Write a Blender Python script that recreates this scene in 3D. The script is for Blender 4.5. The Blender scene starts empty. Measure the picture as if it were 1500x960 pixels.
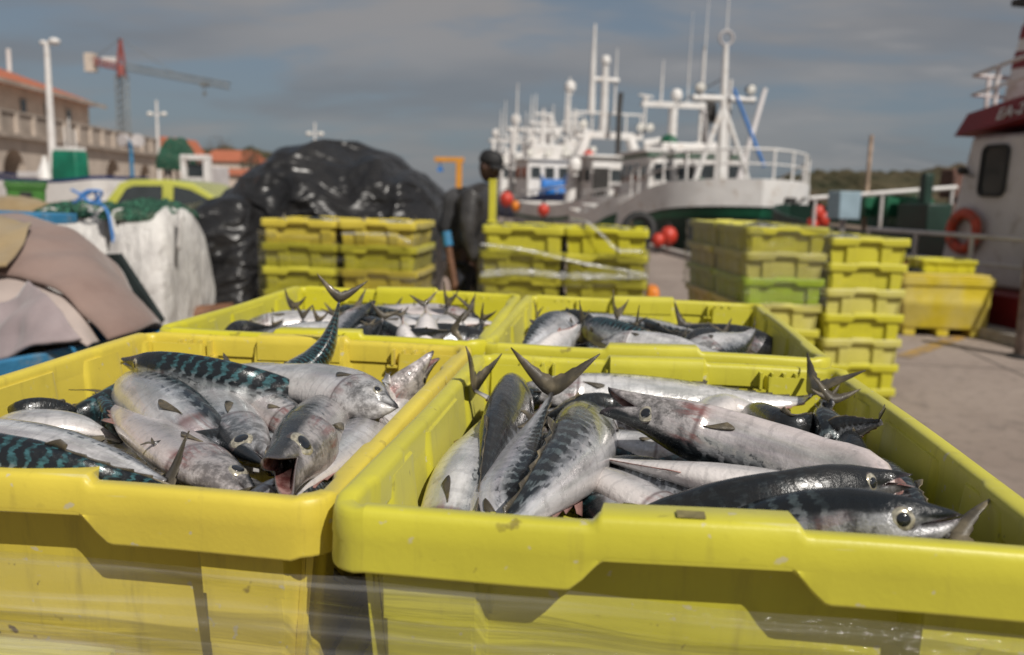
import bpy, math, random
from mathutils import Vector, Matrix, noise as mnoise
from math import sin, cos, pi, radians as rad, sqrt, atan2
random.seed(7)
S = bpy.context.scene
COL = S.collection
V3 = Vector

# ------------------------------------------------------------------ camera
Z0 = 1.274                      # height of the rims of the open crates
FPX = 1274.7
_p, _y, _r = 0.1521, -0.1160, 0.0256
CAM = V3((0.2281, -0.6788, Z0 + 0.2583))
_f = V3((sin(_y)*cos(_p), cos(_y)*cos(_p), -sin(_p)))
_rt = V3((cos(_y), -sin(_y), 0)); _up = _rt.cross(_f)
RT = cos(_r)*_rt + sin(_r)*_up; UP = -sin(_r)*_rt + cos(_r)*_up; FW = _f
cd = bpy.data.cameras.new('camera'); cam = bpy.data.objects.new('camera', cd); COL.objects.link(cam)
M = Matrix((RT, UP, -FW)).transposed().to_4x4(); M.translation = CAM
cam.matrix_world = M
cd.sensor_fit = 'HORIZONTAL'; cd.sensor_width = 36; cd.lens = 36*FPX/1500
cd.clip_start = 0.02; cd.clip_end = 6000
cd.dof.use_dof = True; cd.dof.focus_distance = 0.98; cd.dof.aperture_fstop = 4.6
S.camera = cam

def ray(px, py): return FW + RT*((px-750)/FPX) + UP*((480-py)/FPX)
def atz(px, py, z):
    d = ray(px, py); return CAM + d*((z-CAM.z)/d.z)
def aty(px, py, Y):
    d = ray(px, py); return CAM + d*((Y-CAM.y)/d.y)
def ppm(Y):                      # metres per photo pixel at world depth Y
    return (Y-CAM.y)/FPX

# ------------------------------------------------------------------ objects
def link(o):
    COL.objects.link(o); return o
def tag(o, label=None, cat=None, group=None, kind=None):
    if label: o['label'] = label
    if cat: o['category'] = cat
    if group: o['group'] = group
    if kind: o['kind'] = kind
    return o
def thing(name, label, cat, loc=(0,0,0), rz=0, group=None):
    o = bpy.data.objects.new(name, None); link(o)
    o.empty_display_size = .1
    o.location = loc; o.rotation_euler = (0,0,rz)
    return tag(o, label, cat, group)
def kids(o): return [c for c in bpy.data.objects if c.parent == o]
KID = {}
def dup(root, loc, rot=(0,0,0), label=None, group=None, matmap=None, scale=None):
    r = root.copy(); link(r); r.location = loc; r.rotation_euler = rot
    if scale: r.scale = scale
    if label: r['label'] = label
    if group: r['group'] = group
    for ch in KID.get(root.name, []):
        c = ch.copy(); link(c); c.parent = r
        if matmap:
            for sl in c.material_slots:
                nm = matmap.get('*') or (matmap.get(sl.material.name) if sl.material else None)
                if nm: sl.link = 'OBJECT'; sl.material = nm
        for g in KID.get(ch.name, []):
            d = g.copy(); link(d); d.parent = c
    return r

class MB:
    def __init__(s): s.v = []; s.f = []; s.m = []; s.uv = None; s.vuv = []
    def add(s, vs, fs, mat=0):
        o = len(s.v); s.v += [tuple(v) for v in vs]
        for i, f in enumerate(fs):
            s.f.append(tuple(o+k for k in f)); s.m.append(mat if isinstance(mat, int) else mat[i])
        return s
    def box(s, c, d, rot=None, mat=0, taper=1.0):
        x, y, z = d[0]/2, d[1]/2, d[2]/2
        vs = []
        for k in (-1, 1):
            t = taper if k > 0 else 1.0
            for a, b in ((-1,-1),(1,-1),(1,1),(-1,1)): vs.append(V3((a*x*t, b*y*t, k*z)))
        if rot is not None:
            if not isinstance(rot, Matrix): rot = Matrix.Rotation(rot, 3, 'Z')
            vs = [rot @ v for v in vs]
        c = V3(c)
        return s.add([v+c for v in vs], [(0,3,2,1),(4,5,6,7),(0,1,5,4),(1,2,6,5),(2,3,7,6),(3,0,4,7)], mat)
    def tube(s, pts, r, n=8, mat=0, cap=True, closed=False):
        pts = [V3(p) for p in pts]; N = len(pts)
        rr = r if isinstance(r, (list, tuple)) else [r]*N
        vs = []; prev = None
        for i, p in enumerate(pts):
            if closed: t = pts[(i+1) % N]-pts[i-1]
            else: t = pts[min(i+1, N-1)]-pts[max(i-1, 0)]
            t.normalize()
            if prev is None:
                a = V3((0,0,1)) if abs(t.z) < .9 else V3((1,0,0))
                u = (a - t*a.dot(t)).normalized()
            else: u = (prev - t*prev.dot(t)).normalized()
            prev = u; w = t.cross(u)
            for k in range(n):
                an = 2*pi*k/n; vs.append(p + (u*cos(an)+w*sin(an))*rr[i])
        fs = []
        for i in range(N if closed else N-1):
            j = (i+1) % N
            for k in range(n): fs.append((i*n+k, i*n+(k+1) % n, j*n+(k+1) % n, j*n+k))
        if cap and not closed: fs += [tuple(range(n))[::-1], tuple((N-1)*n+k for k in range(n))]
        return s.add(vs, fs, mat)
    def lathe(s, prof, c=(0,0,0), axis=V3((0,0,1)), n=16, mat=0):
        axis = V3(axis).normalized(); a = V3((1,0,0)) if abs(axis.x) < .9 else V3((0,1,0))
        u = (a-axis*a.dot(axis)).normalized(); w = axis.cross(u); c = V3(c)
        vs = []
        for r, h in prof:
            for k in range(n):
                an = 2*pi*k/n; vs.append(c+axis*h+(u*cos(an)+w*sin(an))*r)
        fs = []
        for i in range(len(prof)-1):
            for k in range(n): fs.append((i*n+k, i*n+(k+1) % n, (i+1)*n+(k+1) % n, (i+1)*n+k))
        fs += [tuple(range(n))[::-1], tuple((len(prof)-1)*n+k for k in range(n))]
        return s.add(vs, fs, mat)
    def ball(s, c, r, n=14, mat=0, sc=(1,1,1)):
        prof = []; m = max(5, n//2)
        vs = []; fs = []
        c = V3(c)
        for i in range(1, m):
            th = pi*i/m
            for k in range(n):
                ph = 2*pi*k/n
                vs.append(c+V3((sin(th)*cos(ph)*r*sc[0], sin(th)*sin(ph)*r*sc[1], cos(th)*r*sc[2])))
        top = len(vs); vs.append(c+V3((0,0,r*sc[2]))); bot = len(vs); vs.append(c-V3((0,0,r*sc[2])))
        for i in range(m-2):
            for k in range(n): fs.append((i*n+k, (i+1)*n+k, (i+1)*n+(k+1) % n, i*n+(k+1) % n))
        for k in range(n):
            fs.append((top, k, (k+1) % n)); fs.append((bot, (m-2)*n+(k+1) % n, (m-2)*n+k))
        return s.add(vs, fs, mat)
    def grid(s, rows, mat=0, closed=False):
        n = len(rows[0]); vs = [v for r in rows for v in r]; fs = []
        for i in range(len(rows)-1):
            for k in range(n if closed else n-1):
                fs.append((i*n+k, i*n+(k+1) % n, (i+1)*n+(k+1) % n, (i+1)*n+k))
        return s.add(vs, fs, mat)
    def prism(s, poly, y0, y1, fn, mat=0):     # poly of (a,b); fn(a,b,h) -> point
        n = len(poly)
        vs = [fn(a, b, y0) for a, b in poly]+[fn(a, b, y1) for a, b in poly]
        fs = [tuple(range(n)), tuple(range(2*n-1, n-1, -1))]
        for k in range(n): fs.append((k, n+k, n+(k+1) % n, (k+1) % n))
        return s.add(vs, fs, mat)
    def build(s, name, mats, parent=None, angle=38, bevel=0, solid=0, sub=0, fix=True, loc=None):
        me = bpy.data.meshes.new(name); me.from_pydata(s.v, [], s.f)
        if not isinstance(mats, (list, tuple)): mats = [mats]
        for m in mats: me.materials.append(m)
        me.polygons.foreach_set('material_index', s.m)
        me.polygons.foreach_set('use_smooth', [True]*len(s.f))
        if s.uv:
            ul = me.uv_layers.new(name='UVMap')
            for lp in me.loops: ul.data[lp.index].uv = s.uv[lp.vertex_index]
        me.update()
        if fix:
            import bmesh
            b = bmesh.new(); b.from_mesh(me); bmesh.ops.recalc_face_normals(b, faces=b.faces); b.to_mesh(me); b.free()
        if angle < 180: me.set_sharp_from_angle(angle=rad(angle))
        o = bpy.data.objects.new(name, me); link(o)
        if loc is not None: o.location = loc
        if parent is not None:
            o.parent = parent; KID.setdefault(parent.name, []).append(o)
        if solid:
            m = o.modifiers.new('solid', 'SOLIDIFY'); m.thickness = solid; m.offset = 0
        if bevel:
            m = o.modifiers.new('bevel', 'BEVEL'); m.width = bevel; m.segments = 2; m.limit_method = 'ANGLE'; m.angle_limit = rad(40)
        if sub:
            m = o.modifiers.new('sub', 'SUBSURF'); m.levels = sub; m.render_levels = sub
        return o

def smooth(a, b, x):
    if a == b: return 1.0 if x >= a else 0.0
    t = max(0, min(1, (x-a)/(b-a))); return t*t*(3-2*t)
def lerp(a, b, t): return a+(b-a)*t
def interp(xs, ys, x):
    if x <= xs[0]: return ys[0]
    for i in range(len(xs)-1):
        if x <= xs[i+1]: return lerp(ys[i], ys[i+1], (x-xs[i])/(xs[i+1]-xs[i]))
    return ys[-1]
def catmull(pts, n):
    P = [pts[0]*2-pts[1]]+pts+[pts[-1]*2-pts[-2]]
    out = []
    m = len(pts)-1
    fine = []
    for i in range(m):
        p0, p1, p2, p3 = P[i], P[i+1], P[i+2], P[i+3]
        for k in range(20):
            t = k/20
            fine.append(0.5*((2*p1)+(p2-p0)*t+(2*p0-5*p1+4*p2-p3)*t*t+(3*p1-p0-3*p2+p3)*t*t*t))
    fine.append(pts[-1].copy())
    d = [0.0]
    for i in range(1, len(fine)): d.append(d[-1]+(fine[i]-fine[i-1]).length)
    L = d[-1]
    def at(u):
        s = u*L; 
        if s <= 0: return fine[0]+(fine[0]-fine[1]).normalized()*(-s)
        if s >= L: return fine[-1]+(fine[-1]-fine[-2]).normalized()*(s-L)
        lo, hi = 0, len(d)-1
        while hi-lo > 1:
            mid = (lo+hi)//2
            if d[mid] <= s: lo = mid
            else: hi = mid
        return fine[lo].lerp(fine[hi], (s-d[lo])/max(1e-9, d[hi]-d[lo]))
    return at, L

# ------------------------------------------------------------------ materials
class NT:
    def __init__(s, name):
        s.m = bpy.data.materials.new(name); s.m.use_nodes = True
        s.t = s.m.node_tree; s.n = s.t.nodes; s.n.clear()
        s.out = s.n.new('ShaderNodeOutputMaterial')
        s.b = s.n.new('ShaderNodeBsdfPrincipled'); s.L(s.b.outputs[0], s.out.inputs['Surface'])
    def L(s, a, b): s.t.links.new(a, b)
    def N(s, typ, **kw):
        n = s.n.new(typ)
        for k, v in kw.items(): setattr(n, k, v)
        return n
    def val(s, sock, v):
        if hasattr(v, 'is_linked') or isinstance(v, bpy.types.NodeSocket): s.L(v, sock)
        else: sock.default_value = v
    def math(s, op, a, b=None, c=None, clamp=False):
        n = s.N('ShaderNodeMath', operation=op, use_clamp=clamp); s.val(n.inputs[0], a)
        if b is not None: s.val(n.inputs[1], b)
        if c is not None: s.val(n.inputs[2], c)
        return n.outputs[0]
    def mix(s, fac, a, b, mode='MIX'):
        n = s.N('ShaderNodeMix', data_type='RGBA', blend_type=mode); s.val(n.inputs[0], fac)
        s.val(n.inputs[6], a if not isinstance(a, tuple) else (*a, 1)[:4]); s.val(n.inputs[7], b if not isinstance(b, tuple) else (*b, 1)[:4])
        return n.outputs[2]
    def noise(s, vec=None, scale=5, detail=3, rough=.5, dist=0, out='Fac'):
        n = s.N('ShaderNodeTexNoise'); n.inputs['Scale'].default_value = scale; n.inputs['Detail'].default_value = detail
        n.inputs['Roughness'].default_value = rough; n.inputs['Distortion'].default_value = dist
        if vec is not None: s.L(vec, n.inputs['Vector'])
        return n.outputs[out]
    def sstep(s, x, a, b):
        n = s.N('ShaderNodeMapRange', interpolation_type='SMOOTHSTEP'); s.val(n.inputs[0], x)
        s.val(n.inputs[1], a); s.val(n.inputs[2], b); return n.outputs[0]
    def obj(s): return s.N('ShaderNodeTexCoord').outputs['Object']
    def mapping(s, vec, scale=(1,1,1), rot=(0,0,0), loc=(0,0,0)):
        n = s.N('ShaderNodeMapping'); n.inputs['Scale'].default_value = scale; n.inputs['Rotation'].default_value = rot
        n.inputs['Location'].default_value = loc
        s.L(vec, n.inputs['Vector']); return n.outputs[0]
    def bump(s, h, strength=.3, dist=.01, normal=None):
        n = s.N('ShaderNodeBump'); n.inputs['Strength'].default_value = strength; n.inputs['Distance'].default_value = dist
        s.L(h, n.inputs['Height'])
        if normal is not None: s.L(normal, n.inputs['Normal'])
        return n.outputs[0]
    def rnd(s): return s.N('ShaderNodeObjectInfo').outputs['Random']
    def set(s, **kw):
        names = dict(col='Base Color', rough='Roughness', metal='Metallic', spec='Specular IOR Level', coat='Coat Weight',
                     coatr='Coat Roughness', normal='Normal', alpha='Alpha', trans='Transmission Weight', sheen='Sheen Weight', sss='Subsurface Weight', ior='IOR')
        for k, v in kw.items():
            if isinstance(v, tuple) and len(v) == 3: v = (*v, 1)
            s.val(s.b.inputs[names[k]], v)
        return s.m

MATS = {}
def basic(name, col, rough=.55, metal=0, var=.18, scale=6, bump=0, bscale=40, coat=0, dirt=None, spec=.5):
    if name in MATS: return MATS[name]
    t = NT(name); o = t.obj()
    n = t.noise(o, scale, 5, .6)
    dark = tuple(c*(1-var) for c in col); light = tuple(min(1, c*(1+var)) for c in col)
    c = t.mix(t.sstep(n, .3, .7), dark, light)
    if dirt:
        n2 = t.noise(o, scale*2.3, 6, .7)
        c = t.mix(t.math('MULTIPLY', t.sstep(n2, .52, .7), .7), c, dirt)
    t.set(col=c, rough=rough, metal=metal, coat=coat, spec=spec)
    t.L(t.math('ADD', t.math('MULTIPLY', n, .2), rough-.1), t.b.inputs['Roughness'])
    if bump: t.set(normal=t.bump(t.noise(o, bscale, 4, .6), bump, .01))
    MATS[name] = t.m
    return t.m

def plastic(name, col, dirt=.5, fade=None):
    t = NT(name); o = t.obj()
    big = t.noise(o, 5, 4, .6)
    c = t.mix(t.sstep(big, .3, .75), tuple(x*.9 for x in col), tuple(min(1, x*1.06) for x in col))
    if fade: c = t.mix(t.math('MULTIPLY', t.sstep(t.noise(o, 3.1, 3), .4, .65), .6), c, fade)
    # grime: thin vertical smears and small brown scuffs
    sm = t.noise(t.mapping(o, (34, 34, 4)), 1, 5, .65)
    c = t.mix(t.math('MULTIPLY', t.sstep(sm, .55, .78), .35*dirt), c, (.20, .15, .04))
    sp = t.noise(o, 38, 3, .55)
    zone = t.sstep(t.noise(o, 8, 2), .45, .62)
    c = t.mix(t.math('MULTIPLY', t.math('MULTIPLY', t.sstep(sp, .66, .72), zone), .8*dirt), c, (.10, .06, .025))
    sp2 = t.noise(o, 70, 2, .5)
    c = t.mix(t.math('MULTIPLY', t.sstep(sp2, .69, .74), .6*dirt), c, (.50, .46, .35))
    scr = t.noise(t.mapping(o, (7, 120, 60), rot=(.2, .3, .5)), 1, 4, .7)
    c = t.mix(t.math('MULTIPLY', t.math('MULTIPLY', t.sstep(scr, .62, .72), t.sstep(t.noise(o, 6, 3), .45, .6)), .45*dirt), c, (.66, .62, .36))
    bl = t.noise(o, 3.3, 5, .7)
    c = t.mix(t.math('MULTIPLY', t.sstep(bl, .56, .74), .38*dirt), c, tuple(x*.62 for x in col))
    t.set(col=c, spec=.5, sheen=.12)
    t.L(t.math('ADD', t.math('MULTIPLY', big, .22), .33), t.b.inputs['Roughness'])
    nb = t.bump(t.math('ADD', t.noise(o, 14, 3), t.math('MULTIPLY', t.noise(o, 220, 2), .12)), .12, .012)
    t.set(normal=nb)
    MATS[name] = t.m
    return t.m

def fish_skin(name, dorsal=(.010, .013, .016), teal=(.05, .12, .13), flank=(.66, .66, .68), belly=(.74, .69, .67), bars=1.0, edge=.33, blood=.35, metal=.42):
    t = NT(name)
    uvn = t.N('ShaderNodeUVMap'); uvn.uv_map = 'UVMap'
    sep = t.N('ShaderNodeSeparateXYZ'); t.L(uvn.outputs[0], sep.inputs[0])
    u, a = sep.outputs[0], sep.outputs[1]
    o = t.obj(); rn = t.rnd()
    off = t.N('ShaderNodeCombineXYZ'); t.L(t.math('MULTIPLY', rn, 37.0), off.inputs[0]); t.L(t.math('MULTIPLY', rn, 11.0), off.inputs[1])
    uv2 = t.N('ShaderNodeVectorMath', operation='ADD'); t.L(uvn.outputs[0], uv2.inputs[0]); t.L(off.outputs[0], uv2.inputs[1])
    uvv = uv2.outputs[0]
    wob = t.noise(t.mapping(uvv, (13, 8, 1)), 1, 4, .6)
    wob2 = t.noise(t.mapping(uvv, (34, 9, 1)), 1, 3, .6)
    fine = t.noise(o, 210, 4, .65)
    # wavy broken bars
    ph = t.math('ADD', t.math('MULTIPLY', u, 165.0), t.math('ADD', t.math('ADD', t.math('MULTIPLY', wob, 11.0), t.math('MULTIPLY', a, 9.0)), t.math('MULTIPLY', wob2, 5.0)))
    bar = t.sstep(t.math('SINE', ph), .0, .75)
    notails = t.math('MULTIPLY', t.sstep(u, .17, .25), t.sstep(u, 1.0, .9))
    bar = t.math('MULTIPLY', t.math('MULTIPLY', bar, notails), bars)
    bar = t.math('MULTIPLY', bar, t.sstep(t.math('ADD', wob2, t.math('MULTIPLY', a, .35)), .36, .56))
    tealv = t.mix(t.sstep(t.noise(uvv, 16, 3, .6), .35, .65), teal, tuple(x*.35 for x in teal))
    tealv = t.mix(t.math('MULTIPLY', t.sstep(fine, .5, .7), .6), tealv, tuple(x*.25 for x in teal))
    back = t.mix(bar, dorsal, tealv)
    e = t.math('ADD', edge, t.math('ADD', t.math('MULTIPLY', t.math('SUBTRACT', wob, .5), .20), t.math('MULTIPLY', bar, -.06)))
    toflank = t.sstep(t.math('SUBTRACT', a, e), -.04, .075)
    mott = t.noise(o, 60, 5, .7)
    big = t.noise(t.mapping(uvv, (5, 4, 1)), 1, 4, .6)
    fl = t.mix(t.sstep(big, .35, .68), tuple(x*.62 for x in flank), tuple(min(1, x*1.18) for x in flank))
    irid = t.noise(t.mapping(uvv, (3, 9, 1)), 1, 4, .6, out='Color')
    fl = t.mix(.10, fl, irid, 'OVERLAY')
    fl = t.mix(t.math('MULTIPLY', t.sstep(t.math('SUBTRACT', a, e), .20, .02), .55), fl, (.13, .16, .19))
    fl = t.mix(t.sstep(a, .55, .88), fl, belly)
    # dusky broken line under the back
    ln = t.math('MULTIPLY', t.sstep(t.math('ABSOLUTE', t.math('SUBTRACT', a, t.math('ADD', e, .095))), .035, .008), t.sstep(wob2, .48, .6))
    fl = t.mix(t.math('MULTIPLY', ln, .8), fl, tuple(x*2.2 for x in dorsal))
    fl = t.mix(t.math('MULTIPLY', t.math('MULTIPLY', t.sstep(mott, .48, .76), t.sstep(big, .62, .42)), .55), fl, (.12, .125, .135))
    fl = t.mix(t.math('MULTIPLY', t.sstep(fine, .58, .74), .18), fl, (.12, .12, .125))
    # muscle segments, barely there
    seg = t.math('SINE', t.math('ADD', t.math('MULTIPLY', u, 115.0), t.math('MULTIPLY', wob, 3.0)))
    fl = t.mix(t.math('MULTIPLY', t.math('MULTIPLY', t.sstep(seg, .72, 1.0), t.sstep(big, .4, .6)), .22), fl, (.16, .155, .16))
    # head : duller, streaked, with reddish cheek and gill
    hd = t.sstep(u, .235, .19)
    hn = t.noise(o, 38, 6, .75)
    hcol = t.mix(t.sstep(hn, .40, .60), tuple(x*.10 for x in flank), tuple(x*.80 for x in flank))
    fl = t.mix(t.math('MULTIPLY', hd, .8), fl, hcol)
    gl = t.sstep(t.math('ABSOLUTE', t.math('SUBTRACT', u, .222)), .010, .0)
    fl = t.mix(t.math('MULTIPLY', gl, .6), fl, (.10, .05, .05))
    bl = t.math('MULTIPLY', t.sstep(t.math('ABSOLUTE', t.math('SUBTRACT', u, .205)), .06, .0), t.sstep(t.noise(uvv, 9, 4, .7), .44, .62))
    bl2 = t.math('MULTIPLY', t.sstep(t.noise(t.mapping(uvv, (4, 3, 1)), 1.6, 6, .75), .60, .74), t.sstep(a, .4, .7))
    fl = t.mix(t.math('MULTIPLY', t.math('MAXIMUM', bl, t.math('MULTIPLY', bl2, .8)), blood), fl, (.30, .09, .08))
    c = t.mix(toflank, back, fl)
    c = t.mix(t.sstep(u, .022, .0), c, (.05, .04, .045))
    c = t.mix(t.math('MULTIPLY', t.sstep(u, .93, 1.0), .7), c, (.06, .055, .055))
    t.set(col=c, coat=.5, coatr=.10, spec=.5)
    t.L(t.math('MULTIPLY', t.math('MULTIPLY', t.math('ADD', .25, t.math('MULTIPLY', toflank, .75)), metal), t.sstep(a, 1.05, .62)), t.b.inputs['Metallic'])
    t.L(t.math('ADD', t.math('ADD', t.math('MULTIPLY', mott, .30), .12), t.math('MULTIPLY', a, .06)), t.b.inputs['Roughness'])
    h = t.math('ADD', t.math('MULTIPLY', fine, .42), t.math('ADD', t.math('MULTIPLY', t.math('MULTIPLY', hn, hd), 2.2), t.math('MULTIPLY', t.noise(o, 26, 4, .6), 1.1)))
    h = t.math('ADD', h, t.math('MULTIPLY', t.sstep(seg, .75, 1.0), -.10))
    t.set(normal=t.bump(h, .33, .004))
    MATS[name] = t.m
    return t.m
# ------------------------------------------------------------------ light, sky
S.view_settings.view_transform = 'Standard'; S.view_settings.look = 'None'; S.view_settings.gamma = 1
S.view_settings.exposure = 0.16
S.cycles.use_denoising = True
S.cycles.max_bounces = 8; S.cycles.transparent_max_bounces = 24
S.cycles.caustics_reflective = False; S.cycles.caustics_refractive = False
S.cycles.sample_clamp_indirect = 6
SUN = V3((.024, -.030, .038)).normalized()
sl = bpy.data.lights.new('sun', 'SUN'); sl.energy = 3.6; sl.angle = rad(.5); sl.color = (1, .945, .87)
so = bpy.data.objects.new('sun', sl); link(so); so.rotation_euler = (-SUN).to_track_quat('-Z', 'Y').to_euler(); so.location = (4, -6, 9)
w = bpy.data.worlds.new('World'); S.world = w; w.use_nodes = True
nt = w.node_tree; nt.nodes.clear()
class WT(NT):
    def __init__(s): s.t = nt; s.n = nt.nodes
t = WT()
out = t.N('ShaderNodeOutputWorld'); bg = t.N('ShaderNodeBackground'); t.L(bg.outputs[0], out.inputs[0])
sky = t.N('ShaderNodeTexSky', sky_type='NISHITA'); sky.sun_disc = False
sky.sun_elevation = math.asin(SUN.z); sky.sun_rotation = atan2(SUN.x, SUN.y)
sky.dust_density = 2.0; sky.ozone_density = 1.5
bg.inputs['Strength'].default_value = .094
tc = t.N('ShaderNodeTexCoord').outputs['Generated']
sp = t.N('ShaderNodeSeparateXYZ'); t.L(tc, sp.inputs[0])
zz = t.math('ADD', t.math('MAXIMUM', sp.outputs[2], 0.0), .20)
cb = t.N('ShaderNodeCombineXYZ'); t.L(t.math('DIVIDE', sp.outputs[0], zz), cb.inputs[0]); t.L(t.math('DIVIDE', sp.outputs[1], zz), cb.inputs[1])
cv = cb.outputs[0]
n1 = t.noise(t.mapping(cv, (.95, 1.5, 1), loc=(3.1, 1.7, 0)), 1.0, 6, .5, .45)
n2 = t.noise(t.mapping(cv, (1.7, 3.2, 1), loc=(7.3, 4.4, 0)), 1.0, 6, .55, .3)
n3 = t.noise(t.mapping(cv, (.6, .9, 1), loc=(1.3, 9.4, 0)), 1.0, 4, .5)
# thin blue of the sky, seen through a deck of grey cloud (values are before the .10 strength)
up_ = t.sstep(sp.outputs[2], .0, .36)
side = t.sstep(sp.outputs[0], -.2, .55)
base = t.mix(.80, sky.outputs[0], (1.42, 1.76, 2.14))
cov = t.sstep(t.math('ADD', t.math('MULTIPLY', n1, .75), t.math('MULTIPLY', n2, .35)), .44, .60)
cov = t.math('MULTIPLY', cov, t.math('ADD', .45, t.math('MULTIPLY', up_, .55)))
cloud = t.mix(t.sstep(n3, .36, .62), (1.72, 1.74, 1.84), (2.95, 2.75, 2.64))
cloud = t.mix(t.math('MULTIPLY', t.math('MULTIPLY', t.sstep(n2, .45, .68), t.sstep(n1, .46, .62)), side), cloud, (4.5, 4.1, 3.85))
c = t.mix(cov, base, cloud)
t.L(c, bg.inputs['Color'])

# ------------------------------------------------------------------ ground, water, hills
def quay_x(Y):                    # edge of the quay
    return 4.75 + (Y-10.3)*-0.207
t = NT('quay_concrete'); o = t.obj()
n = t.noise(o, .35, 6, .6); nf = t.noise(o, 9, 6, .65); nn = t.noise(o, 120, 3, .6)
c = t.mix(t.sstep(n, .35, .65), (.235, .185, .158), (.325, .265, .228))
c = t.mix(t.math('MULTIPLY', t.sstep(nf, .48, .68), .55), c, (.135, .108, .092))
c = t.mix(t.math('MULTIPLY', t.sstep(t.noise(o, 2.2, 5, .7), .58, .68), .6), c, (.09, .075, .068))
c = t.mix(t.math('MULTIPLY', nn, .3), c, (.36, .31, .27))
bk = t.N('ShaderNodeTexBrick'); bk.offset = 0; bk.inputs['Scale'].default_value = .25; bk.inputs['Mortar Size'].default_value = .006; bk.inputs['Brick Width'].default_value = 1.0; bk.inputs['Row Height'].default_value = 1.0; t.L(o, bk.inputs[0])
c = t.mix(t.math('MULTIPLY', bk.outputs[1], .7), c, (.06, .05, .045))
wet = t.sstep(t.noise(t.mapping(o, (1, 1.7, 1)), .55, 5, .65), .60, .68)
c = t.mix(t.math('MULTIPLY', wet, .55), c, (.075, .062, .055))
c = t.mix(t.math('MULTIPLY', t.sstep(t.noise(o, 26, 2, .5), .70, .74), .5), c, (.05, .04, .035))
t.set(col=c, rough=.82, spec=.3); t.set(normal=t.bump(t.math('ADD', nf, nn), .4, .01)); QUAY = t.m
g = MB()
A = quay_x(-60); B = quay_x(140)
g.prism([(-400, -60), (A, -60), (B, 140), (B, 400), (-400, 400)], -2.2, 0, lambda a, b, h: V3((a, b, h)))
tag(g.build('quay_ground', QUAY, angle=20), kind='structure')
g = MB()
def ex(Y, off): return quay_x(Y)+off
g.prism([(ex(-60, -.32), -60), (ex(-60, .02), -60), (ex(140, .02), 140), (ex(140, -.32), 140)], .004, .13, lambda a, b, h: V3((a, b, h)))
tag(g.build('quay_kerb', basic('kerb_stone', (.33, .30, .27), .8, 0, .2, 3, .3, 30), angle=20), kind='structure')
t = NT('harbour_water'); o = t.obj()
t.set(col=(.02, .04, .05), rough=.12); t.set(normal=t.bump(t.noise(o, .8, 5, .6), .5, .3)); WATER = t.m
g = MB(); g.add([(-900, -300, -1.6), (2500, -300, -1.6), (2500, 2500, -1.6), (-900, 2500, -1.6)], [(0, 1, 2, 3)])
tag(g.build('water', WATER), kind='structure')
# yellow paint worn on the quay
g = MB()
def mark(x0, y0, x1, y1, wd):
    a = V3((x0, y0, .005)); b = V3((x1, y1, .005)); d = (b-a).normalized(); s = V3((-d.y, d.x, 0))*wd/2
    g.add([a-s, b-s, b+s, a+s], [(0, 1, 2, 3)])
p1 = atz(1322, 524, 0); p2 = atz(1450, 478, 0)
mark(p1.x, p1.y, p2.x, p2.y, .16)
t = NT('worn_yellow_paint'); o = t.obj()
c = t.mix(t.sstep(t.noise(o, 6, 5, .7), .42, .6), (.44, .26, .05), (.24, .18, .13)); t.set(col=c, rough=.7)
tag(g.build('painted_line', t.m), kind='structure')
# hills
def hill(name, pts, Y, depth, mat, seed):
    g = MB(); rows = []
    tops = [aty(px, py, Y) for px, py in pts]
    n = 120; row0 = []; row1 = []; row2 = []; row3 = []
    for i in range(n+1):
        f = i/n*(len(tops)-1); k = min(int(f), len(tops)-2); p = tops[k].lerp(tops[k+1], f-k)
        j = mnoise.noise(V3((i*.23, seed, 0)))*.9+mnoise.noise(V3((i*.71, seed, 3)))*.5
        h = p.z+j*Y/220
        row0.append(V3((p.x, Y-depth, -2))); row1.append(V3((p.x, Y-depth*.4, h*.55+mnoise.noise(V3((i*.4, 5, seed)))*Y/200)))
        row2.append(V3((p.x, Y, h))); row3.append(V3((p.x, Y+depth, -2)))
    g.grid([row0, row1, row2, row3])
    return tag(g.build(name, mat, angle=180), kind='structure')
t = NT('scrub_hill'); o = t.obj()
c = t.mix(t.sstep(t.noise(o, .05, 6, .7), .38, .62), (.045, .048, .026), (.125, .105, .062))
c = t.mix(t.math('MULTIPLY', t.sstep(t.noise(o, .016, 4, .6), .5, .65), .7), c, (.17, .125, .085))
t.set(col=c, rough=.95, spec=.1); t.set(normal=t.bump(t.noise(o, .2, 5, .7), 1.0, 4)); HILL = t.m
hill('hills', [(1130, 262), (1190, 252), (1245, 249), (1300, 253), (1350, 248), (1405, 241), (1460, 246), (1560, 250)], 420, 130, HILL, 2.2)
hill('hills', [(150, 236), (240, 226), (290, 219), (330, 216), (380, 220), (440, 236), (520, 262), (600, 276)], 330, 110, HILL, 7.7)
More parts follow.
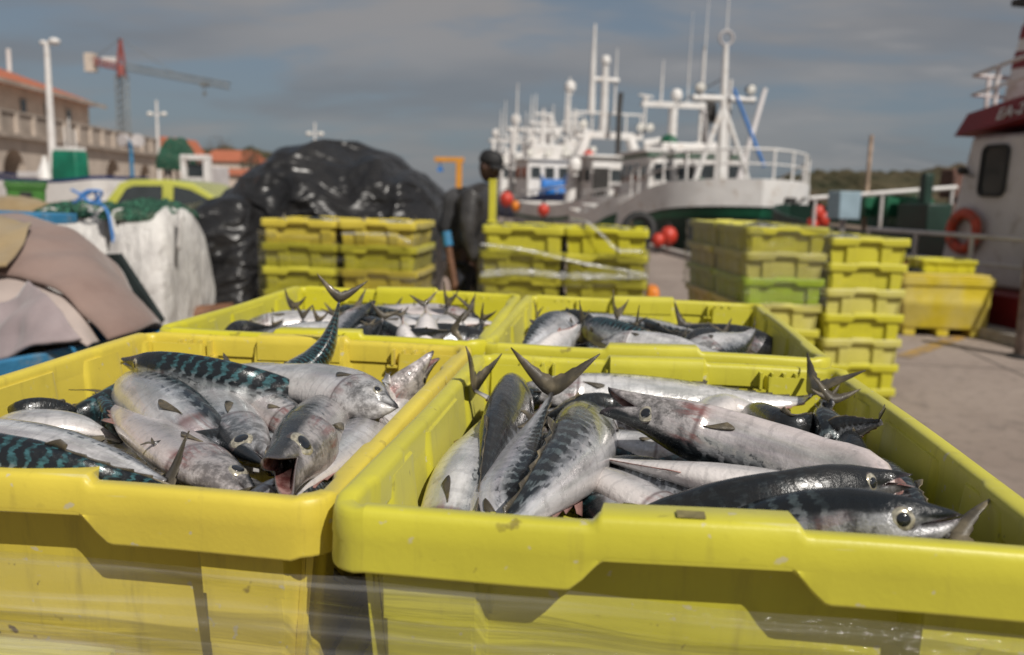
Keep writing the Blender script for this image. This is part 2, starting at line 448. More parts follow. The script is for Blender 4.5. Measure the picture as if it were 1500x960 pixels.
# ------------------------------------------------------------------ fish crates
CW, CL, CH = .601, .772, .182            # outer rim width, length, stacking pitch
HA, HB, CR = CW/2, CL/2, .034
def side_samples(half, cr, marks):
    pts = set()
    n = 26
    for i in range(n+1): pts.add(round(-half+cr+(2*half-2*cr)*i/n, 5))
    for m in marks:
        for s in (-1, 1):
            if abs(m) < half-cr-.001: pts.add(round(s*m, 5))
    return sorted(pts)
def rect_path(marks_a, marks_b):
    """[(side, t, x, y, nx, ny)] round the rim, counter-clockwise from the front."""
    out = []
    def corner(cx, cy, a0):
        for k in range(1, 6):
            an = rad(a0+90*k/6); out.append(('c', 0, cx+CR*cos(an), cy+CR*sin(an), cos(an), sin(an)))
    for t in side_samples(HA, CR, marks_a): out.append(('front', t, t, -HB, 0, -1))
    corner(HA-CR, -HB+CR, -90)
    for t in side_samples(HB, CR, marks_b): out.append(('right', t, HA, t, 1, 0))
    corner(HA-CR, HB-CR, 0)
    for t in reversed(side_samples(HA, CR, marks_a)): out.append(('back', t, t, HB, 0, 1))
    corner(-HA+CR, HB-CR, 90)
    for t in reversed(side_samples(HB, CR, marks_b)): out.append(('left', t, -HA, t, -1, 0))
    corner(-HA+CR, -HB+CR, 180)
    return out
def make_rim_mb():
    path = rect_path([.103, .098, .088, .078, .070, .072, .068, .082, .0735, .0755, .106], [.06, .065, .2, .21, .3, .31])
    rows = []
    for side, t, x, y, nx, ny in path:
        s, up, wl = .054, 0.0, 0.0
        if side in ('front', 'back'):
            k = smooth(.102, .068, abs(t)); s = .055-.027*k
            up = .0075*smooth(.0815, .076, abs(t)); wl = .020*smooth(.0755, .0735, abs(t))
        elif side in ('left', 'right'):
            k = smooth(.065, .06, abs(t))*0; a = abs(abs(t)-.255)
            s = .054-.006*smooth(.055, .045, a); wl = .004*smooth(.055, .045, a)
        bow = .0015*sin(t*9+x*5)
        prof = [(-.021-wl, -.034), (-.021-wl, -.008), (-.0195-wl, -.003+up), (-.016-wl, up), (-.007, up), (-.0035, -.0008+up*.9),
                (-.0012, -.003+up*.75), (0, -.008+up*.3), (.0012, -.026), (.0004, -.028), (.0014, -s+.004), (.0004, -s+.001), (-.0018, -s), (-.004, -s+.002), (-.0055, -.02), (-.010, -.014), (-.021, -.013)]
        rows.append([V3((x+nx*d, y+ny*d, z+bow)) for d, z in prof])
    rows.append(rows[0])
    m = MB(); m.grid(rows); return m
ZL = [-.0135, -.03, -.0315, -.05, -.10, -.15, -.178, -.190]
def wall_d(side, t, z):
    f = min(1, max(0, -z/.19)); draft = .018*f
    if side in ('front', 'back'):
        a = abs(t)
        if side == 'front': c, w = .215, .049-.012*f
        else: c, w = .128, .047-.012*f
        p = smooth(w+.004, w-.004, abs(a-c))
        rec = .031
    elif side in ('left', 'right'):
        a = abs(t); w = .040-.008*f
        p = max(smooth(w+.004, w-.004, abs(a-.30)), smooth(w+.004, w-.004, abs(a-.13)))
        rec = .026
    else: p, rec = 0, .026
    top = smooth(-.034, -.028, z)
    if side in ('left', 'right'): return -(lerp(.0195, .0135, p)+draft)
    return -(lerp(rec, .0085, p)+draft)
def make_basin_mb():
    ma = []
    for c, w in ((.215, .049), (.128, .047), (.215, .037), (.128, .035)):
        for e in (-.005, -.0015, .0015, .005): ma += [c-w+e, c+w+e]
    mb_ = []
    for c in (.30, .13):
        for w in (.040, .033):
            for e in (-.005, 0, .005): mb_ += [c-w+e, c+w+e]
    path = rect_path(ma, mb_)
    outer = [[V3((x+nx*wall_d(sd, t, z), y+ny*wall_d(sd, t, z), z)) for sd, t, x, y, nx, ny in path] for z in ZL]
    inner = [[V3((x+nx*(wall_d(sd, t, z)-.0045), y+ny*(wall_d(sd, t, z)-.0045), z if z > -.189 else -.184)) for sd, t, x, y, nx, ny in path] for z in ZL]
    m = MB()
    m.grid(outer, closed=True); m.grid(list(reversed(inner)), closed=True)
    n = len(path); NZ = len(ZL)
    fs = [tuple(range((NZ-1)*n, NZ*n))]
    o2 = NZ*n
    fs.append(tuple(range(o2, o2+n))[::-1])
    last = o2+(NZ-1)*n
    for k in range(n): fs.append((k, (k+1) % n, last+(k+1) % n, last+k))
    m.f += fs; m.m += [0]*len(fs)
    # comb of little stacking ribs in the corners of the short sides
    for sy in (-1, 1):
        for sx in (-1, 1):
            for k in range(4):
                m.box((sx*(.165+.018*k), sy*(HB-.0285), -.021), (.004, .016, .026))
            m.box((sx*.192, sy*(HB-.0265), -.037), (.075, .016, .004))
    return m
Y_LEMON = plastic('lemon_plastic', (.560, .520, .042), 1.0)
Y_WARM = plastic('warm_yellow_plastic', (.655, .530, .060), 1.2)
Y_PALE = plastic('faded_yellow_plastic', (.58, .535, .115), .9, (.60, .55, .25))
Y_LIME = plastic('lime_plastic', (.40, .545, .018), .6)
Y_DEEP = plastic('deep_yellow_plastic', (.565, .525, .025), .8)
rim_me = make_rim_mb(); basin_me = make_basin_mb()
CRATE = thing('fish_crate', 'open crate', 'crate')
_rim = rim_me.build('rim', Y_LEMON, CRATE, 50); _bas = basin_me.build('basin', Y_LEMON, CRATE, 30)
first_crate = [True]
def crate(x, y, ztop, rz, label, group, mat=Y_LEMON, tilt=(0, 0)):
    rot = (tilt[1], -tilt[0], rz)
    mm = {'*': mat}
    if first_crate[0]:
        first_crate[0] = False
        CRATE.location = (x, y, ztop); CRATE.rotation_euler = rot; CRATE['label'] = label; CRATE['group'] = group
        if mat is not Y_LEMON:
            for o in (_rim, _bas): o.material_slots[0].link = 'OBJECT'; o.material_slots[0].material = mat
        return CRATE
    return dup(CRATE, (x, y, ztop), rot, label, group, mm)

# the four open crates on top of the front stack (fitted positions)
_fit = [(-.0050, -.0242, -.0005, -.0003, .004, -.0124), (-.0005, .0105, -.0039, .0001, -.0003, .0067),
        (-.0064, .0151, .0005, -.0033, -.0007, .0007), (.0073, -.0014, .0039, .0286, -.0031, -.0021)]
_lab = ['lemon yellow crate heaped with mackerel, nearest right of the four open crates',
        'warm yellow scuffed crate of mackerel, nearest left of the four open crates',
        'yellow crate half full of mackerel, directly behind the nearest right open crate',
        'yellow crate full of upturned mackerel tails, directly behind the nearest left open crate']
_cg = 'open crates of mackerel on the front stack'
W0, L0, G0 = .6, .7699, .0122
FC = []
for k, (dx, dy, dz, ro, tx, ty) in enumerate(_fit):
    x = (G0/2+W0/2)*(1 if k % 2 == 0 else -1)+dx; y = L0/2+(L0+G0)*(k//2)+dy
    mat = (Y_LEMON, Y_WARM, Y_LEMON, Y_DEEP)[k]
    crate(x, y, Z0+dz, ro, _lab[k], _cg, mat, (tx, ty)); FC.append((x, y))
_ord = ['second', 'third', 'fourth', 'fifth', 'sixth', 'seventh']
_pos = ['nearest right', 'nearest left', 'rear right', 'rear left']
for k in range(4):
    for n in range(1, 7):
        x, y = FC[k]
        crate(x+random.uniform(-.004, .004), y+random.uniform(-.004, .004), Z0-.004-CH*n, pi*(n % 2), 'yellow crate %s from the top, underneath the %s open crate of mackerel' % (_ord[n-1], _pos[k]),
              'crates carrying the front stack', random.choice((Y_LEMON, Y_WARM, Y_DEEP)))

# ------------------------------------------------------------------ the wrapped stacks behind
STACKTOP = []
def stack(name, px, Y, rz, ztop, ncol, ndep, nlay, mats, lab, group, coldz=(0, 0), swap=0):
    """px: photo column of the front-left rim corner. Returns the local frame."""
    p = aty(px, 340, Y); ax = V3((cos(rz), sin(rz), 0)); ay = V3((-sin(rz), cos(rz), 0))
    o = V3((p.x, Y, 0))
    for c in range(ncol):
        for d in range(ndep):
            for n in range(nlay):
                q = o+ax*(.302+.609*c)+ay*(.388+.779*d)+ax*random.uniform(-.008, .008)+ay*random.uniform(-.008, .008)
                z = ztop+coldz[c]-CH*n
                m = mats(c, d, n)
                pos = ['top', 'second from the top', 'third from the top', 'fourth from the top', 'fifth from the top', 'sixth from the top', 'bottom'][n]
                l = lab(c, d, pos, m)
                crate(q.x, q.y, z, rz+pi*((n+c+swap) % 2)+random.uniform(-.012, .012), l, group, m)
    return o, ax, ay
_cn = {Y_LEMON.name: 'lemon yellow', Y_WARM.name: 'warm yellow', Y_PALE.name: 'faded yellow', Y_LIME.name: 'lime green', Y_DEEP.name: 'bright yellow'}
def side_of(c): return ('left', 'right')[c]
SA = stack('a', 380, 5.72, rad(.5), 1.30, 2, 1, 7, lambda c, d, n: random.choice((Y_LEMON, Y_DEEP, Y_LEMON, Y_WARM)),
      lambda c, d, p, m: '%s crate, %s in the %s column of the black tarpaulin stack' % (_cn[m.name], p, side_of(c)), 'crates stacked before the black tarpaulin')
SB = stack('b', 703, 5.55, rad(-.8), 1.305, 2, 1, 7, lambda c, d, n: random.choice((Y_LEMON, Y_DEEP, Y_LEMON)),
      lambda c, d, p, m: '%s crate, %s in the %s column beside the man' % (_cn[m.name], p, side_of(c)), 'crates stacked beside the man')
def cmats(c, d, n):
    if c == 0: return (Y_LEMON, Y_PALE, Y_LIME, Y_PALE, Y_LEMON, Y_LEMON, Y_LEMON)[n]
    return (Y_LEMON, Y_LEMON, Y_PALE, Y_DEEP, Y_PALE, Y_DEEP, Y_LEMON)[n]
SC = stack('c', 1093, 5.60, rad(10.5), 1.352, 2, 2, 7, cmats,
      lambda c, d, p, m: '%s crate, %s in the %s column, %s row, by the boats' % (_cn[m.name], p, side_of(c), ('front', 'back')[d]), 'crates in the tall stack by the boats', (0, -.065), swap=0)
# slip pallets under the stacks
PAL = plastic('dark_plastic', (.03, .03, .03), .3)
def pallet(o, ax, ay, w, l, z, label, rz):
    t = thing('pallet', label, 'pallet', o+ax*w/2+ay*l/2, rz, 'pallets under the crate stacks')
    m = MB(); m.box((0, 0, z-.012), (w, l, .016)); m.build('deck', PAL, t, bevel=.003)
    for k in (-1, 0, 1):
        r = MB(); r.box((k*(w/2-.06), 0, (z-.02)/2), (.1, l, z-.021)); r.build('runner', PAL, t, bevel=.003)
PALLETS = [(SA, 1.2, .77, 1.30-CH*7, 'black pallet under the crate stack before the black tarpaulin', rad(.5)), (SB, 1.2, .77, 1.305-CH*7, 'black pallet under the crate stack beside the man', rad(-.8))]
# ------------------------------------------------------------------ mackerel
SK_BLUE = fish_skin('mackerel_skin_blue', teal=(.050, .145, .165), bars=1.0, edge=.40, flank=(.60, .62, .64))
SK_GREY = fish_skin('mackerel_skin_grey', teal=(.095, .125, .135), bars=.9, edge=.32)
SK_DARK = fish_skin('mackerel_skin_dark', dorsal=(.014, .015, .016), teal=(.035, .042, .046), bars=.8, edge=.44, flank=(.42, .42, .44))
SK_PALE = fish_skin('mackerel_skin_pale', teal=(.09, .12, .125), bars=.8, edge=.20, flank=(.76, .75, .75), belly=(.80, .75, .73), blood=.4)
SK_PINK = fish_skin('mackerel_skin_pink', teal=(.07, .09, .10), bars=.8, edge=.25, flank=(.70, .65, .64), belly=(.74, .65, .63), blood=.8)
SKINS = {'blue': SK_BLUE, 'grey': SK_GREY, 'dark': SK_DARK, 'pale': SK_PALE, 'pink': SK_PINK}
t = NT('fish_mouth'); o = t.obj(); uvn = t.N('ShaderNodeUVMap'); uvn.uv_map = 'UVMap'; sp = t.N('ShaderNodeSeparateXYZ'); t.L(uvn.outputs[0], sp.inputs[0])
c = t.mix(t.sstep(t.noise(o, 60, 4, .6), .35, .65), (.16, .055, .05), (.42, .26, .24))
c = t.mix(t.sstep(sp.outputs[0], .25, .95), c, (.012, .004, .004)); c = t.mix(t.sstep(sp.outputs[0], .3, .12), c, (.16, .14, .14))  # cavity shade put into the colour toward the throat; lip edge pale grey
t.set(col=c, rough=.22, coat=.5); t.set(normal=t.bump(t.noise(o, 90, 3), .4, .004)); MOUTH = t.m
t = NT('fish_fin'); uvn = t.N('ShaderNodeUVMap'); o = t.obj()
wv = t.N('ShaderNodeTexWave', wave_type='BANDS'); wv.inputs['Scale'].default_value = 60; wv.inputs['Distortion'].default_value = 1.2
t.L(uvn.outputs[0], wv.inputs[0])
c = t.mix(t.math('MULTIPLY', wv.outputs[1], .35), (.045, .038, .028), (.14, .118, .082))
c = t.mix(t.sstep(t.noise(o, 30, 4), .45, .7), c, (.20, .165, .105))
t.set(col=c, rough=.42, coat=.3); t.set(normal=t.bump(wv.outputs[1], .25, .0006)); FIN = t.m
FINP = basic('fish_fin_pink', (.28, .15, .13), .4, 0, .4, 40, .2, 90, coat=.4)
EYE_W = basic('fish_eye_ring', (.50, .46, .36), .2, .5, .45, 260, coat=.6)
EYE_P = basic('fish_eye_pupil', (.012, .014, .018), .08, 0, .1, 20, coat=1)
EYE_R = basic('fish_eye_rim', (.06, .05, .05), .3, 0, .3, 100, coat=.5)

HU = [0, .02, .05, .09, .13, .18, .24, .32, .42, .55, .70, .82, .91, 1.0]
HH = [.0, .17, .33, .53, .69, .85, .95, 1.0, 1.0, .92, .66, .40, .21, .115]
HT = [.0, .28, .46, .63, .77, .88, .95, 1.0, .97, .84, .54, .29, .15, .075]
RU = [0, .004, .010, .018, .028, .040, .055, .07, .085, .1, .115, .13, .145, .16, .172, .184, .194, .202, .209, .215, .221, .227, .233, .239, .246, .256, .27, .29] + [.29+.71*k/26 for k in range(1, 27)]
NA = 28
NF = [0]
def mackerel(label, pts, skin='grey', roll=60, hd=None, gape=0.0, crate_group='mackerel', tail=1.0, tail_dir=None, tail_up=None, eye=True, fin2=True, pect=True, twist=0, blood=False, tail_spread=.105, name='mackerel', open_tail=1.0, det=True, thick=None, full=0, dors=None):
    """pts: spine from nose to tail root, world points. roll: where the back points (0 up)."""
    pts = [V3(p) for p in pts]
    at0, L0_ = catmull(pts, 0)
    L = max(L0_, full)
    at = lambda u: at0(u*L/L0_)
    H = hd if hd else L*.098
    T = thick if thick else H*.62
    root = thing(name, label, 'fish', at(.35), 0, crate_group)
    base = at(.35)
    NF[0] += 1; sd = NF[0]*3.7
    def frame(u):
        e = .012
        t = (at(min(1, u+e))-at(max(0, u-e))).normalized()
        n = V3((0, 0, 1))-t*t.z
        if n.length < .25:
            h = V3((0, 1, 0)); n = n+(h-t*h.dot(t))*.6
        n.normalize(); b = t.cross(n)
        if dors is not None:
            d = V3(dors); d = (d-t*d.dot(t)).normalized(); return t, d, t.cross(d)
        r = rad(roll+twist*u)
        d = n*cos(r)+b*sin(r); return t, d, t.cross(d)
    um = .105
    def surf(u, an, k=1.0, inset=0):
        """an: angle from the back; returns point on skin"""
        ca, sa = cos(an), sin(an)
        h = interp(HU, HH, u)*H; w = interp(HU, HT, u)*T
        h = max(h, .001); w = max(w, .001)
        ug = .196+.036*max(0, sin(min(pi, abs(an if an <= pi else 2*pi-an)*1.0)))**1.2
        aa = an if an <= pi else 2*pi-an
        g = smooth(ug-.075, ug-.006, u)*(1-smooth(ug, ug+.007, u))*smooth(.5, .9, aa)*smooth(3.05, 2.6, aa)
        bulge = 1+.065*g-.03*smooth(ug+.004, ug+.008, u)*(1-smooth(ug+.03, ug+.10, u))*smooth(.5, .9, aa)
        # preopercle ridge and cheek hollow
        bulge += .018*smooth(.125, .14, u)*(1-smooth(.14, .155, u))*smooth(.9, 1.2, aa)*smooth(2.8, 2.4, aa)
        lump = 1+.018*mnoise.noise(V3((u*6+sd, ca*1.2, sa*1.2)))
        x = w*sa*bulge*lump; y = h*ca*lump
        if ca < 0: y *= 1.04
        else: x *= 1-.10*ca
        up_ = 0; ul = u
        if u < um*1.15:
            s2 = sa*sa; q = max(0, 1-u/(um*1.15))
            ul = u+um*.72*s2*s2*q
            sg = 1 if ca >= 0 else -1
            gp = gape*L*q*(1-s2)
            up_ = sg*gp*(.85 if sg > 0 else 1.0)
            if gape > 0:
                y = sg*max(abs(y), 0); x *= 1+1.1*gape*8*q*(1-.2*s2)
                hh = interp(HU, HH, min(u+.03, um))*H; y = lerp(y, hh*.35*ca, q*.6)
                x = lerp(x, T*.46*sa, q*.8) 
        t, d, b = frame(min(1, ul)); c = at(ul)
        return c+d*((y+up_)*k)+b*(x*k)
    m = MB(); uv = []
    rows = []
    for u in RU:
        row = []
        for j in range(NA):
            an = 2*pi*j/NA; row.append(surf(max(u, .0), an)); aa = an if an <= pi else 2*pi-an; uv.append((u, aa/pi))
        rows.append(row)
    m.grid([[p-base for p in r] for r in rows], 0, closed=True)
    nb = len(m.v)
    # lips roll inward to a throat
    prev = 0
    for i, (uu, kk) in enumerate(((.010, .86), (.035, .74), (.065, .5), (.085, .2))):
        for j in range(NA):
            an = 2*pi*j/NA
            if gape > 0:
                p = surf(uu*.6, an, 1.0); t, d, b = frame(uu); c = at(uu+.025)
                p = c+(p-c)*kk
            else: p = surf(uu, an, kk*.7)
            m.v.append(tuple(p-base)); uv.append(((i+1)/4, .5))
        st = nb+i*NA
        for j in range(NA):
            m.f.append((prev+(j+1) % NA, prev+j, st+j, st+(j+1) % NA)); m.m.append(1 if i > 0 or gape > 0 else 0)
        prev = st
    m.f.append(tuple(prev+j for j in range(NA))); m.m.append(1)
    e0 = (len(RU)-1)*NA; m.f.append(tuple(e0+j for j in range(NA))[::-1]); m.m.append(0)
    m.uv = uv
    m.build('body', [SKINS[skin], MOUTH], root, 180)
    # eyes
    if eye:
        for sgn in (1, -1):
            an = (1.20 if sgn > 0 else 2*pi-1.20); u0 = .088
            p = surf(u0, an); pa = surf(u0+.012, an); pb = surf(u0, an+.12*sgn)
            n = (pa-p).cross(pb-p).normalized()
            c = at(u0+.02)
            if n.dot(p-c) < 0: n = -n
            R = L*.0200
            q = p-n*R*.42-base; e = MB()
            e.lathe([(R*1.16, -.3*R), (R*1.16, .06*R), (R*1.02, .22*R)], q, n, 20, 2)
            e.lathe([(R*1.02, .14*R), (R*.98, .28*R), (R*.78, .42*R), (R*.60, .48*R)], q, n, 20, 0)
            e.lathe([(R*.60, .44*R), (R*.56, .52*R), (R*.35, .60*R), (R*.12, .63*R), (.001*R, .635*R)], q, n, 20, 1)
            e.build('eye', [EYE_W, EYE_P, EYE_R], root, 60)
    # fins
    def fin(name, strip, mat, th=.0011):
        f = MB(); vs = []; fs = []; f.uv = []
        for i, (a, b_) in enumerate(strip):
            for k in range(3):
                vs.append(a.lerp(b_, k/2)-base); f.uv.append((i/len(strip)*.5, k/2*.25+.3*(i/len(strip))))
        for i in range(len(strip)-1):
            for k in range(2): fs.append((i*3+k, i*3+k+1, (i+1)*3+k+1, (i+1)*3+k))
        f.add(vs, fs); f.build(name, mat, root, 180, solid=th, fix=False)
    if tail:
        t, d, b = frame(1.0)
        td = V3(tail_dir).normalized() if tail_dir is not None else t
        sd_ = d if tail_up is None else V3(tail_up).normalized()
        sd_ = (sd_-td*sd_.dot(td)).normalized()
        p0 = at(1.0)-t*L*.012
        A = L*tail_spread*1.18*tail; Bk = L*.125*tail
        strip = []
        nn_ = td.cross(sd_)
        for k in range(-10, 11):
            s = k/10; a_ = abs(s)
            lead = p0+sd_*(math.copysign(1, s)*(L*.0115+A*(a_**.95)*open_tail) if k else 0)+td*(Bk*(.10*a_+.95*a_**1.25))
            inner = p0+sd_*(A*s*.93*open_tail)+td*(Bk*(.46+.52*a_**1.3)+(.03*Bk*((k*7) % 3-1)*(1-a_)))
            if a_ > .95: inner = lead+td*Bk*.03
            wv = nn_*(L*.010*sin(s*3+sd)+L*.012*a_*a_*sin(sd*1.3))
            if k == 0: lead = p0-td*L*.004
            strip.append((lead+wv, inner+wv))
        fin('tail_fin', strip, FIN)
    if det:
        def saw(u0, u1, top, n, hgt, first):
            strip = []
            for i in range(n*6+1):
                f = i/(n*6); u = lerp(u0, u1, f); t, d, b = frame(u)
                p = surf(u, 0.0 if top else pi); ph = (i % 6)/6
                e = (1-ph)**.7 if i >= 6 else (1 if i else .2)
                hh = hgt*((first*(1-f*6) if f < 1/6 else 1)) if f < 1/6 else hgt
                hh = hgt*(first*smooth(0, .3, f*n)*(1-.6*min(1, f*n)) if f*n < 1 else (.75*ph if ph < .85 else .1))
                dd = d if top else -d
                strip.append((p-dd*.002, p+dd*max(.0006, hh*L)+t*L*.012*(hh/hgt)))
            return strip
        if fin2:
            fin('dorsal_fin', saw(.58, .95, True, 7, .011, 2.6), FIN)
            fin('anal_fin', saw(.62, .95, False, 6, .010, 2.4), FINP)
        if pect:
            for sgn in (1, -1):
                an = 1.55 if sgn > 0 else 2*pi-1.55
                strip = []
                for k in range(9):
                    f = k/8; p = surf(.236+.002*k, an+sgn*.10*(f-.5))
                    ln = .115*(1-.55*f)*sin(pi*min(1, .42+.58*(1-f)*.9))
                    q = surf(.236+ln, an+sgn*(.04+.30*(f-.25))); c = at(.3); q = q+(q-c).normalized()*L*(.002+.003*f)
                    strip.append((p+(p-at(.24)).normalized()*.0008, q))
                fin('pectoral_fin', strip, FIN)
    return root
def P(l, k=None):
    """photo points (x, y, height over the rims) or (x, y, depth, 'y') -> world; low points are kept inside crate k"""
    out = []
    for q in l:
        p = V3((q[0], q[1], Z0+q[2])) if q[-1] == 'w' else aty(q[0], q[1], q[2]) if len(q) == 4 else atz(q[0], q[1], Z0+q[2])
        if k is not None and p.z < Z0-.028:
            mg = .070 if p.z > Z0-.1 else .082
            cx, cy = FC[k]; p.x = max(cx-CW/2+mg, min(cx+CW/2-mg, p.x)); p.y = max(cy-CL/2+mg, min(cy+CL/2-mg, p.y)); p.z = max(p.z, Z0-.145)
        out.append(p)
    return out
# ------------------------------------------------------------------ the catch, crate by crate
G1, G2, G3, G4 = ('mackerel in the nearest right crate', 'mackerel in the nearest left crate', 'mackerel in the rear right crate', 'mackerel in the rear left crate')
def fish(label, pts, skin='grey', roll=60, grp=G1, **k): return mackerel(label, P(pts, (G1, G2, G3, G4).index(grp)), skin, roll, crate_group=grp, **k)

# --- nearest right crate
fish('long silver mackerel along the back wall of the nearest right crate, nose left', [(707, 553, -.050), (790, 561, -.050), (900, 568, -.050), (1020, 575, -.052), (1110, 581, -.05), (1172, 584, -.045), (1205, 580, -.03)], 'pale', -52, hd=.039, tail_dir=(.55, .25, .75), tail_up=(.5, -.8, .1), pect=True)
fish('pale silver mackerel at the left wall of the nearest right crate, tail up', [(.052, .065, -.135, 'w'), (.054, .13, -.095, 'w'), (642, 725, -.062), (654, 680, -.052), (674, 638, -.05), (690, 592, -.035), (695, 572, -.02)], 'pale', 84, hd=.034, thick=.026, tail_dir=(.02, .25, 1), tail_up=(.25, .9, .25), tail=.9)
fish('dark backed mackerel with black head pointing away, beside the pale left one', [(764, 548, -.040), (752, 590, -.040), (733, 640, -.045), (716, 700, -.055), (702, 770, -.07), (690, 830, -.09)], 'dark', 14, hd=.046)
fish('mackerel with its spread forked tail standing up in the nearest right crate', [(.135, .07, -.145, 'w'), (.135, .13, -.10, 'w'), (724, 742, -.062), (748, 690, -.048), (776, 635, -.035), (797, 598, -.018), (808, 576, -.004)], 'grey', 72, hd=.033, tail_dir=(.05, .35, 1), tail_up=(1, -.1, .1), tail=1.05)
fish('fat mackerel with wavy dark bars, in the middle of the nearest right crate', [(884, 600, -.14), (868, 628, -.085), (842, 668, -.042), (800, 714, -.030), (752, 766, -.034), (700, 822, -.06), (668, 860, -.085)], 'grey', 26, hd=.050, thick=.041)
fish('big mackerel with gaping jaws and clear eye, lying across the nearest right crate', [(884, 588, .395, 'y'), (938, 604, .388, 'y'), (1010, 630, .372, 'y'), (1100, 660, .345, 'y'), (1190, 688, .305, 'y'), (1265, 711, .265, 'y'), (.50, .17, -.075, 'w'), (.525, .10, -.115, 'w')], 'pink', 140, hd=.040, gape=.034, thick=.034, full=.55)
fish('smooth silver mackerel below the one with gaping jaws, its thin tail end to the left', [(1330, 765, -.07), (1240, 745, -.058), (1140, 722, -.052), (1040, 703, -.050), (950, 686, -.052), (895, 675, -.055), (868, 668, -.056)], 'pale', 112, hd=.038, tail_dir=(-.5, .3, .6), tail_up=(.2, .3, 1), tail=.55)
fish('dark mackerel back half buried under the smooth silver one', [(1150, 800, -.10), (1070, 762, -.085), (990, 728, -.075), (925, 700, -.07), (880, 684, -.075), (850, 672, -.08)], 'dark', 30, hd=.036, det=False)
fish('dull silver mackerel low behind the front rim of the nearest right crate', [(1060, 815, -.10), (1000, 775, -.088), (940, 742, -.082), (885, 715, -.085), (840, 695, -.095), (810, 680, -.11)], 'grey', 120, hd=.046, det=False)
fish('dark headed mackerel with a blunt open snout pointing right, near the front rim', [(1338, 704, .002), (1300, 706, -.004), (1235, 722, -.012), (1160, 742, -.022), (1080, 757, -.036), (1000, 775, -.06), (930, 795, -.085)], 'dark', 8, hd=.036, gape=.010, full=.46)
fish('mackerel with a large round eye looking over the front rim of the nearest right crate', [(1412, 756, .006), (1372, 764, .002), (1310, 770, -.004), (1240, 778, -.018), (1160, 795, -.04), (1080, 818, -.07)], 'grey', 6, hd=.043, gape=.0, full=.50)
fish('dark curved mackerel in the far right corner with its tail bent up to the rim', [(1085, 622, -.09), (1120, 632, -.07), (1160, 640, -.055), (1195, 622, -.047), (1213, 600, -.03), (1220, 588, -.015)], 'dark', 10, hd=.042, tail_dir=(.25, .5, .8), tail_up=(.3, .5, .8), tail=.8)
fish('grey mackerel bent nose down in the far right corner of the nearest right crate', [(1286, 700, -.12), (1276, 672, -.075), (1256, 640, -.052), (1236, 612, -.045), (1224, 595, -.03), (1216, 586, -.02)], 'grey', -35, hd=.044, tail=.7, tail_dir=(-.2, .3, .9), tail_up=(.9, .2, .1))
fish('dark mackerel at the right wall with a thin tail standing straight up', [(1400, 760, -.11), (1366, 722, -.085), (1335, 690, -.066), (1310, 660, -.055), (1297, 635, -.035), (1292, 618, -.012)], 'dark', 10, hd=.034, tail_dir=(.02, .12, 1), tail_up=(.25, .9, 0), tail=.8)
fish('silver mackerel lying toward the right end of the front rim, tail at the far right', [(1270, 690, -.075), (1325, 716, -.062), (1380, 742, -.055), (1430, 765, -.048), (1470, 782, -.04), (1495, 790, -.03)], 'grey', -30, hd=.036, tail_dir=(.9, -.2, .12), tail_up=(.2, .9, .4))
fish('grey mackerel curled under the gaping jaws with a thin tail across the barred one', [(985, 655, -.10), (940, 628, -.072), (890, 608, -.058), (845, 606, -.050), (810, 612, -.038), (790, 616, -.028)], 'dark', -20, hd=.034, tail_dir=(-1, -.05, .1), tail_up=(.1, 1, .05), tail=.9)
fish('small silver flank showing between the long back fish and the gaping one', [(990, 640, -.10), (1025, 612, -.072), (1060, 596, -.062), (1100, 600, -.07), (1150, 620, -.09), (1190, 640, -.10)], 'grey', -100, hd=.038, det=False)
fish('grey mackerel back buried under the dark curved one, right of the centre', [(1000, 690, -.12), (1060, 660, -.085), (1115, 640, -.075), (1170, 640, -.08), (1220, 655, -.09), (1260, 675, -.10)], 'grey', -40, hd=.038, det=False)

def fish2(label, pts, skin='grey', roll=60, **k): return fish(label, pts, skin, roll, G2, **k)
fish('slender silver mackerel wedged between the barred one and the gaping jaws', [(1010, 670, -.085), (960, 660, -.075), (905, 652, -.075), (860, 648, -.075), (820, 650, -.07), (790, 660, -.08)], 'pale', 70, hd=.030, tail=.6)
fish('grey mackerel deep against the back wall left of the forked tail', [(690, 640, -.09), (715, 610, -.068), (745, 585, -.06), (790, 574, -.062), (840, 580, -.07), (880, 590, -.08)], 'grey', 60, hd=.032, tail=.6)
fish('silver strip of flank along the right wall, below the dark thin tailed mackerel', [(1230, 660, -.085), (1285, 690, -.07), (1335, 715, -.065), (1385, 745, -.07), (1430, 775, -.08)], 'pale', -60, hd=.030, tail=.6)
fish('dark mackerel lying deep under the blunt snouted one, tail to the left', [(1300, 740, -.06), (1230, 735, -.055), (1150, 735, -.06), (1070, 745, -.07), (1000, 760, -.085)], 'blue', 20, hd=.032, tail=.6)
# --- nearest left crate
fish2('blue-green barred mackerel with a dark pointed head resting near the back wall, nose left', [(180, 528, .006), (225, 541, .002), (300, 556, -.006), (370, 572, -.018), (440, 592, -.045), (510, 622, -.085), (560, 640, -.11)], 'blue', 10, hd=.034, gape=.006, full=.46)
fish2('silver bellied mackerel lying over the blue barred one, head to the right', [(584, 598, -.014), (545, 592, -.016), (490, 572, -.018), (430, 556, -.016), (385, 544, -.014), (350, 537, -.012), (335, 535, -.012)], 'pale', 76, hd=.045, thick=.034, tail_dir=(-1, .1, .1), tail_up=(.1, .9, .2), tail=.7)
fish2('mackerel standing on its head, forked tail high above the rims', [(385, 578, .58, 'y'), (425, 553, .62, 'y'), (458, 532, .65, 'y'), (478, 506, .665, 'y'), (488, 478, .675, 'y'), (494, 455, .68, 'y'), (497, 441, .682, 'y')], 'blue', 150, dors=(.35, -1, .2), hd=.040, tail_dir=(.12, .1, 1), tail_up=(1, .35, .12), tail=1.5)
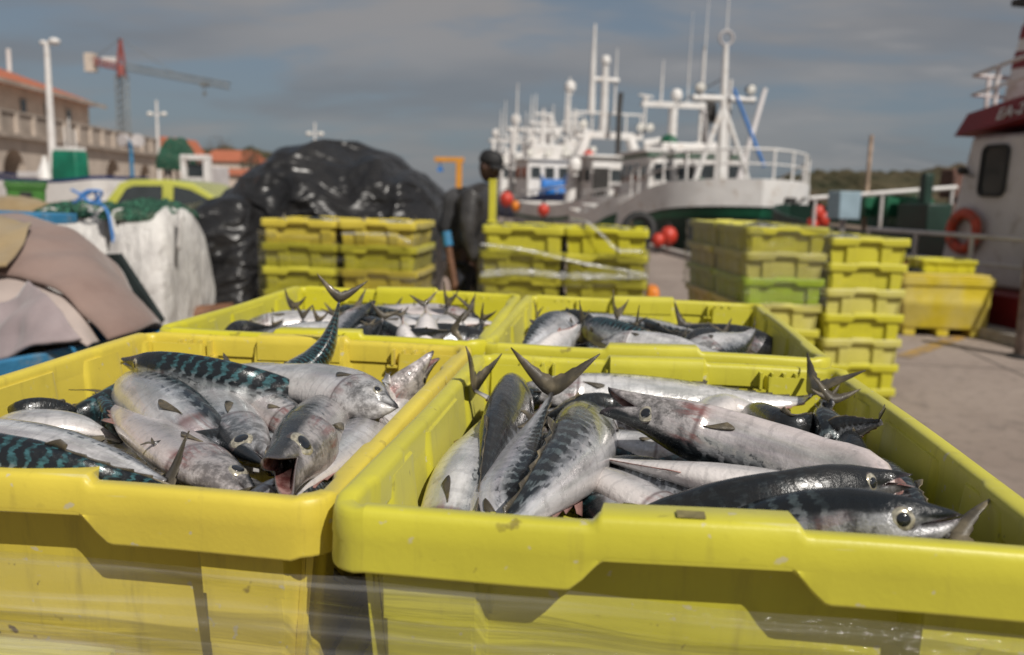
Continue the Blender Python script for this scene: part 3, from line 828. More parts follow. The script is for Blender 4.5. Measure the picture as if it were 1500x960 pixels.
fish2('mackerel with a wide gaping pink mouth facing the camera, nearest left crate', [(404, 700, .000), (416, 684, -.004), (440, 660, -.014), (468, 630, -.036), (496, 602, -.068), (518, 582, -.10), (535, 570, -.125)], 'pink', -32, hd=.041, thick=.036, gape=.030, full=.44)
fish2('pale pinkish mackerel lying diagonally, head down toward the gaping one', [(388, 742, -.045), (350, 716, -.036), (296, 682, -.034), (245, 648, -.036), (205, 618, -.04), (176, 594, -.045), (160, 580, -.05)], 'pink', 96, hd=.039, tail=.6, full=.42)
fish2('plump silver mackerel with a dark edge, in the middle of the nearest left crate', [(318, 700, -.12), (300, 662, -.050), (268, 622, -.026), (230, 588, -.022), (195, 565, -.03), (165, 550, -.05), (145, 540, -.09)], 'grey', 62, hd=.041, thick=.030)
fish2('silver mackerel with a zigzag dark back and clear eye, head pointing to the front', [(394, 682, -.030), (366, 656, -.030), (332, 618, -.034), (302, 588, -.04), (276, 566, -.055), (250, 548, -.08)], 'grey', -100, hd=.038, full=.40)
fish2('long silver mackerel crossing the front of the nearest left crate, tail to the right', [(-190, 632, -.045), (-110, 636, -.036), (-20, 650, -.032), (70, 664, -.032), (150, 680, -.034), (210, 696, -.034), (240, 706, -.030)], 'pale', -68, hd=.039, tail_dir=(.6, -.2, .3), tail_up=(-.4, .7, .75), tail=.75)
fish2('dark blue striped mackerel back right behind the front rim of the nearest left crate', [(-160, 672, -.02), (-80, 682, -.016), (10, 692, -.012), (90, 702, -.014), (165, 716, -.022), (230, 732, -.036), (290, 752, -.05)], 'blue', 10, hd=.040)
fish2('dark grey mackerel along the right wall of the nearest left crate', [(560, 612, -.07), (535, 645, -.042), (505, 682, -.034), (470, 722, -.036), (435, 762, -.048), (405, 795, -.07)], 'grey', 75, hd=.032)
fish2('mackerel propped in the back right corner with a bleeding open mouth', [(640, 520, .018), (626, 532, .006), (602, 560, -.02), (575, 595, -.055), (548, 630, -.09), (520, 660, -.12)], 'pink', 165, hd=.038, gape=.018, full=.42)
fish2('greenish barred mackerel back peeping out left of the pale diagonal one', [(60, 660, -.12), (105, 632, -.08), (150, 603, -.06), (185, 585, -.058), (220, 575, -.07), (260, 570, -.09)], 'blue', 30, hd=.038, det=False)
fish2('second greenish barred back beside the left wall with a thin fin lying on it', [(200, 665, -.12), (178, 635, -.075), (160, 610, -.06), (140, 594, -.056), (112, 598, -.052), (92, 600, -.05)], 'blue', -20, hd=.032, tail_dir=(-1, -.1, .05), tail_up=(.1, 1, .2), tail=.7)
fish2('short rounded silver flank near the left wall of the nearest left crate', [(-30, 640, -.10), (20, 628, -.06), (70, 622, -.046), (112, 622, -.046), (150, 634, -.06), (190, 655, -.09)], 'pale', -80, hd=.034, det=False)
fish2('bright mirror silver flank between the blue barred one and the bellied one', [(470, 650, -.08), (430, 622, -.054), (390, 602, -.046), (350, 588, -.05), (310, 578, -.07), (280, 572, -.09)], 'blue', 75, hd=.034, det=False)
fish2('pale mackerel tail half behind the bellied one near the back right', [(520, 640, -.09), (545, 605, -.06), (560, 578, -.03), (566, 560, -.012), (568, 548, .0)], 'pale', 50, hd=.034, tail_dir=(.05, .3, 1), tail_up=(.7, .6, .1), tail=.3, det=False)
fish2('dark mackerel with a thin fin crossing the pale diagonal one', [(440, 690, -.085), (400, 668, -.06), (350, 654, -.045), (300, 648, -.03), (255, 648, -.020), (225, 650, -.016)], 'dark', 20, hd=.020, tail_dir=(-1, -.05, .05), tail_up=(.1, 1, .05), tail=.4, det=False)

fish2('thin silver mackerel squeezed along the back wall behind the blue barred one', [(300, 560, -.05), (350, 552, -.04), (410, 552, -.036), (470, 560, -.04), (520, 572, -.05)], 'pale', -60, hd=.028, tail=.6)
fish2('grey mackerel wedged under the gaping pink mouth at the front rim', [(330, 770, -.055), (370, 745, -.048), (415, 728, -.045), (460, 712, -.05), (505, 700, -.06)], 'grey', 95, hd=.028, tail=.6)
fish2('pink flanked mackerel between the zigzag backed one and the bellied one', [(460, 650, -.058), (430, 622, -.045), (395, 600, -.04), (355, 582, -.044), (315, 572, -.055)], 'pink', 60, hd=.028, tail=.6)
fish2('small dark back at the left wall behind the long silver mackerel', [(-60, 620, -.07), (0, 616, -.055), (50, 612, -.05), (95, 612, -.055), (135, 620, -.07)], 'dark', 10, hd=.028, tail=.6)
fish2('silver flank low in the back right corner under the bleeding mouth', [(620, 590, -.08), (590, 600, -.055), (555, 615, -.05), (520, 632, -.055), (490, 650, -.07)], 'pale', 80, hd=.030, tail=.6)
# --- rear left crate: tails in the air
def up_tail(label, px, py1, Y, skin, lean, hd=.044, spread=(1, .25, .1), L=.36, grp=G4, tail=.95, roll=20, body=-1, away=.25, full=0):
    """a fish whose tail root (px, py1) at depth Y is lifted; its head lies low toward the camera (body -1) or away (1)"""
    r = aty(px, py1, Y); d = V3((lean, away, .9)).normalized(); sx = lean*.8*L
    pts = [r+V3((-sx, body*.80*L, -.13)), r+V3((-sx*.7, body*.56*L, -.085)), r+V3((-sx*.4, body*.30*L, -.052)), r+V3((-sx*.18, body*.12*L, -.030)), r-d*.012, r]
    k = (G1, G2, G3, G4).index(grp); cx, cy = FC[k]
    for p in pts[:3]: p.x = max(cx-.215, min(cx+.215, p.x)); p.y = max(cy-.30, min(cy+.31, p.y))
    return mackerel(label, pts, skin, roll, hd=hd, crate_group=grp, tail_dir=d, tail_up=spread, tail=tail, tail_spread=.115)
up_tail('mackerel with a tall narrow tail by the left wall of the rear left crate', 428, 452, 1.22, 'grey', .15, spread=(.25, 1, .1), roll=40)
up_tail('grey mackerel with a short spike of a tail, left in the rear left crate', 444, 466, 1.10, 'grey', -.1, spread=(.2, 1, 0), tail=1.0, roll=-50)
up_tail('pale mackerel belly with a red gash in the rear left crate', 464, 470, 1.08, 'pink', .3, spread=(.3, 1, 0), tail=.8, roll=150)
fish('dark mackerel stretched along the left wall of the rear left crate, thin tail up', [(250, 489, .93, 'y'), (290, 487, .98, 'y'), (340, 486, 1.02, 'y'), (380, 484, 1.06, 'y'), (402, 479, 1.09, 'y')], 'dark', 15, grp=G4, hd=.028, tail_dir=(.25, .2, 1), tail_up=(.2, .9, 0), tail=1.0)
fish('mackerel head with torn open gills in the middle of the rear left crate', [(546, 444, 1.20, 'y'), (536, 452, 1.18, 'y'), (522, 464, 1.14, 'y'), (506, 478, 1.08, 'y'), (492, 492, 1.0, 'y')], 'pink', -60, grp=G4, hd=.040, gape=.028, full=.42)
fish('grey mackerel crossing the middle of the rear left crate with a broad raised tail', [(600, 502, .95, 'y'), (572, 492, 1.0, 'y'), (550, 482, 1.05, 'y'), (530, 476, 1.1, 'y'), (515, 472, 1.15, 'y')], 'grey', -20, grp=G4, hd=.030, tail_dir=(-.4, .2, .8), tail_up=(.8, .1, .5), tail=1.6)
up_tail('dark mackerel nose down at the front rim of the rear left crate', 560, 466, .99, 'dark', .2, spread=(1, .2, .2), tail=1.1, roll=10)
up_tail('pale mackerel with little fins spread, belly toward the front rim of the rear left crate', 588, 462, 1.02, 'pale', -.35, spread=(.9, .3, .3), tail=.5, roll=170, hd=.046)
up_tail('big pale rhombic mackerel belly at the right of the rear left crate', 622, 446, 1.10, 'pale', -.25, spread=(.8, .5, .1), tail=.7, roll=178, hd=.052)
fish('dark mackerel with its forked tail hanging over the right wall of the rear left crate', [(590, 500, .93, 'y'), (615, 497, .91, 'y'), (636, 492, .90, 'y'), (650, 488, .89, 'y'), (660, 485, .89, 'y')], 'dark', 30, grp=G4, hd=.024, tail_dir=(.8, -.1, .15), tail_up=(.45, .1, 1), tail=2.4)
up_tail('mackerel with a thin upright tail behind the pale rhombic one', 656, 448, 1.30, 'dark', .1, spread=(.15, 1, 0), tail=1.2)
up_tail('mackerel with a leaning tail in the back right corner of the rear left crate', 692, 458, 1.28, 'dark', -.5, spread=(.25, 1, 0), tail=1.2)
up_tail('mackerel with a stubby tail behind the pale one with spread fins', 611, 454, 1.34, 'grey', .05, spread=(.2, 1, 0), tail=.5)
up_tail('grey mackerel tail leaning left at the back wall of the rear left crate', 578, 450, 1.40, 'grey', -.4, spread=(.9, .3, .2), tail=.5)
up_tail('pale pink mackerel tail between the gashed belly and the torn gills', 486, 458, 1.28, 'pink', .2, spread=(.5, .8, .1), tail=.5, roll=140)
up_tail('small dark tail beside the leaning one at the back right of the rear left crate', 708, 470, 1.12, 'dark', .25, spread=(.3, 1, 0), tail=.9, roll=60)
up_tail('silver mackerel flank against the right wall of the rear left crate', 676, 470, 1.12, 'pale', -.3, spread=(.7, .5, .2), tail=.8, roll=90)
up_tail('grey mackerel tail poking up at the back left corner of the rear left crate', 406, 466, 1.30, 'dark', .1, spread=(.2, 1, 0), tail=.5, roll=30)
up_tail('grey flanked mackerel tail down between the dark nose and the pale fins', 540, 476, .96, 'grey', -.2, spread=(.9, .2, .3), tail=.5, roll=80)

def lying(label, px, Y, dz, ang, skin, roll, grp, L=.40, hd=.038, bend=.03):
    c = aty(px, 470, Y); c.z = Z0+dz; d = V3((cos(rad(ang)), sin(rad(ang)), 0)); q = V3((-d.y, d.x, 0))
    k = (G1, G2, G3, G4).index(grp); cx, cy = FC[k]; c.x = max(cx-.13, min(cx+.13, c.x)); c.y = max(cy-.2, min(cy+.2, c.y))
    return mackerel(label, [c-d*L*.5-V3((0, 0, .02)), c-d*L*.22, c+d*L*.08+q*bend, c+d*L*.32+q*bend*.6, c+d*L*.5-V3((0, 0, .012))], skin, roll, hd=hd, crate_group=grp, tail=.7)
lying('silver mackerel lying crosswise under the tails at the left of the rear left crate', 450, 1.20, -.040, 15, 'pale', -70, G4)
lying('grey mackerel lying slantwise in the middle of the rear left crate', 560, 1.22, -.028, -35, 'grey', 60, G4)
lying('pink flanked mackerel lying flat at the back of the rear left crate', 600, 1.36, -.030, 170, 'pink', 75, G4)
lying('pale mackerel lying flat at the right of the rear left crate', 650, 1.16, -.030, 40, 'pale', -75, G4)
lying('dark mackerel lying crosswise near the front rim of the rear left crate', 610, 1.02, -.040, 185, 'dark', 20, G4)
lying('silver mackerel lying flat near the front rim of the rear left crate', 500, 1.02, -.040, 5, 'pale', -60, G4)
lying('grey mackerel lying flat at the back of the rear right crate', 900, 1.38, -.045, 10, 'grey', -65, G3)
lying('silver mackerel lying slantwise in the middle of the rear right crate', 960, 1.22, -.035, -25, 'pale', 70, G3)
lying('dark mackerel lying flat at the right of the rear right crate', 1040, 1.28, -.050, 160, 'dark', 25, G3)

# --- rear right crate
up_tail('dark mackerel with a thin tail at the left wall of the rear right crate', 786, 470, 1.28, 'dark', .0, grp=G3, spread=(.15, 1, 0), tail=1.0)
fish('dark mackerel lying at the back left of the rear right crate', [(880, 490, 1.2, 'y'), (850, 478, 1.24, 'y'), (820, 470, 1.28, 'y'), (795, 470, 1.3, 'y'), (780, 474, 1.3, 'y')], 'dark', 10, grp=G3, hd=.034, tail=.5)
fish('silver and dark mackerel at the front left of the rear right crate', [(845, 470, 1.18, 'y'), (820, 480, 1.08, 'y'), (795, 492, .98, 'y'), (772, 508, .90, 'y'), (758, 520, .86, 'y')], 'grey', 45, grp=G3, hd=.04, tail=.5)
up_tail('pale mackerel with its tail raised and belly showing, left in the rear right crate', 850, 472, 1.06, 'pale', .35, hd=.044, grp=G3, roll=170, spread=(.35, 1, 0), tail=1.1)
up_tail('mackerel with a pale upright tail at the centre of the rear right crate', 905, 466, 1.22, 'pink', .02, hd=.044, grp=G3, spread=(.3, 1, 0), tail=1.3)
up_tail('grey mackerel with a curved tail beside the pale upright one in the rear right crate', 928, 482, 1.14, 'grey', .4, grp=G3, spread=(.4, .9, .2), tail=1.1)
up_tail('low dark mackerel tail at the back wall of the rear right crate', 1000, 480, 1.36, 'dark', .5, grp=G3, spread=(.8, .3, .3), tail=1.0)
up_tail('grey mackerel lying tail up near the right end of the rear right crate', 1062, 492, 1.2, 'grey', -.3, grp=G3, spread=(.6, .7, .1), tail=.9, roll=70)
fish('long dark backed mackerel running right across the rear right crate', [(850, 476, 1.22, 'y'), (890, 488, 1.12, 'y'), (930, 496, 1.06, 'y'), (975, 502, 1.02, 'y'), (1005, 500, 1.02, 'y')], 'blue', -20, grp=G3, hd=.032, tail_dir=(.8, .2, .4), tail_up=(.3, .8, .4), tail=.6)
fish('long pale mackerel lying just behind the front rim of the rear right crate', [(880, 500, .98, 'y'), (930, 503, .96, 'y'), (985, 509, .93, 'y'), (1035, 517, .90, 'y'), (1075, 524, .88, 'y')], 'pale', -70, grp=G3, hd=.036, tail=.5)
fish('rounded dark back at the right of the rear right crate', [(1000, 512, 1.0, 'y'), (1020, 503, 1.06, 'y'), (1044, 500, 1.1, 'y'), (1066, 506, 1.08, 'y'), (1085, 516, 1.02, 'y')], 'dark', 5, grp=G3, hd=.030, det=False, tail=.3)
fish('pale mackerel with tail lifted in the right corner of the rear right crate', [(1010, 520, .94, 'y'), (1040, 512, 1.0, 'y'), (1068, 504, 1.06, 'y'), (1092, 493, 1.12, 'y'), (1105, 482, 1.16, 'y')], 'pale', 100, grp=G3, hd=.042, tail_dir=(.15, .2, 1), tail_up=(.1, .9, 0), tail=.7)
fish('grey mackerel with a low forked tail behind the long pale one', [(930, 478, 1.3, 'y'), (955, 486, 1.22, 'y'), (975, 492, 1.16, 'y'), (990, 494, 1.12, 'y'), (1000, 492, 1.1, 'y')], 'grey', 20, grp=G3, hd=.028, tail_dir=(.7, -.1, .5), tail_up=(.3, .8, .4), tail=.8)

# --- the layer below, glimpsed between the others
random.seed(21)
for k in range(4):
    cx, cy = FC[k]
    lab = 'mackerel buried deeper in the %s open crate, glimpsed between those on top' % _pos[k]
    n = 12 if k < 2 else 8
    for i in range(n):
        a = random.choice((0, 1))*pi/2+random.uniform(-.3, .3)
        L = random.uniform(.40, .46) if abs(cos(a)) < .7 else .40
        ux = random.uniform(-.17, .17); uy = -.28+.56*(i+.5)/n
        if abs(cos(a)) > .7: ux *= .2
        else: uy = max(-.12, min(.12, uy)); ux = -.2+.4*(i % 5)/4
        d = V3((cos(a), sin(a), 0))*random.choice((-1, 1)); c = V3((cx+ux, cy+uy, Z0-.098+random.uniform(-.02, .012)))
        s = V3((-d.y, d.x, 0))*random.uniform(-.03, .03)
        mackerel(lab, [c-d*L/2, c-d*L*.2+s*.6, c+d*L*.1+s, c+d*L*.32+s*.5, c+d*L*.45], random.choice(('grey', 'pale', 'blue', 'dark')), random.choice((-70, 75, 20, -95)), hd=.040, crate_group='mackerel buried in the open crates', det=False, eye=True, tail=.55)
# ------------------------------------------------------------------ middle ground
for p_ in PALLETS:
    (o_, ax_, ay_), w_, l_, z_, lb_, rz_ = p_
    pallet(o_, ax_, ay_, w_, l_, z_, lb_, rz_)

# stretch film
def film_mat(name, base=.10, streak=.5, glossy=.35, sc=(1.2, 1.2, 55), tint=(.80, .80, .76), rough=.07):
    m = bpy.data.materials.new(name); m.use_nodes = True
    t = NT.__new__(NT); t.m = m; t.t = m.node_tree; t.n = t.t.nodes; t.n.clear()
    out = t.N('ShaderNodeOutputMaterial'); o = t.obj()
    tr = t.N('ShaderNodeBsdfTransparent'); df = t.N('ShaderNodeBsdfDiffuse'); gl = t.N('ShaderNodeBsdfGlossy')
    tr.inputs[0].default_value = (.95, .95, .93, 1)
    df.inputs[0].default_value = (*tint, 1); gl.inputs['Roughness'].default_value = rough
    n = t.noise(t.mapping(o, sc), 1, 5, .6, .3); n2 = t.noise(t.mapping(o, (3, 3, 9)), 1, 4, .6)
    b = t.bump(t.math('ADD', n, t.math('MULTIPLY', n2, .8)), .9, .016)
    t.L(b, gl.inputs['Normal'])
    f1 = t.math('ADD', base, t.math('MULTIPLY', t.math('MULTIPLY', t.sstep(n, .45, .75), t.sstep(n2, .3, .7)), streak))
    m1 = t.N('ShaderNodeMixShader'); t.L(f1, m1.inputs[0]); t.L(tr.outputs[0], m1.inputs[1]); t.L(df.outputs[0], m1.inputs[2])
    fr = t.N('ShaderNodeFresnel'); fr.inputs[0].default_value = 1.45; t.L(b, fr.inputs[1])
    f2 = t.math('ADD', t.math('MULTIPLY', fr.outputs[0], .45), t.math('MULTIPLY', t.sstep(n, .5, .8), glossy), clamp=True)
    m2 = t.N('ShaderNodeMixShader'); t.L(f2, m2.inputs[0]); t.L(m1.outputs[0], m2.inputs[1]); t.L(gl.outputs[0], m2.inputs[2])
    t.L(m2.outputs[0], out.inputs[0]); return m
FILM = film_mat('stretch_film', .05, .34, .05, (1.0, 1.0, 70))
FILMC = film_mat('stretch_film_clear', .0, .13, .05, (1.5, 1.5, 22))
FILMB = film_mat('stretch_film_twisted', .12, .35, .9, (14, 14, 60), rough=.24)
def wrap(name, label, corners, zs, mat, jit=.004, seed=0, n=22, rope=None, drop=0):
    """film round a rectangle of corners (world xy, in order), between heights zs"""
    m = MB(); rows = []
    N = len(corners)
    for z in zs:
        row = []
        for i in range(N):
            a = V3((*corners[i], 0)); b = V3((*corners[(i+1) % N], 0))
            nrm = V3(((b-a).y, -(b-a).x, 0)).normalized()
            for k in range(n):
                f = k/n; p = a.lerp(b, f); 
                off = jit*mnoise.noise(V3((p.x*5+seed, p.y*5, z*42)))*2-.012*sin(pi*f)*(1 if drop == 0 else 0)
                row.append(V3((p.x+nrm.x*off, p.y+nrm.y*off, z+.006*mnoise.noise(V3((p.x*3, p.y*3, seed))))))
        rows.append(row)
    m.grid(rows, closed=True)
    o = m.build(name, mat, None, 180, fix=True)
    return tag(o, label, 'plastic film', 'stretch film round the crate stacks')
def rect_of(o, ax, ay, w, l, grow=.012):
    g = grow; P_ = [o-ax*g-ay*g, o+ax*(w+g)-ay*g, o+ax*(w+g)+ay*(l+g), o-ax*g+ay*(l+g)]
    return [(p.x, p.y) for p in P_]
x0, x1 = FC[1][0]-CW/2-.003, FC[0][0]+CW/2+.003; y0, y1 = min(FC[0][1], FC[1][1])-CL/2-.002, FC[2][1]+CL/2+.004
wrap('stretch_film', 'thin clear streaky film wrapped round the front stack below its open crates', [(x0, y0-.002), (x1, y0-.002), (x1, y1), (x0, y1)], [Z0-.058-.007*k for k in range(70)], FILM, .006, 3, 46)
o_, ax_, ay_ = SA
wrap('stretch_film', 'clear film round the crate stack before the black tarpaulin', rect_of(o_, ax_, ay_, 1.206, .775), [1.22-.05*k for k in range(20)], FILMC, .010, 9)
o_, ax_, ay_ = SB
wrap('stretch_film', 'clear glinting film round the crate stack beside the man', rect_of(o_, ax_, ay_, 1.206, .775), [1.15-.04*k for k in range(18)], FILMC, .010, 17)
o_, ax_, ay_ = SC
wrap('stretch_film', 'greyish film round the left column of the tall crate stack by the boats', rect_of(o_, ax_, ay_, .606, 1.55), [1.36-.03*k for k in range(20)], film_mat('stretch_film_grey', .02, .16, .06, tint=(.5, .48, .43)), .010, 27)  # film tint darkened to carry the shade on the stack's left side
# twisted film bands round the stack beside the man, and one slanting down its corner
def band(label, pts, r, flat=2.2):
    at, L = catmull([V3(p) for p in pts], 0); m = MB(); rows = []
    for i in range(61):
        p = at(i/60); rr = r*(1+.5*mnoise.noise(V3((i*.45, r*90, 1))))
        row = []
        for k in range(8):
            a = 2*pi*k/8; row.append(p+V3((0, .43, .90))*(sin(a)*rr*flat*.6)+V3((.1, -.9, .43))*(cos(a)*rr*.22))
        rows.append(row)
    m.grid(rows, closed=True)
    return tag(m.build('film_band', FILMB, None, 180), label, 'film band', 'twisted bands of stretch film')
Yb = 5.52
band('twisted film band running level across the stack beside the man', [aty(704, 402, Yb), aty(760, 398, Yb), aty(830, 404, Yb-.01), aty(900, 405, Yb), aty(948, 404, Yb)], .020)
band('twisted film band slanting from the left edge across the stack beside the man', [aty(704, 358, Yb), aty(740, 362, Yb), aty(780, 368, Yb), aty(850, 385, Yb), aty(946, 402, Yb)], .010)
band('loose twisted film hanging over the right corner of the stack beside the man', [aty(836, 321, Yb+.1), aty(860, 326, Yb-.01), aty(884, 346, Yb-.02), aty(905, 366, Yb-.02), aty(940, 368, Yb)], .012)
band('thin film strand across the stack before the black tarpaulin', [aty(500, 342, 5.69), aty(550, 343, 5.69), aty(580, 345, 5.69), aty(600, 355, 5.69)], .007)

# a few fish in the crates of the stacks behind
random.seed(5)
_ft = None
for (o_, ax_, ay_), zt, nm, ndep in ((SA, 1.30, 'before the black tarpaulin', 1), (SB, 1.305, 'beside the man', 1), (SC, 1.352, 'by the boats', 2)):
    for c in range(2):
        for k in range(6):
            q = o_+ax_*(.302+.606*c)+ay_*(.12+.1*k+.0)
            z = zt-.028-(0 if nm != 'by the boats' or c == 0 else .065)
            a = random.uniform(-.4, .4)+(pi if k % 2 else 0); d = ax_*cos(a)+ay_*sin(a); q = q+V3((0, 0, z))
            lf = .03 if k % 3 == 1 else 0
            mackerel('mackerel lying in the top crates of the stack %s' % nm, [q-d*.17, q-d*.08, q+d*.04+V3((0, 0, .006)), q+d*.13+V3((0, 0, lf*.4)), q+d*.18+V3((0, 0, lf))], random.choice(('grey', 'pale', 'dark')), random.choice((-60, 70, 20)), hd=.038,
                     crate_group='mackerel in the stacks behind', det=False, tail=.9, tail_dir=(d+V3((0, 0, 1.2 if lf else 0))) if lf else None)
m = MB(); q = atz(1012, 762, Z0+.0085); q = q-V3(CRATE.location); m.box(q, (.022, .014, .0012))
PATCH = basic('worn_label', (.20, .17, .07), .6, 0, .3, 60); m.build('worn_label_patch', PATCH, CRATE)
# yellow post standing on the stack beside the man
m = MB(); a = aty(721, 326, 5.75); m.box((a.x, a.y, a.z+.145), (.052, .052, .30)); m.box((a.x, a.y, a.z+.305), (.058, .058, .02)); m.box((a.x, a.y, a.z+.005), (.075, .075, .012))
tag(m.build('yellow_post', Y_LEMON, bevel=.004), 'upright yellow plastic post on the corner of the stack beside the man', 'post')
# orange barrier foot behind
OR = basic('orange_plastic', (.72, .22, .02), .45, 0, .1, 5)
t_ = thing('barrier', 'orange plastic barrier behind the stack beside the man', 'barrier', (0, 0, 0))
a = aty(956, 419, 6.6); m = MB(); m.box((a.x, a.y, a.z/2), (.16, .5, a.z), taper=.62); m.build('barrier_body', OR, t_, bevel=.03)
m = MB(); m.box((a.x, a.y, .05), (.34, .62, .1)); m.build('barrier_foot', basic('black_rubber', (.018, .018, .018), .7, 0, .3, 20), t_, bevel=.015)
RUB = MATS['black_rubber']

# ------------------------------------------------------------------ loft and mound helpers
def resample(c, n):
    at, L = catmull([V3(p) for p in c], 0); return [at(i/(n-1)) for i in range(n)]
def loft(name, curves, mat, parent=None, n=44, m_=26, fold=.012, fs=(6, 6, 6), seed=0, thick=.008, ridged=0):
    R = [resample(c, n) for c in curves]
    cols = [resample([R[i][k] for i in range(len(R))], m_) for k in range(n)]
    rows = [[cols[k][j] for k in range(n)] for j in range(m_)]
    out = []
    for j in range(m_):
        row = []
        for k in range(n):
            p = rows[j][k]; du = rows[j][min(k+1, n-1)]-rows[j][max(k-1, 0)]; dv = rows[min(j+1, m_-1)][k]-rows[max(j-1, 0)][k]
            nr = du.cross(dv)
            nr = nr.normalized() if nr.length > 1e-9 else V3((0, 0, 1))
            q = V3((p.x*fs[0]+seed, p.y*fs[1], p.z*fs[2]))
            h = mnoise.noise(q)+.5*mnoise.noise(q*2.3)
            if ridged: h = h*(1-ridged)+ridged*(1-2*abs(mnoise.noise(q*1.4)))
            row.append(p+nr*fold*h)
        out.append(row)
    m = MB(); m.grid(out); return m.build(name, mat, parent, 180, solid=thick, fix=True)
def mound(name, prof, Y, ry, mat, parent=None, fold=.05, fs=3.0, seed=0, ridged=.6, n=70, m_=46, ex=2.6, zb=0.0, aniso=None):
    """prof: photo outline [(px,py)] at depth Y; the body bulges ry metres either way"""
    top = resample([aty(px, py, Y-ry*.35) for px, py in prof], n)
    out = []
    for j in range(m_):
        th = pi*j/(m_-1); c, s = cos(th), sin(th)
        yy = -math.copysign(abs(c)**(2/ex), c); zz = abs(s)**(2/ex)
        row = []
        for k in range(n):
            T = top[k]; e = sin(pi*min(1, max(0, k/(n-1)))); w = ry*(.55+.45*e**.4)
            z = zb+(T.z-zb)*zz; p = V3((T.x, Y+yy*w, z))
            if aniso:
                d1, d2, f1, f2 = aniso; g = p.z-yy*w*.6
                wq = mnoise.noise(V3((p.x*1.1+seed, g*1.1, 2)))*.5
                q = V3(((p.x*d1-g*d2)*f1+seed, (p.x*d2+g*d1)*f2+wq*f2*.5, seed*.7))
            else: q = V3((p.x*fs+seed, p.y*fs, p.z*fs*.8+T.x*.5))
            h = mnoise.noise(q)+.35*mnoise.noise(q*2.4)
            h = h*(1-ridged)+ridged*(1-2.2*abs(mnoise.noise(q*1.1+V3((3, 1, 7)))))
            if aniso: h = .55*h+1.1*(mnoise.voronoi(q*1.3+V3((0, 0, g*.6)))[0][0]-.35)+.45*(mnoise.voronoi(V3((p.x, p.y, p.z))*2.7)[0][0]-.3)
            nrm = V3((.0, yy*.8, zz)).normalized()
            row.append(p+nrm*fold*h*(0.3+.7*min(1, zz*3)))
        out.append(row)
    m = MB(); m.grid(out); return m.build(name, mat, parent, 180)
# black tarpaulin over a heap
t = NT('black_tarp'); o = t.obj()
n = t.noise(o, 1.3, 4, .5, .6); n2 = t.noise(t.mapping(o, (.7, 1.0, 2.4), rot=(.2, .75, .2)), 1.5, 3, .45, .9); n3 = t.noise(t.mapping(o, (2.6, 1, .7), rot=(.1, .5, .1)), 2.0, 3, .5, .5)
t.set(col=t.mix(n, (.010, .010, .011), (.024, .023, .023)), rough=.3, spec=.5)
t.L(t.math('ADD', .22, t.math('MULTIPLY', n, .26)), t.b.inputs['Roughness'])
v1 = t.N('ShaderNodeTexVoronoi'); v1.inputs['Scale'].default_value = 2.1; v2 = t.N('ShaderNodeTexVoronoi'); v2.inputs['Scale'].default_value = 4.6
wv = t.N('ShaderNodeVectorMath', operation='ADD'); t.L(t.mapping(o, (.8, 1, 1.5), rot=(.2, .7, .2)), wv.inputs[0])
wn = t.N('ShaderNodeVectorMath', operation='SCALE'); t.L(t.noise(o, 1.6, 2, .5, out='Color'), wn.inputs[0]); wn.inputs['Scale'].default_value = .8; t.L(wn.outputs[0], wv.inputs[1])
t.L(wv.outputs[0], v1.inputs[0]); t.L(wv.outputs[0], v2.inputs[0])
t.set(normal=t.bump(t.math('ADD', t.math('ADD', v1.outputs[0], t.math('MULTIPLY', v2.outputs[0], .4)), t.math('MULTIPLY', n2, .8)), .55, .30)); TARP = t.m
o = mound('tarpaulin', [(318, 440), (322, 350), (332, 300), (350, 279), (366, 253), (392, 242), (408, 235), (440, 238), (490, 233), (532, 237), (556, 241), (578, 259), (600, 262), (616, 279), (626, 291), (640, 312), (646, 350), (648, 420)], 8.4, 1.15, TARP, fold=.20, seed=4, n=150, m_=100, aniso=(.82, .57, .42, 1.5), ridged=.75)
tag(o, 'glossy black tarpaulin thrown over a tall heap behind the crate stack', 'tarpaulin')
o = mound('black_sack', [(236, 470), (246, 410), (258, 352), (282, 318), (320, 303), (352, 306), (374, 340), (384, 400), (388, 470)], 7.1, .55, TARP, fold=.13, seed=11, n=90, m_=70, aniso=(.9, -.42, .8, 2.4), ridged=.75)
tag(o, 'crumpled black plastic sack at the foot of the black tarpaulin', 'sack')
# white big bags
t = NT('white_bag_cloth'); o = t.obj()
n = t.noise(o, 4, 5, .6, .6); n2 = t.noise(t.mapping(o, (1.6, 1.6, .55)), 4, 5, .6, 1.4); wv = t.noise(o, 90, 2)
t.set(col=t.mix(t.sstep(n, .3, .7), (.52, .50, .48), (.68, .66, .63)), rough=.6)
t.set(normal=t.bump(t.math('ADD', t.math('MULTIPLY', n2, 1.2), t.math('MULTIPLY', wv, .04)), .8, .06)); BAG = t.m
BLUE_R = basic('blue_rope', (.06, .22, .55), .6, 0, .3, 60, .4, 120)
def bag(label, prof, Y, ry, seed):
    t_ = thing('big_bag', label, 'bag', aty(prof[0][0], 460, Y)*1, 0, 'white bulk bags of nets')
    t_.location = (0, 0, 0)
    mound('bag_body', prof, Y, ry, BAG, t_, fold=.06, seed=seed, ex=3.4, n=90, m_=70, aniso=(.95, .3, 2.6, .9), ridged=.55)
    cx = sum(p[0] for p in prof)/len(prof); ty = min(p[1] for p in prof)
    for sx in (-1, 1):
        w = (prof[-1][0]-prof[0][0])*.36
        b = aty(cx+sx*w, ty+16, Y-.3); c = aty(cx+sx*(w+6), ty+60, Y-.36)
        m = MB(); m.tube(resample([b+V3((0, .12, 0)), b+V3((sx*.03, .03, .07)), b+V3((sx*.08, -.05, .02)), c], 14), .018, 6); m.build('lifting_loop', BAG, t_, 180)
    return t_
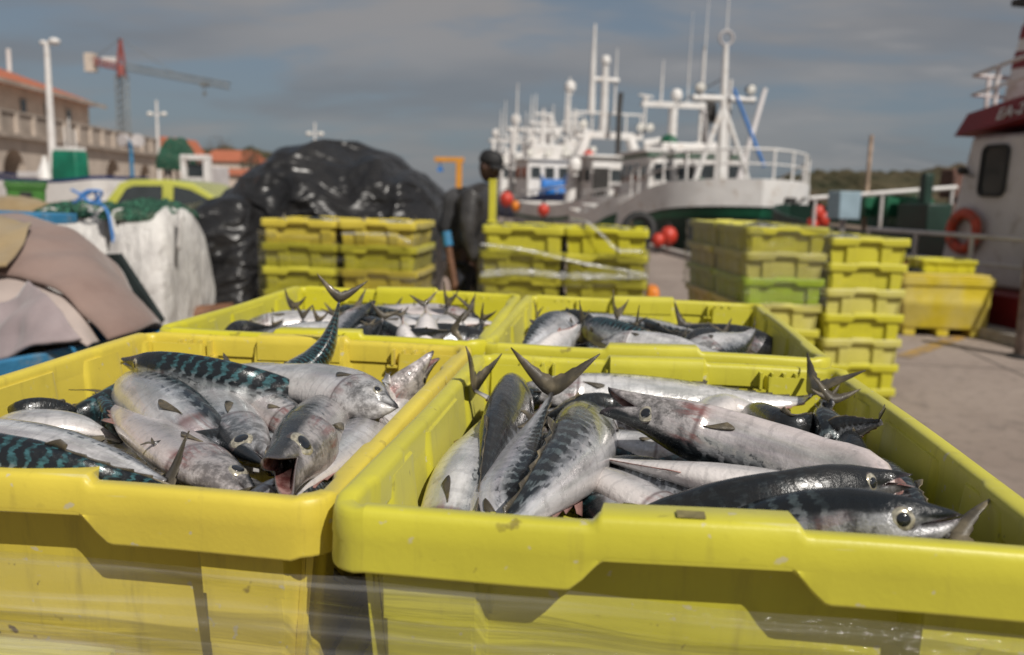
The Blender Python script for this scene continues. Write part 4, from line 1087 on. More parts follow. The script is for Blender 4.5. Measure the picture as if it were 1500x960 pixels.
bag('creased white bulk bag with a blue rope over its front', [(62, 470), (66, 380), (74, 322), (92, 308), (130, 304), (160, 306), (182, 322), (190, 400), (194, 470)], 6.3, .5, 3)
bag('crumpled white bulk bag beside the black sack, its lifting loops flopped over', [(168, 480), (174, 400), (180, 330), (194, 308), (222, 306), (246, 312), (260, 350), (266, 410), (268, 480)], 6.1, .48, 23)
# nets heaped on the bags
def net_mat(name, a, b):
    t = NT(name); o = t.obj()
    w1 = t.N('ShaderNodeTexWave', wave_type='BANDS'); w1.inputs['Scale'].default_value = 9; w1.inputs['Distortion'].default_value = 14; w1.inputs['Detail'].default_value = 3; w1.inputs['Detail Scale'].default_value = 1.6
    t.L(o, w1.inputs[0]); n = t.noise(o, 6, 4)
    c = t.mix(w1.outputs[1], a, b); c = t.mix(t.math('MULTIPLY', t.sstep(n, .55, .75), .6), c, (.30, .30, .22))
    t.set(col=c, rough=.8); t.set(normal=t.bump(w1.outputs[1], 1, .03)); return t.m
NETG = net_mat('green_net', (.012, .055, .035), (.05, .20, .12)); NETO = net_mat('olive_net', (.05, .055, .035), (.19, .19, .13))
def net(label, prof, Y, ry, mat, seed, zb):
    o = mound('fishing_net', prof, Y, ry, mat, None, fold=.05, fs=11, seed=seed, ex=2.0, zb=zb, n=80, m_=50); return tag(o, label, 'fishing net', 'nets heaped on the bags')
net('dark green fishing net bulging from the left white bulk bag', [(60, 312), (75, 304), (100, 298), (130, 300), (150, 304), (170, 312)], 6.35, .42, NETG, 2, 1.25)
net('green fishing net heaped above the right white bulk bag', [(158, 312), (172, 302), (200, 295), (228, 299), (244, 306), (256, 314)], 6.15, .4, NETG, 6, 1.25)
net('olive grey coil of netting on the crumpled black sack', [(252, 318), (264, 306), (290, 301), (315, 300), (330, 306), (336, 318)], 7.1, .3, NETO, 9, 1.26)
m = MB(); random.seed(3)
base = aty(128, 292, 5.85)
pts = [base+V3((cos(i*.62)*.10*(1+.3*sin(i*1.7)), sin(i*.62)*.05, .02+.05*sin(i*.9))) for i in range(34)]
pts += [aty(148, 300, 5.80), aty(158, 312, 5.74), aty(163, 335, 5.72), aty(167, 362, 5.72), aty(169, 376, 5.72)]
at, L = catmull(pts, 0); m.tube([at(i/220) for i in range(221)], .011, 6)
tag(m.build('blue_rope', BLUE_R, angle=180), 'bright blue rope coiled on the left white bag and hanging down its front', 'rope')
# odds and ends below the bags
m = MB(); a = atz(248, 470, .42); m.tube([a+V3((-.3, .1, 0)), a+V3((.05, 0, .03)), a+V3((.45, .25, .08))], [.07, .08, .06], 10)
tag(m.build('log', basic('brown_wood', (.16, .075, .04), .7, 0, .35, 7, .5, 30), angle=180), 'brown timber lying at the foot of the white bags', 'timber')
m = MB(); m.tube([(a.x-.35, a.y+.12, 0), (a.x-.3, a.y+.1, .36)], .05, 8); m.tube([(a.x+.42, a.y+.26, 0), (a.x+.42, a.y+.24, .44)], .05, 8)
tag(m.build('timber_trestle', MATS['brown_wood'], angle=60), 'low trestle posts under the brown timber', 'trestle')

# ------------------------------------------------------------------ blue cart with cloths, left foreground
BLUE = basic('blue_paint_wood', (.035, .19, .36), .5, 0, .2, 5, .3, 60, dirt=(.20, .22, .22))
ct = thing('cart', 'blue painted wooden cart heaped with cloths, left of the open crates', 'cart', (0, 0, 0))
A = atz(-120, 548, 1.03); B = atz(232, 484, 1.03)
dAB = (B-A).normalized(); nAB = V3((-dAB.y, dAB.x, 0))
def cartp(a, b, z): q = A+dAB*a+nAB*b; return V3((q.x, q.y, z))
LA = (B-A).length
m = MB(); m.prism([(0, 0), (LA, 0), (LA, 1.5), (0, 1.5)], .90, .955, cartp); m.build('cart_bed', BLUE, ct, bevel=.004)
for nm, q in (('side_board', [(0, -.03), (LA, -.03), (LA, 0), (0, 0)]), ('side_board', [(0, 1.5), (LA, 1.5), (LA, 1.53), (0, 1.53)]), ('end_board', [(LA, -.03), (LA+.03, -.03), (LA+.03, 1.53), (LA, 1.53)]), ('end_board', [(-.03, -.03), (0, -.03), (0, 1.53), (-.03, 1.53)])):
    m = MB(); m.prism(q, .88, 1.03, cartp); m.build(nm, BLUE, ct, bevel=.006)
for a_ in (.1, LA-.1):
    for b_ in (.1, 1.4):
        m = MB(); m.tube([cartp(a_, b_, .30), cartp(a_, b_, .90)], .03, 8); m.build('cart_leg', BLUE, ct)
        m = MB(); c = cartp(a_, b_, .16); m.lathe([(.02, -.04), (.15, -.035), (.16, -.02), (.16, .02), (.15, .035), (.02, .04)], c, nAB, 20); m.build('wheel', RUB, ct, 40)
def cloth_mat(name, a, b, sc=30):
    t = NT(name); o = t.obj(); n = t.noise(o, 3.5, 5, .6); f = t.noise(o, 140, 3, .6)
    t.set(col=t.mix(t.sstep(n, .3, .7), a, b), rough=.9, sheen=.3, spec=.15)
    t.set(normal=t.bump(t.math('ADD', t.noise(o, 9, 4, .6), t.math('MULTIPLY', f, .25)), .4, .012)); return t.m
CB = cloth_mat('brown_cloth', (.20, .135, .115), (.27, .19, .162)); CP = cloth_mat('mauve_cloth', (.25, .205, .21), (.36, .30, .305)); CT = cloth_mat('tan_cloth', (.25, .18, .095), (.33, .25, .14)); CK = cloth_mat('pink_grey_cloth', (.36, .29, .26), (.46, .385, .35))
y_ = lambda px, py, Y: aty(px, py, Y)
o = loft('cloth', [[y_(-60, 315, 2.9), y_(40, 322, 2.85), y_(110, 345, 2.75), y_(175, 400, 2.6), y_(236, 492, 2.35)],
     [y_(-70, 318, 2.45), y_(42, 326, 2.42), y_(118, 352, 2.34), y_(178, 410, 2.22), y_(226, 478, 2.1)],
     [y_(-90, 352, 2.15), y_(30, 362, 2.12), y_(105, 390, 2.06), y_(160, 440, 1.97), y_(196, 488, 1.88)],
     [y_(-90, 392, 1.98), y_(10, 400, 1.96), y_(72, 418, 1.92), y_(120, 452, 1.86), y_(158, 498, 1.80)]], CB, fold=.036, fs=(3.4, 2.4, 3.2), seed=1, thick=.012)
tag(o, 'thick brown cloth draped over the heap on the blue cart', 'cloth', 'cloths heaped on the blue cart')
o = loft('cloth', [[y_(-90, 396, 2.02), y_(10, 404, 2.0), y_(66, 420, 1.97), y_(112, 452, 1.90), y_(146, 500, 1.86)],
     [y_(-90, 430, 1.90), y_(8, 436, 1.88), y_(62, 450, 1.85), y_(104, 472, 1.82), y_(136, 502, 1.78)],
     [y_(-90, 480, 1.80), y_(8, 478, 1.80), y_(60, 482, 1.79), y_(100, 490, 1.77), y_(128, 506, 1.75)]], CK, fold=.010, seed=5, thick=.008)
tag(o, 'pale pinkish cloth showing between the brown and mauve cloths on the cart', 'cloth', 'cloths heaped on the blue cart')
o = loft('cloth', [[y_(-90, 470, 1.86), y_(-10, 452, 1.84), y_(20, 432, 1.84), y_(44, 414, 1.88)],
     [y_(-90, 490, 1.76), y_(-5, 480, 1.74), y_(40, 462, 1.74), y_(84, 450, 1.76)],
     [y_(-90, 512, 1.72), y_(0, 502, 1.70), y_(56, 490, 1.70), y_(104, 480, 1.71)],
     [y_(-90, 540, 1.66), y_(0, 523, 1.64), y_(60, 508, 1.66), y_(120, 497, 1.70)]], CP, fold=.032, fs=(8, 6, 4), seed=8, thick=.012)
tag(o, 'rumpled mauve grey cloth along the near edge of the blue cart', 'cloth', 'cloths heaped on the blue cart')
o = loft('cloth', [[y_(-70, 318, 2.3), y_(-10, 318, 2.3), y_(28, 326, 2.3), y_(46, 330, 2.28)],
     [y_(-80, 345, 2.1), y_(-20, 345, 2.1), y_(14, 352, 2.1), y_(34, 358, 2.09)],
     [y_(-90, 388, 1.94), y_(-30, 392, 1.93), y_(-8, 396, 1.93), y_(10, 392, 1.94)]], CT, fold=.022, fs=(6, 4, 5), seed=15, thick=.012)
tag(o, 'tan cloth bunched at the top left of the blue cart', 'cloth', 'cloths heaped on the blue cart')
# heap under the cloths
o = loft('netting_heap', [[cartp(.03, .1, .96), cartp(LA*.5, .1, .96), cartp(LA-.06, .14, .96)], [cartp(.03, .3, 1.10), cartp(LA*.5, .3, 1.10), cartp(LA-.12, .4, 1.0)], [cartp(.03, .9, 1.28), cartp(LA*.4, .9, 1.25), cartp(LA-.12, .9, 1.0)], [cartp(.03, 1.4, .96), cartp(LA*.5, 1.4, .96), cartp(LA-.1, 1.4, .96)]], NETO, fold=.01, seed=2)
tag(o, 'dark netting under the cloths on the blue cart', 'fishing net')
# blue board and dark mat behind the cart
m = MB(); a = y_(-110, 312, 3.0); b = y_(98, 321, 3.0); m.prism([(0, -.10), (.96, -.10), (1, 0), (.98, .10), (0, .10)], -.022, .022, lambda s, v, h: a.lerp(b, s)+V3((0, v, h)))
tag(m.build('board', BLUE, bevel=.004), 'blue painted board lying across the top of the heap at the left edge', 'board')
m = MB(); q = [y_(132, 374, 3.3), y_(172, 372, 3.3), y_(236, 470, 3.1), y_(200, 520, 3.1), y_(132, 520, 3.2)]
m.add([p for p in q]+[p+V3((0, .04, 0)) for p in q], [(0, 1, 2, 3, 4), (9, 8, 7, 6, 5)]+[(i, 5+i, 5+(i+1) % 5, (i+1) % 5) for i in range(5)])
m.box((q[3].x, q[3].y+.02, q[3].z/2), (.05, .04, q[3].z)); m.box((q[4].x+.03, q[4].y+.02, q[4].z/2), (.05, .04, q[4].z))
tag(m.build('leaning_panel', basic('dark_panel', (.012, .018, .016), .5, 0, .3, 8)), 'dark panel standing between the brown cloth and the white bags', 'panel')

# ------------------------------------------------------------------ the man
SKIN = basic('dark_skin', (.085, .045, .032), .5, 0, .15, 20, .1, 200); JACKET = basic('black_jacket', (.045, .043, .043), .36, 0, .35, 9, .6, 14)
JEANS = basic('dark_trousers', (.030, .032, .042), .8, 0, .3, 12, .4, 30); CAPM = basic('black_cap', (.012, .012, .013), .7, 0, .2, 30)
def skinned(name, verts, edges, radii, mat, parent, sub=2, root=0):
    me = bpy.data.meshes.new(name); me.from_pydata([tuple(v) for v in verts], edges, []); me.materials.append(mat)
    o = bpy.data.objects.new(name, me); link(o); o.parent = parent; KID.setdefault(parent.name, []).append(o)
    md = o.modifiers.new('skin', 'SKIN'); md.use_smooth_shade = True
    for i, r in enumerate(radii):
        sv = me.skin_vertices[0].data[i]; sv.radius = r if isinstance(r, tuple) else (r, r); sv.use_root = (i == root)
    s_ = o.modifiers.new('sub', 'SUBSURF'); s_.levels = sub; s_.render_levels = sub
    return o
Ym = 6.75
hp = aty(709, 246, Ym)
man = thing('person', 'man in a black jacket and cap between the crate stacks, looking down to the right', 'person', (hp.x-.13, Ym, 0), rad(-12))
# local frame: +x is where he faces
J = dict(pel=(0, 0, .96), waist=(.01, 0, 1.10), chest=(.05, 0, 1.33), collar=(.10, 0, 1.47), neck=(.13, 0, 1.56), skull=(.17, 0, 1.70), crown=(.17, 0, 1.78))
vs = []; ed = []; rd = []
def jn(p, r, par=None):
    vs.append(V3(p)); rd.append(r)
    if par is not None: ed.append((par, len(vs)-1))
    return len(vs)-1
pe = jn(J['pel'], (.13, .15)); wa = jn(J['waist'], (.12, .14), pe); ch = jn(J['chest'], (.125, .16), wa); co = jn(J['collar'], (.085, .11), ch); ne = jn(J['neck'], .056, co); 
arms = []
for s in (-1, 1):
    sh = jn((.08, s*.19, 1.43), .062, co); el = jn((.10+.02*s, s*.24, 1.14), .046, sh); wr = jn((.22+.04*s, s*.22, .91), .032, el); arms.append((sh, el, wr))
    hand = jn((.25+.04*s, s*.215, .84), (.024, .042), wr)
    for f in range(4): 
        k1 = jn((.255+.04*s+.017*(f-1.5), s*.212, .79), .0098, hand); k2 = jn((.248+.04*s+.016*(f-1.5), s*.196, .755-.006*(f == 1)+.008*(f == 3)), .0085, k1)
    th1 = jn((.285+.04*s, s*.195, .82), .011, hand); jn((.29+.04*s, s*.185, .785), .009, th1)
legs = []
for s in (-1, 1):
    hi = jn((0, s*.095, .90), .085, pe); kn = jn((.06*s+.03, s*.10, .50), .058, hi); an = jn((.10*s-.02, s*.105, .09), .042, kn); toe = jn((.10*s+.14, s*.11, .04), (.034, .045), an); legs.append((hi, kn, an, toe))
skinned('body', vs, ed, rd, SKIN, man)
# head joined to the neck: a shaped surface with a face
m = MB(); rows = []
for i in range(15):
    th = pi*i/14; row = []
    for k in range(24):
        ph = 2*pi*k/24; x = sin(th)*cos(ph); y = sin(th)*sin(ph); z = cos(th)
        X = .098*x; Yy = .076*y; Z = .125*z
        f = max(0, x)
        if z < 0: X *= 1-.18*(-z); Yy *= 1-.28*(-z)**1.2; X += .020*f*smooth(.2, .8, -z)
        nose = math.exp(-((y/.17)**2))*math.exp(-(((z+.16)/.16)**2))*f; X += .024*nose
        brow = math.exp(-(((z-.12)/.10)**2))*f; X += .006*brow
        soc = math.exp(-(((abs(y)-.36)/.16)**2))*math.exp(-(((z+.0)/.10)**2))*f; X -= .010*soc
        lip = math.exp(-((y/.3)**2))*math.exp(-(((z+.50)/.07)**2))*f; X += .008*lip
        chin = math.exp(-((y/.35)**2))*math.exp(-(((z+.85)/.12)**2))*f; X += .010*chin
        row.append(V3((X, Yy, Z)))
    rows.append(row)
R_ = Matrix.Rotation(rad(14), 3, 'Y') @ Matrix.Rotation(rad(-14), 3, 'Z')
hc = V3((.185, 0, 1.70))
m.grid([[R_ @ p+hc for p in r] for r in rows], closed=True)
m.build('head', SKIN, man, 180, sub=1)
for s in (-1, 1):
    m = MB(); m.ball(R_ @ V3((-.005, s*.074, -.005))+hc, .03, 10, sc=(.6, .35, 1.05)); m.build('ear', SKIN, man, 180)
    m = MB(); m.ball(R_ @ V3((.079, s*.029, .004))+hc, .0125, 10); m.build('eye', basic('eye_white', (.5, .48, .45), .3), man, 180)
# jacket
vs = []; ed = []; rd = []
a0 = jn((0, 0, .93), (.150, .175)); a1 = jn((.01, 0, 1.08), (.150, .175), a0); a2 = jn((.055, 0, 1.29), (.165, .20), a1); a3 = jn((.105, 0, 1.46), (.120, .15), a2); a4 = jn((.145, 0, 1.585), (.078, .085), a3)
for s in (-1, 1):
    b0 = jn((.10, s*.205, 1.46), .088, a3); b1 = jn((.10, s*.240, 1.30), .078, b0); b2 = jn((.115+.02*s, s*.25, 1.13), .066, b1); b3 = jn((.215+.04*s, s*.225, .925), .052, b2)
skinned('jacket', vs, ed, rd, JACKET, man)
vs = []; ed = []; rd = []
a0 = jn((0, 0, .97), (.140, .165))
for s in (-1, 1):
    b0 = jn((0, s*.10, .87), .105, a0); b1 = jn((.035+.06*s, s*.105, .50), .080, b0); b2 = jn((.10*s-.02, s*.11, .12), .066, b1)
skinned('trousers', vs, ed, rd, JEANS, man)
for l in legs:
    pass
for s in (-1, 1):
    m = MB(); c = V3((.10*s+.05, s*.11, .05)); m.ball(c, .07, 14, sc=(2.0, .72, .72)); m.box((c.x, c.y, .012), (.27, .09, .022)); m.build('shoe', CAPM, man, 60)
# cap
m = MB(); m.lathe([(.100, .028), (.103, .05), (.098, .09), (.078, .122), (.04, .138), (.004, .142)], (0, 0, 0), V3((0, 0, 1)), 22)
cm = m.v[:]; m.v = [tuple(R_ @ V3((x*1.04-.004, y*.86, z))+hc) for x, y, z in cm]
m.build('cap', CAPM, man, 180)
m = MB(); rows = []
for i in range(7):
    row = []
    for k in range(13):
        a = rad(-62+124*k/12); r = .095+.075*i/6*(cos(a)**.6 if cos(a) > 0 else 0); row.append(R_ @ V3((cos(a)*r*1.05, sin(a)*r*.86, .036-.020*(i/6)**1.5-.012*sin(a)**2))+hc)
    rows.append(row)
m.grid(rows); m.build('cap_peak', CAPM, man, 180, solid=.006)
man.scale = (1.03,)*3
# backpack
SACKM = basic('backpack_cloth', (.040, .040, .043), .8, 0, .3, 9, .5, 20)
bp = thing('backpack', 'bulging black backpack on the man between the stacks', 'backpack', man.location, man.rotation_euler.z)
m = MB(); rows = []
for i in range(17):
    th = pi*i/16
    row = []
    for k in range(28):
        ph = 2*pi*k/28; f = lambda v: math.copysign(abs(v)**.62, v)
        p = V3((f(cos(ph))*f(sin(th))*.085, f(sin(ph))*f(sin(th))*.145, f(cos(th))*.23))
        p.x += .03*mnoise.noise(p*9)-.16*p.z*-.6; row.append(p+V3((-.125, 0, 1.30)))
    rows.append(row)
m.grid(rows, closed=True); m.build('pack_body', SACKM, bp, 180); bp.scale = (1.03,)*3
m = MB(); rows2 = MB(); rows2.ball((-.222, 0, 1.20), .07, 14, sc=(.35, 1.35, 1.2)); rows2.build('front_pocket', SACKM, bp, 180)
for s in (-1, 1):
    m = MB(); m.tube(resample([(-.13, s*.09, 1.44), (.0, s*.10, 1.53), (.12, s*.12, 1.49), (.19, s*.13, 1.34), (.14, s*.15, 1.16), (-.06, s*.16, 1.02), (-.14, s*.10, 1.06)], 26), .009, 6); m.build('strap', CAPM, bp, 180)
# sack and pole beside him
SACK = cloth_mat('pale_sack', (.34, .25, .22), (.46, .36, .32))
o = mound('sack', [(636, 470), (646, 410), (660, 380), (672, 374), (684, 392), (692, 430), (696, 470)], 6.75, .16, SACK, fold=.03, fs=6, seed=31)
tag(o, 'slumped pale sack by the legs of the man', 'sack')
t_ = thing('pole', 'brown wooden pole with a blue grip leaning by the man', 'pole')
a = atz(682, 590, .0); a = V3((aty(690, 440, 6.35).x, 6.35, 0)); b = aty(655, 350, 6.45)
m = MB(); m.tube([a, b], .03, 10); m.build('shaft', MATS['brown_wood'], t_)
m = MB(); m.tube([b-(b-a).normalized()*.06, b+(b-a).normalized()*.06], .042, 12); m.build('grip', BLUE, t_)
# ------------------------------------------------------------------ boats
WHITE = basic('white_boat_paint', (.70, .68, .66), .42, 0, .08, 1.5, .05, 8, dirt=(.46, .38, .31))
GREY_W = basic('grey_white_paint', (.56, .53, .53), .5, 0, .1, 1.5, .05, 8, dirt=(.34, .29, .26))
GREEN = basic('green_boat_paint', (.012, .10, .05), .45, 0, .25, 1.5)
DKGREEN = basic('dark_green_hull', (.010, .035, .024), .5, 0, .3, 1.5)
NAVY = basic('navy_hull', (.015, .03, .10), .5, 0, .3, 1.5)
BLUEB = basic('blue_boat_paint', (.02, .16, .48), .5, 0, .2, 2)
REDB = basic('red_boat_paint', (.20, .016, .018), .45, 0, .2, 1.2)
REDF = basic('red_float', (.50, .045, .025), .45, 0, .15, 5)
ORNG = basic('orange_ring', (.46, .06, .026), .5, 0, .2, 8)
GLASS = basic('window_glass', (.035, .042, .045), .06, 0, .2, 3, spec=.6)
DARK = basic('dark_metal', (.045, .042, .04), .5, .3, .3, 8)
STEEL = basic('galvanised_steel', (.36, .36, .36), .4, .6, .2, 8)
WOODD = basic('deck_wood', (.16, .12, .09), .8, 0, .3, 3)
LAMPW = basic('floodlight_glass', (.75, .73, .68), .12, 0, .05, 5, coat=.6)
class Boat:
    def __init__(s, label, name, loc, heading, cat='boat', group=None):
        """heading: world direction of the bow. local x = bow, y = port, z = up"""
        s.t = thing(name, label, cat, loc, atan2(heading[1], heading[0]), group); s.loc = V3(loc)
        s.R = Matrix.Rotation(s.t.rotation_euler.z, 3, 'Z')
    def local(s, p): return s.R.transposed() @ (V3(p)-s.loc)
    def hull(s, L, B, z0, zt, rise, mats, zs, bul=.55, nm=('hull', 'bulwark'), bow=2.4, fl=.30):
        """zs: fractions for colour bands; zt deck-edge height amidships, rise: extra at bow"""
        n = 40
        def half(u, f): # u 0 stern..1 bow, f 0 water..1 top
            full = lerp(.86, 1.0, f); k0 = lerp(.42, .52 if bow > 3 else .60, f); 
            e = smooth(0, .08, u)*.12+.88
            tap = max(0, (u-k0)/(1-k0)); return B/2*full*e*max(0, 1-tap**lerp(1.7, bow, f))
        def xx(u, f): return -L/2+L*u*(1-(1-f)*.07)
        def ztop(u): return zt+rise*smooth(.35, 1.0, u)**1.3+.12*smooth(.3, 0, u)
        def ring(f, frac_bul=None):
            row = []
            for side in (1, -1):
                us = [i/n for i in range(n+1)]
                for u in (us if side > 0 else us[::-1]):
                    zz = lerp(z0, ztop(u), f) if frac_bul is None else ztop(u)+frac_bul
                    ff = f if frac_bul is None else 1.0+frac_bul*fl*.2
                    row.append(V3((xx(u, min(ff, 1.05)), side*half(u, min(1, ff)), zz)))
            return row
        m = MB(); rows = [ring(f) for f in zs]
        for i in range(len(rows)-1): m.grid([rows[i], rows[i+1]], mats[i][1], closed=True)
        hull = m.build(nm[0], [a for a in mats[-1]], s.t, 50)
        m = MB(); top = ring(1.0); up = ring(1.0, bul)
        inner = [V3((p.x*.985, p.y*.97, p.z)) for p in up]; inn2 = [V3((p.x*.985, p.y*.97, p.z+.02)) for p in top]
        m.grid([[V3((p.x*1.001, p.y*1.004, p.z+.004)) for p in top], up, inner, inn2], 0, closed=True)
        m.build(nm[1], s.bulmat, s.t, 50)
        m = MB(); deck = [V3((p.x*.985, p.y*.97, p.z+.015)) for p in top]
        k = n+1
        m.grid([deck[:k], deck[k:][::-1]]); m.build('deck', WOODD, s.t, 50)
        s.ztop = ztop; s.half = half; s.xx = xx
    def part(s, name, mat, fn, parent=None, angle=38, bevel=0, **k):
        m = MB(); fn(m); return m.build(name, mat, parent or s.t, angle, bevel=bevel, **k)
    def house(s, name, x0, x1, w, z0, z1, mat, rake=.15, roof=None, over=.12, win=None, wz=None, trim=None):
        """a deckhouse: x1 is the bow end (raked)"""
        def body(m):
            vs = [V3((x0, -w/2, z0)), V3((x1, -w/2, z0)), V3((x1, w/2, z0)), V3((x0, w/2, z0)),
                  V3((x0, -w/2*.95, z1)), V3((x1-rake, -w/2*.95, z1)), V3((x1-rake, w/2*.95, z1)), V3((x0, w/2*.95, z1))]
            m.add(vs, [(0, 3, 2, 1), (4, 5, 6, 7), (0, 1, 5, 4), (1, 2, 6, 5), (2, 3, 7, 6), (3, 0, 4, 7)])
        h = s.part(name, mat, body, bevel=.05)
        if roof: s.part('roof', roof, lambda m: m.box(((x0+x1-rake)/2, 0, z1+.07), (x1-rake-x0+2*over, w+2*over, .14)), bevel=.04)
        if trim: s.part('roof_trim', trim, lambda m: m.box(((x0+x1-rake)/2, 0, z1-.015), (x1-rake-x0+2*over-.04, w+2*over-.04, .07)))
        if win:
            nf, ns = win; za, zb = wz
            zf = lambda z: (z-z0)/(z1-z0)
            for i in range(nf):        # front
                yy = w*.92*((i+.5)/nf-.5); xa = x1-rake*zf(za); xb = x1-rake*zf(zb); hw = w*.92/nf*.36
                s.win(V3((xa, yy-hw, za)), V3((xa, yy+hw, za)), V3((xb, yy+hw, zb)), V3((xb, yy-hw, zb)), V3((1, 0, .1)))
            for sd in (-1, 1):
                for i in range(ns):
                    xc = lerp(x0, x1-rake, (i+.5)/ns); hw = (x1-x0)/ns*.34; ya = w/2*(1-.05*zf(za)); yb = w/2*(1-.05*zf(zb))
                    s.win(V3((xc-hw, sd*ya, za)), V3((xc+hw, sd*ya, za)), V3((xc+hw, sd*yb, zb)), V3((xc-hw, sd*yb, zb)), V3((0, sd, .05)))
        return h
    def win(s, a, b, c, d, n, frame=None, nm='window', fm=None):
        n = n.normalized(); ce = (a+b+c+d)/4
        m = MB(); o4 = [ce+(p-ce)*1.10+n*.004 for p in (a, b, c, d)]; i4 = [ce+(p-ce)*.98+n*.03 for p in (a, b, c, d)]; o5 = [p+n*.03 for p in o4]
        m.add(o4+o5+i4, [(k, (k+1) % 4, 4+(k+1) % 4, 4+k) for k in range(4)]+[(4+k, 4+(k+1) % 4, 8+(k+1) % 4, 8+k) for k in range(4)])
        f = m.build(nm, fm or WHITE, s.t, 30)
        m = MB(); g = [ce+(p-ce)*.985+n*.012 for p in (a, b, c, d)]; m.add(g, [(0, 1, 2, 3)]); m.build('glass', GLASS, f, 30)
    def rail(s, pts, h, posts, mat=None, r=.022, mids=(.5,), name='railing'):
        def fn(m):
            at, L = catmull([V3(p) for p in pts], 0)
            n = max(posts, 12)
            for z in (h,)+tuple(h*q for q in mids): m.tube([at(i/n)+V3((0, 0, z)) for i in range(n+1)], r if z == h else r*.75, 6)
            for i in range(posts+1): p = at(i/posts); m.tube([p, p+V3((0, 0, h))], r, 6)
        return s.part(name, mat or WHITE, fn, angle=60)
    def mast(s, p, h, r0, r1, mat=None, name='mast', lean=(0, 0), yard=None, parent=None):
        p = V3(p); q = p+V3((lean[0], lean[1], h))
        o = s.part(name, mat or WHITE, lambda m: m.tube([p, p.lerp(q, .5), q], [r0, (r0+r1)/2, r1], 10), parent, 60)
        for yz, yl, ax in (yard or []):
            c = p.lerp(q, yz); a = V3((0, yl, 0)) if ax == 'y' else V3((yl, 0, 0))
            s.part('yard', mat or WHITE, lambda m: m.tube([c-a, c+a], r0*.55, 8), o, 60)
        return o
    def aerial(s, p, h, r=.022): p = V3(p); return s.part('aerial', WHITE, lambda m: m.tube([p, p+V3((.0, 0, h*.35)), p+V3((.02, .02, h))], [r*1.8, r*1.4, r*.5], 6), angle=60)
    def dome(s, p, r, nm='radar_dome'): p = V3(p); return s.part(nm, WHITE, lambda m: m.lathe([(r*.5, -r*1.6), (r*.5, -r*.9), (r*.95, -r*.8), (r, -.1*r), (r*.9, .45*r), (r*.6, .8*r), (.01*r, r)], p, V3((0, 0, 1)), 16), angle=40)
    def radar(s, p, l):
        p = V3(p); o = s.part('radar_scanner', WHITE, lambda m: (m.lathe([(.12, 0), (.14, .05), (.10, .18), (.05, .2)], p, V3((0, 0, 1)), 12), m.box((p.x, p.y, p.z+.245), (.12, l, .10), .5)), angle=40); return o
    def flood(s, p, d, r=.16):
        p = V3(p); d = V3(d).normalized()
        o = s.part('floodlight', DARK, lambda m: m.lathe([(.03, -.22), (r*.55, -.2), (r, -.02), (r*1.05, .03)], p, d, 14), angle=40)
        s.part('lamp_glass', LAMPW, lambda m: m.lathe([(r*.96, .032), (r*.7, .06), (.01, .075)], p, d, 14), o, 60)
def at_depth(px, py, Z): return aty(px, py, Z+CAM.y)
UPV = V3((0, 0, 1))
# ---- white and green boat, bow toward us
bl = at_depth(1116, 292, 26.2); H = V3((.25, -.968, 0)).normalized(); L1 = 13.5
c = V3((bl.x, bl.y, 0))-H*L1*.5
b1 = Boat('white fishing boat with green trim and a tall white mast on its raised foredeck', 'fishing_boat', c, H); b1.bulmat = WHITE
b1.hull(L1, 5.4, -1.7, .30, 1.05, [(0, 0), (0, 0), (0, 1), (0, 0), (DKGREEN, GREEN)], [0, .35, .90, .97, 1.0], .80, bow=6.0)
b1.house('wheelhouse', -2.6, 1.3, 3.7, .35, 3.1, WHITE, .3, WHITE, .07, (4, 4), (2.12, 2.74))
b1.part('roof_stripe', GREEN, lambda m: m.box((-.8, 0, 3.00), (3.78, 3.66, .07)))
b1.part('roof_box', WHITE, lambda m: m.box((-.9, 0, 3.38), (2.4, 2.2, .26)), bevel=.06)
us = [.66, .74, .82, .88, .93, .965, .985, .997]
rl = [V3((b1.xx(u, 1)*.99, sd*b1.half(u, 1)*.985, b1.ztop(u)+.81)) for sd, uu in ((-1, us), (1, us[::-1])) for u in uu]
b1.rail(rl, .85, 13, r=.036)
ml = V3((3.4, 0, 0)); zt1 = at_depth(1096, 70, 30.0).z
b1.mast((ml.x, 0, 1.5), zt1-1.5, .20, .08, yard=[(.66, 1.05, 'y')], lean=(-.25, 0))
ztop_ = lambda f: V3((ml.x-.25*f, 0, lerp(1.5, zt1, f)))
for sy in (-1, 1): b1.part('mast_stay', WHITE, lambda m: m.tube([V3((ml.x+.2, sy*1.15, 1.5)), ztop_(.62)], .085, 8), angle=60)
b1.part('mast_pole', WHITE, lambda m: m.tube([V3((ml.x-.8, .5, 1.5)), V3((ml.x-.55, .35, zt1-1.0))], .06, 8), angle=60)
b1.part('direction_loop', GREY_W, lambda m: m.tube([ztop_(1)+V3((0, cos(2*pi*k/24)*.22, .24+sin(2*pi*k/24)*.22)) for k in range(24)], .045, 6, closed=True), angle=60)
for sy in (-1, 1): b1.flood(ztop_(.70)+V3((.15, sy*.85, .1)), (1, sy*.3, -.2), .17)
b1.aerial(ztop_(1)+V3((0, 0, .4)), 2.6, .012)
b1.part('boom', GREY_W, lambda m: m.tube([V3((ml.x-.5, .7, 1.7)), V3((ml.x-1.6, 2.0, 5.3))], [.11, .09], 8), angle=60)
b1.part('blue_line', BLUEB, lambda m: m.tube([ztop_(.72)+V3((.3, .2, 0)), V3((ml.x+.6, 1.2, 2.6))], .055, 6), angle=60)
wx = 0.4
b1.part('gantry', WHITE, lambda m: (m.tube([(-2.0, 0, 2.9), (-2.0, 0, 5.0)], .17, 10), m.box((-2.0, 0, 5.05), (.3, 2.5, .2))), angle=40)
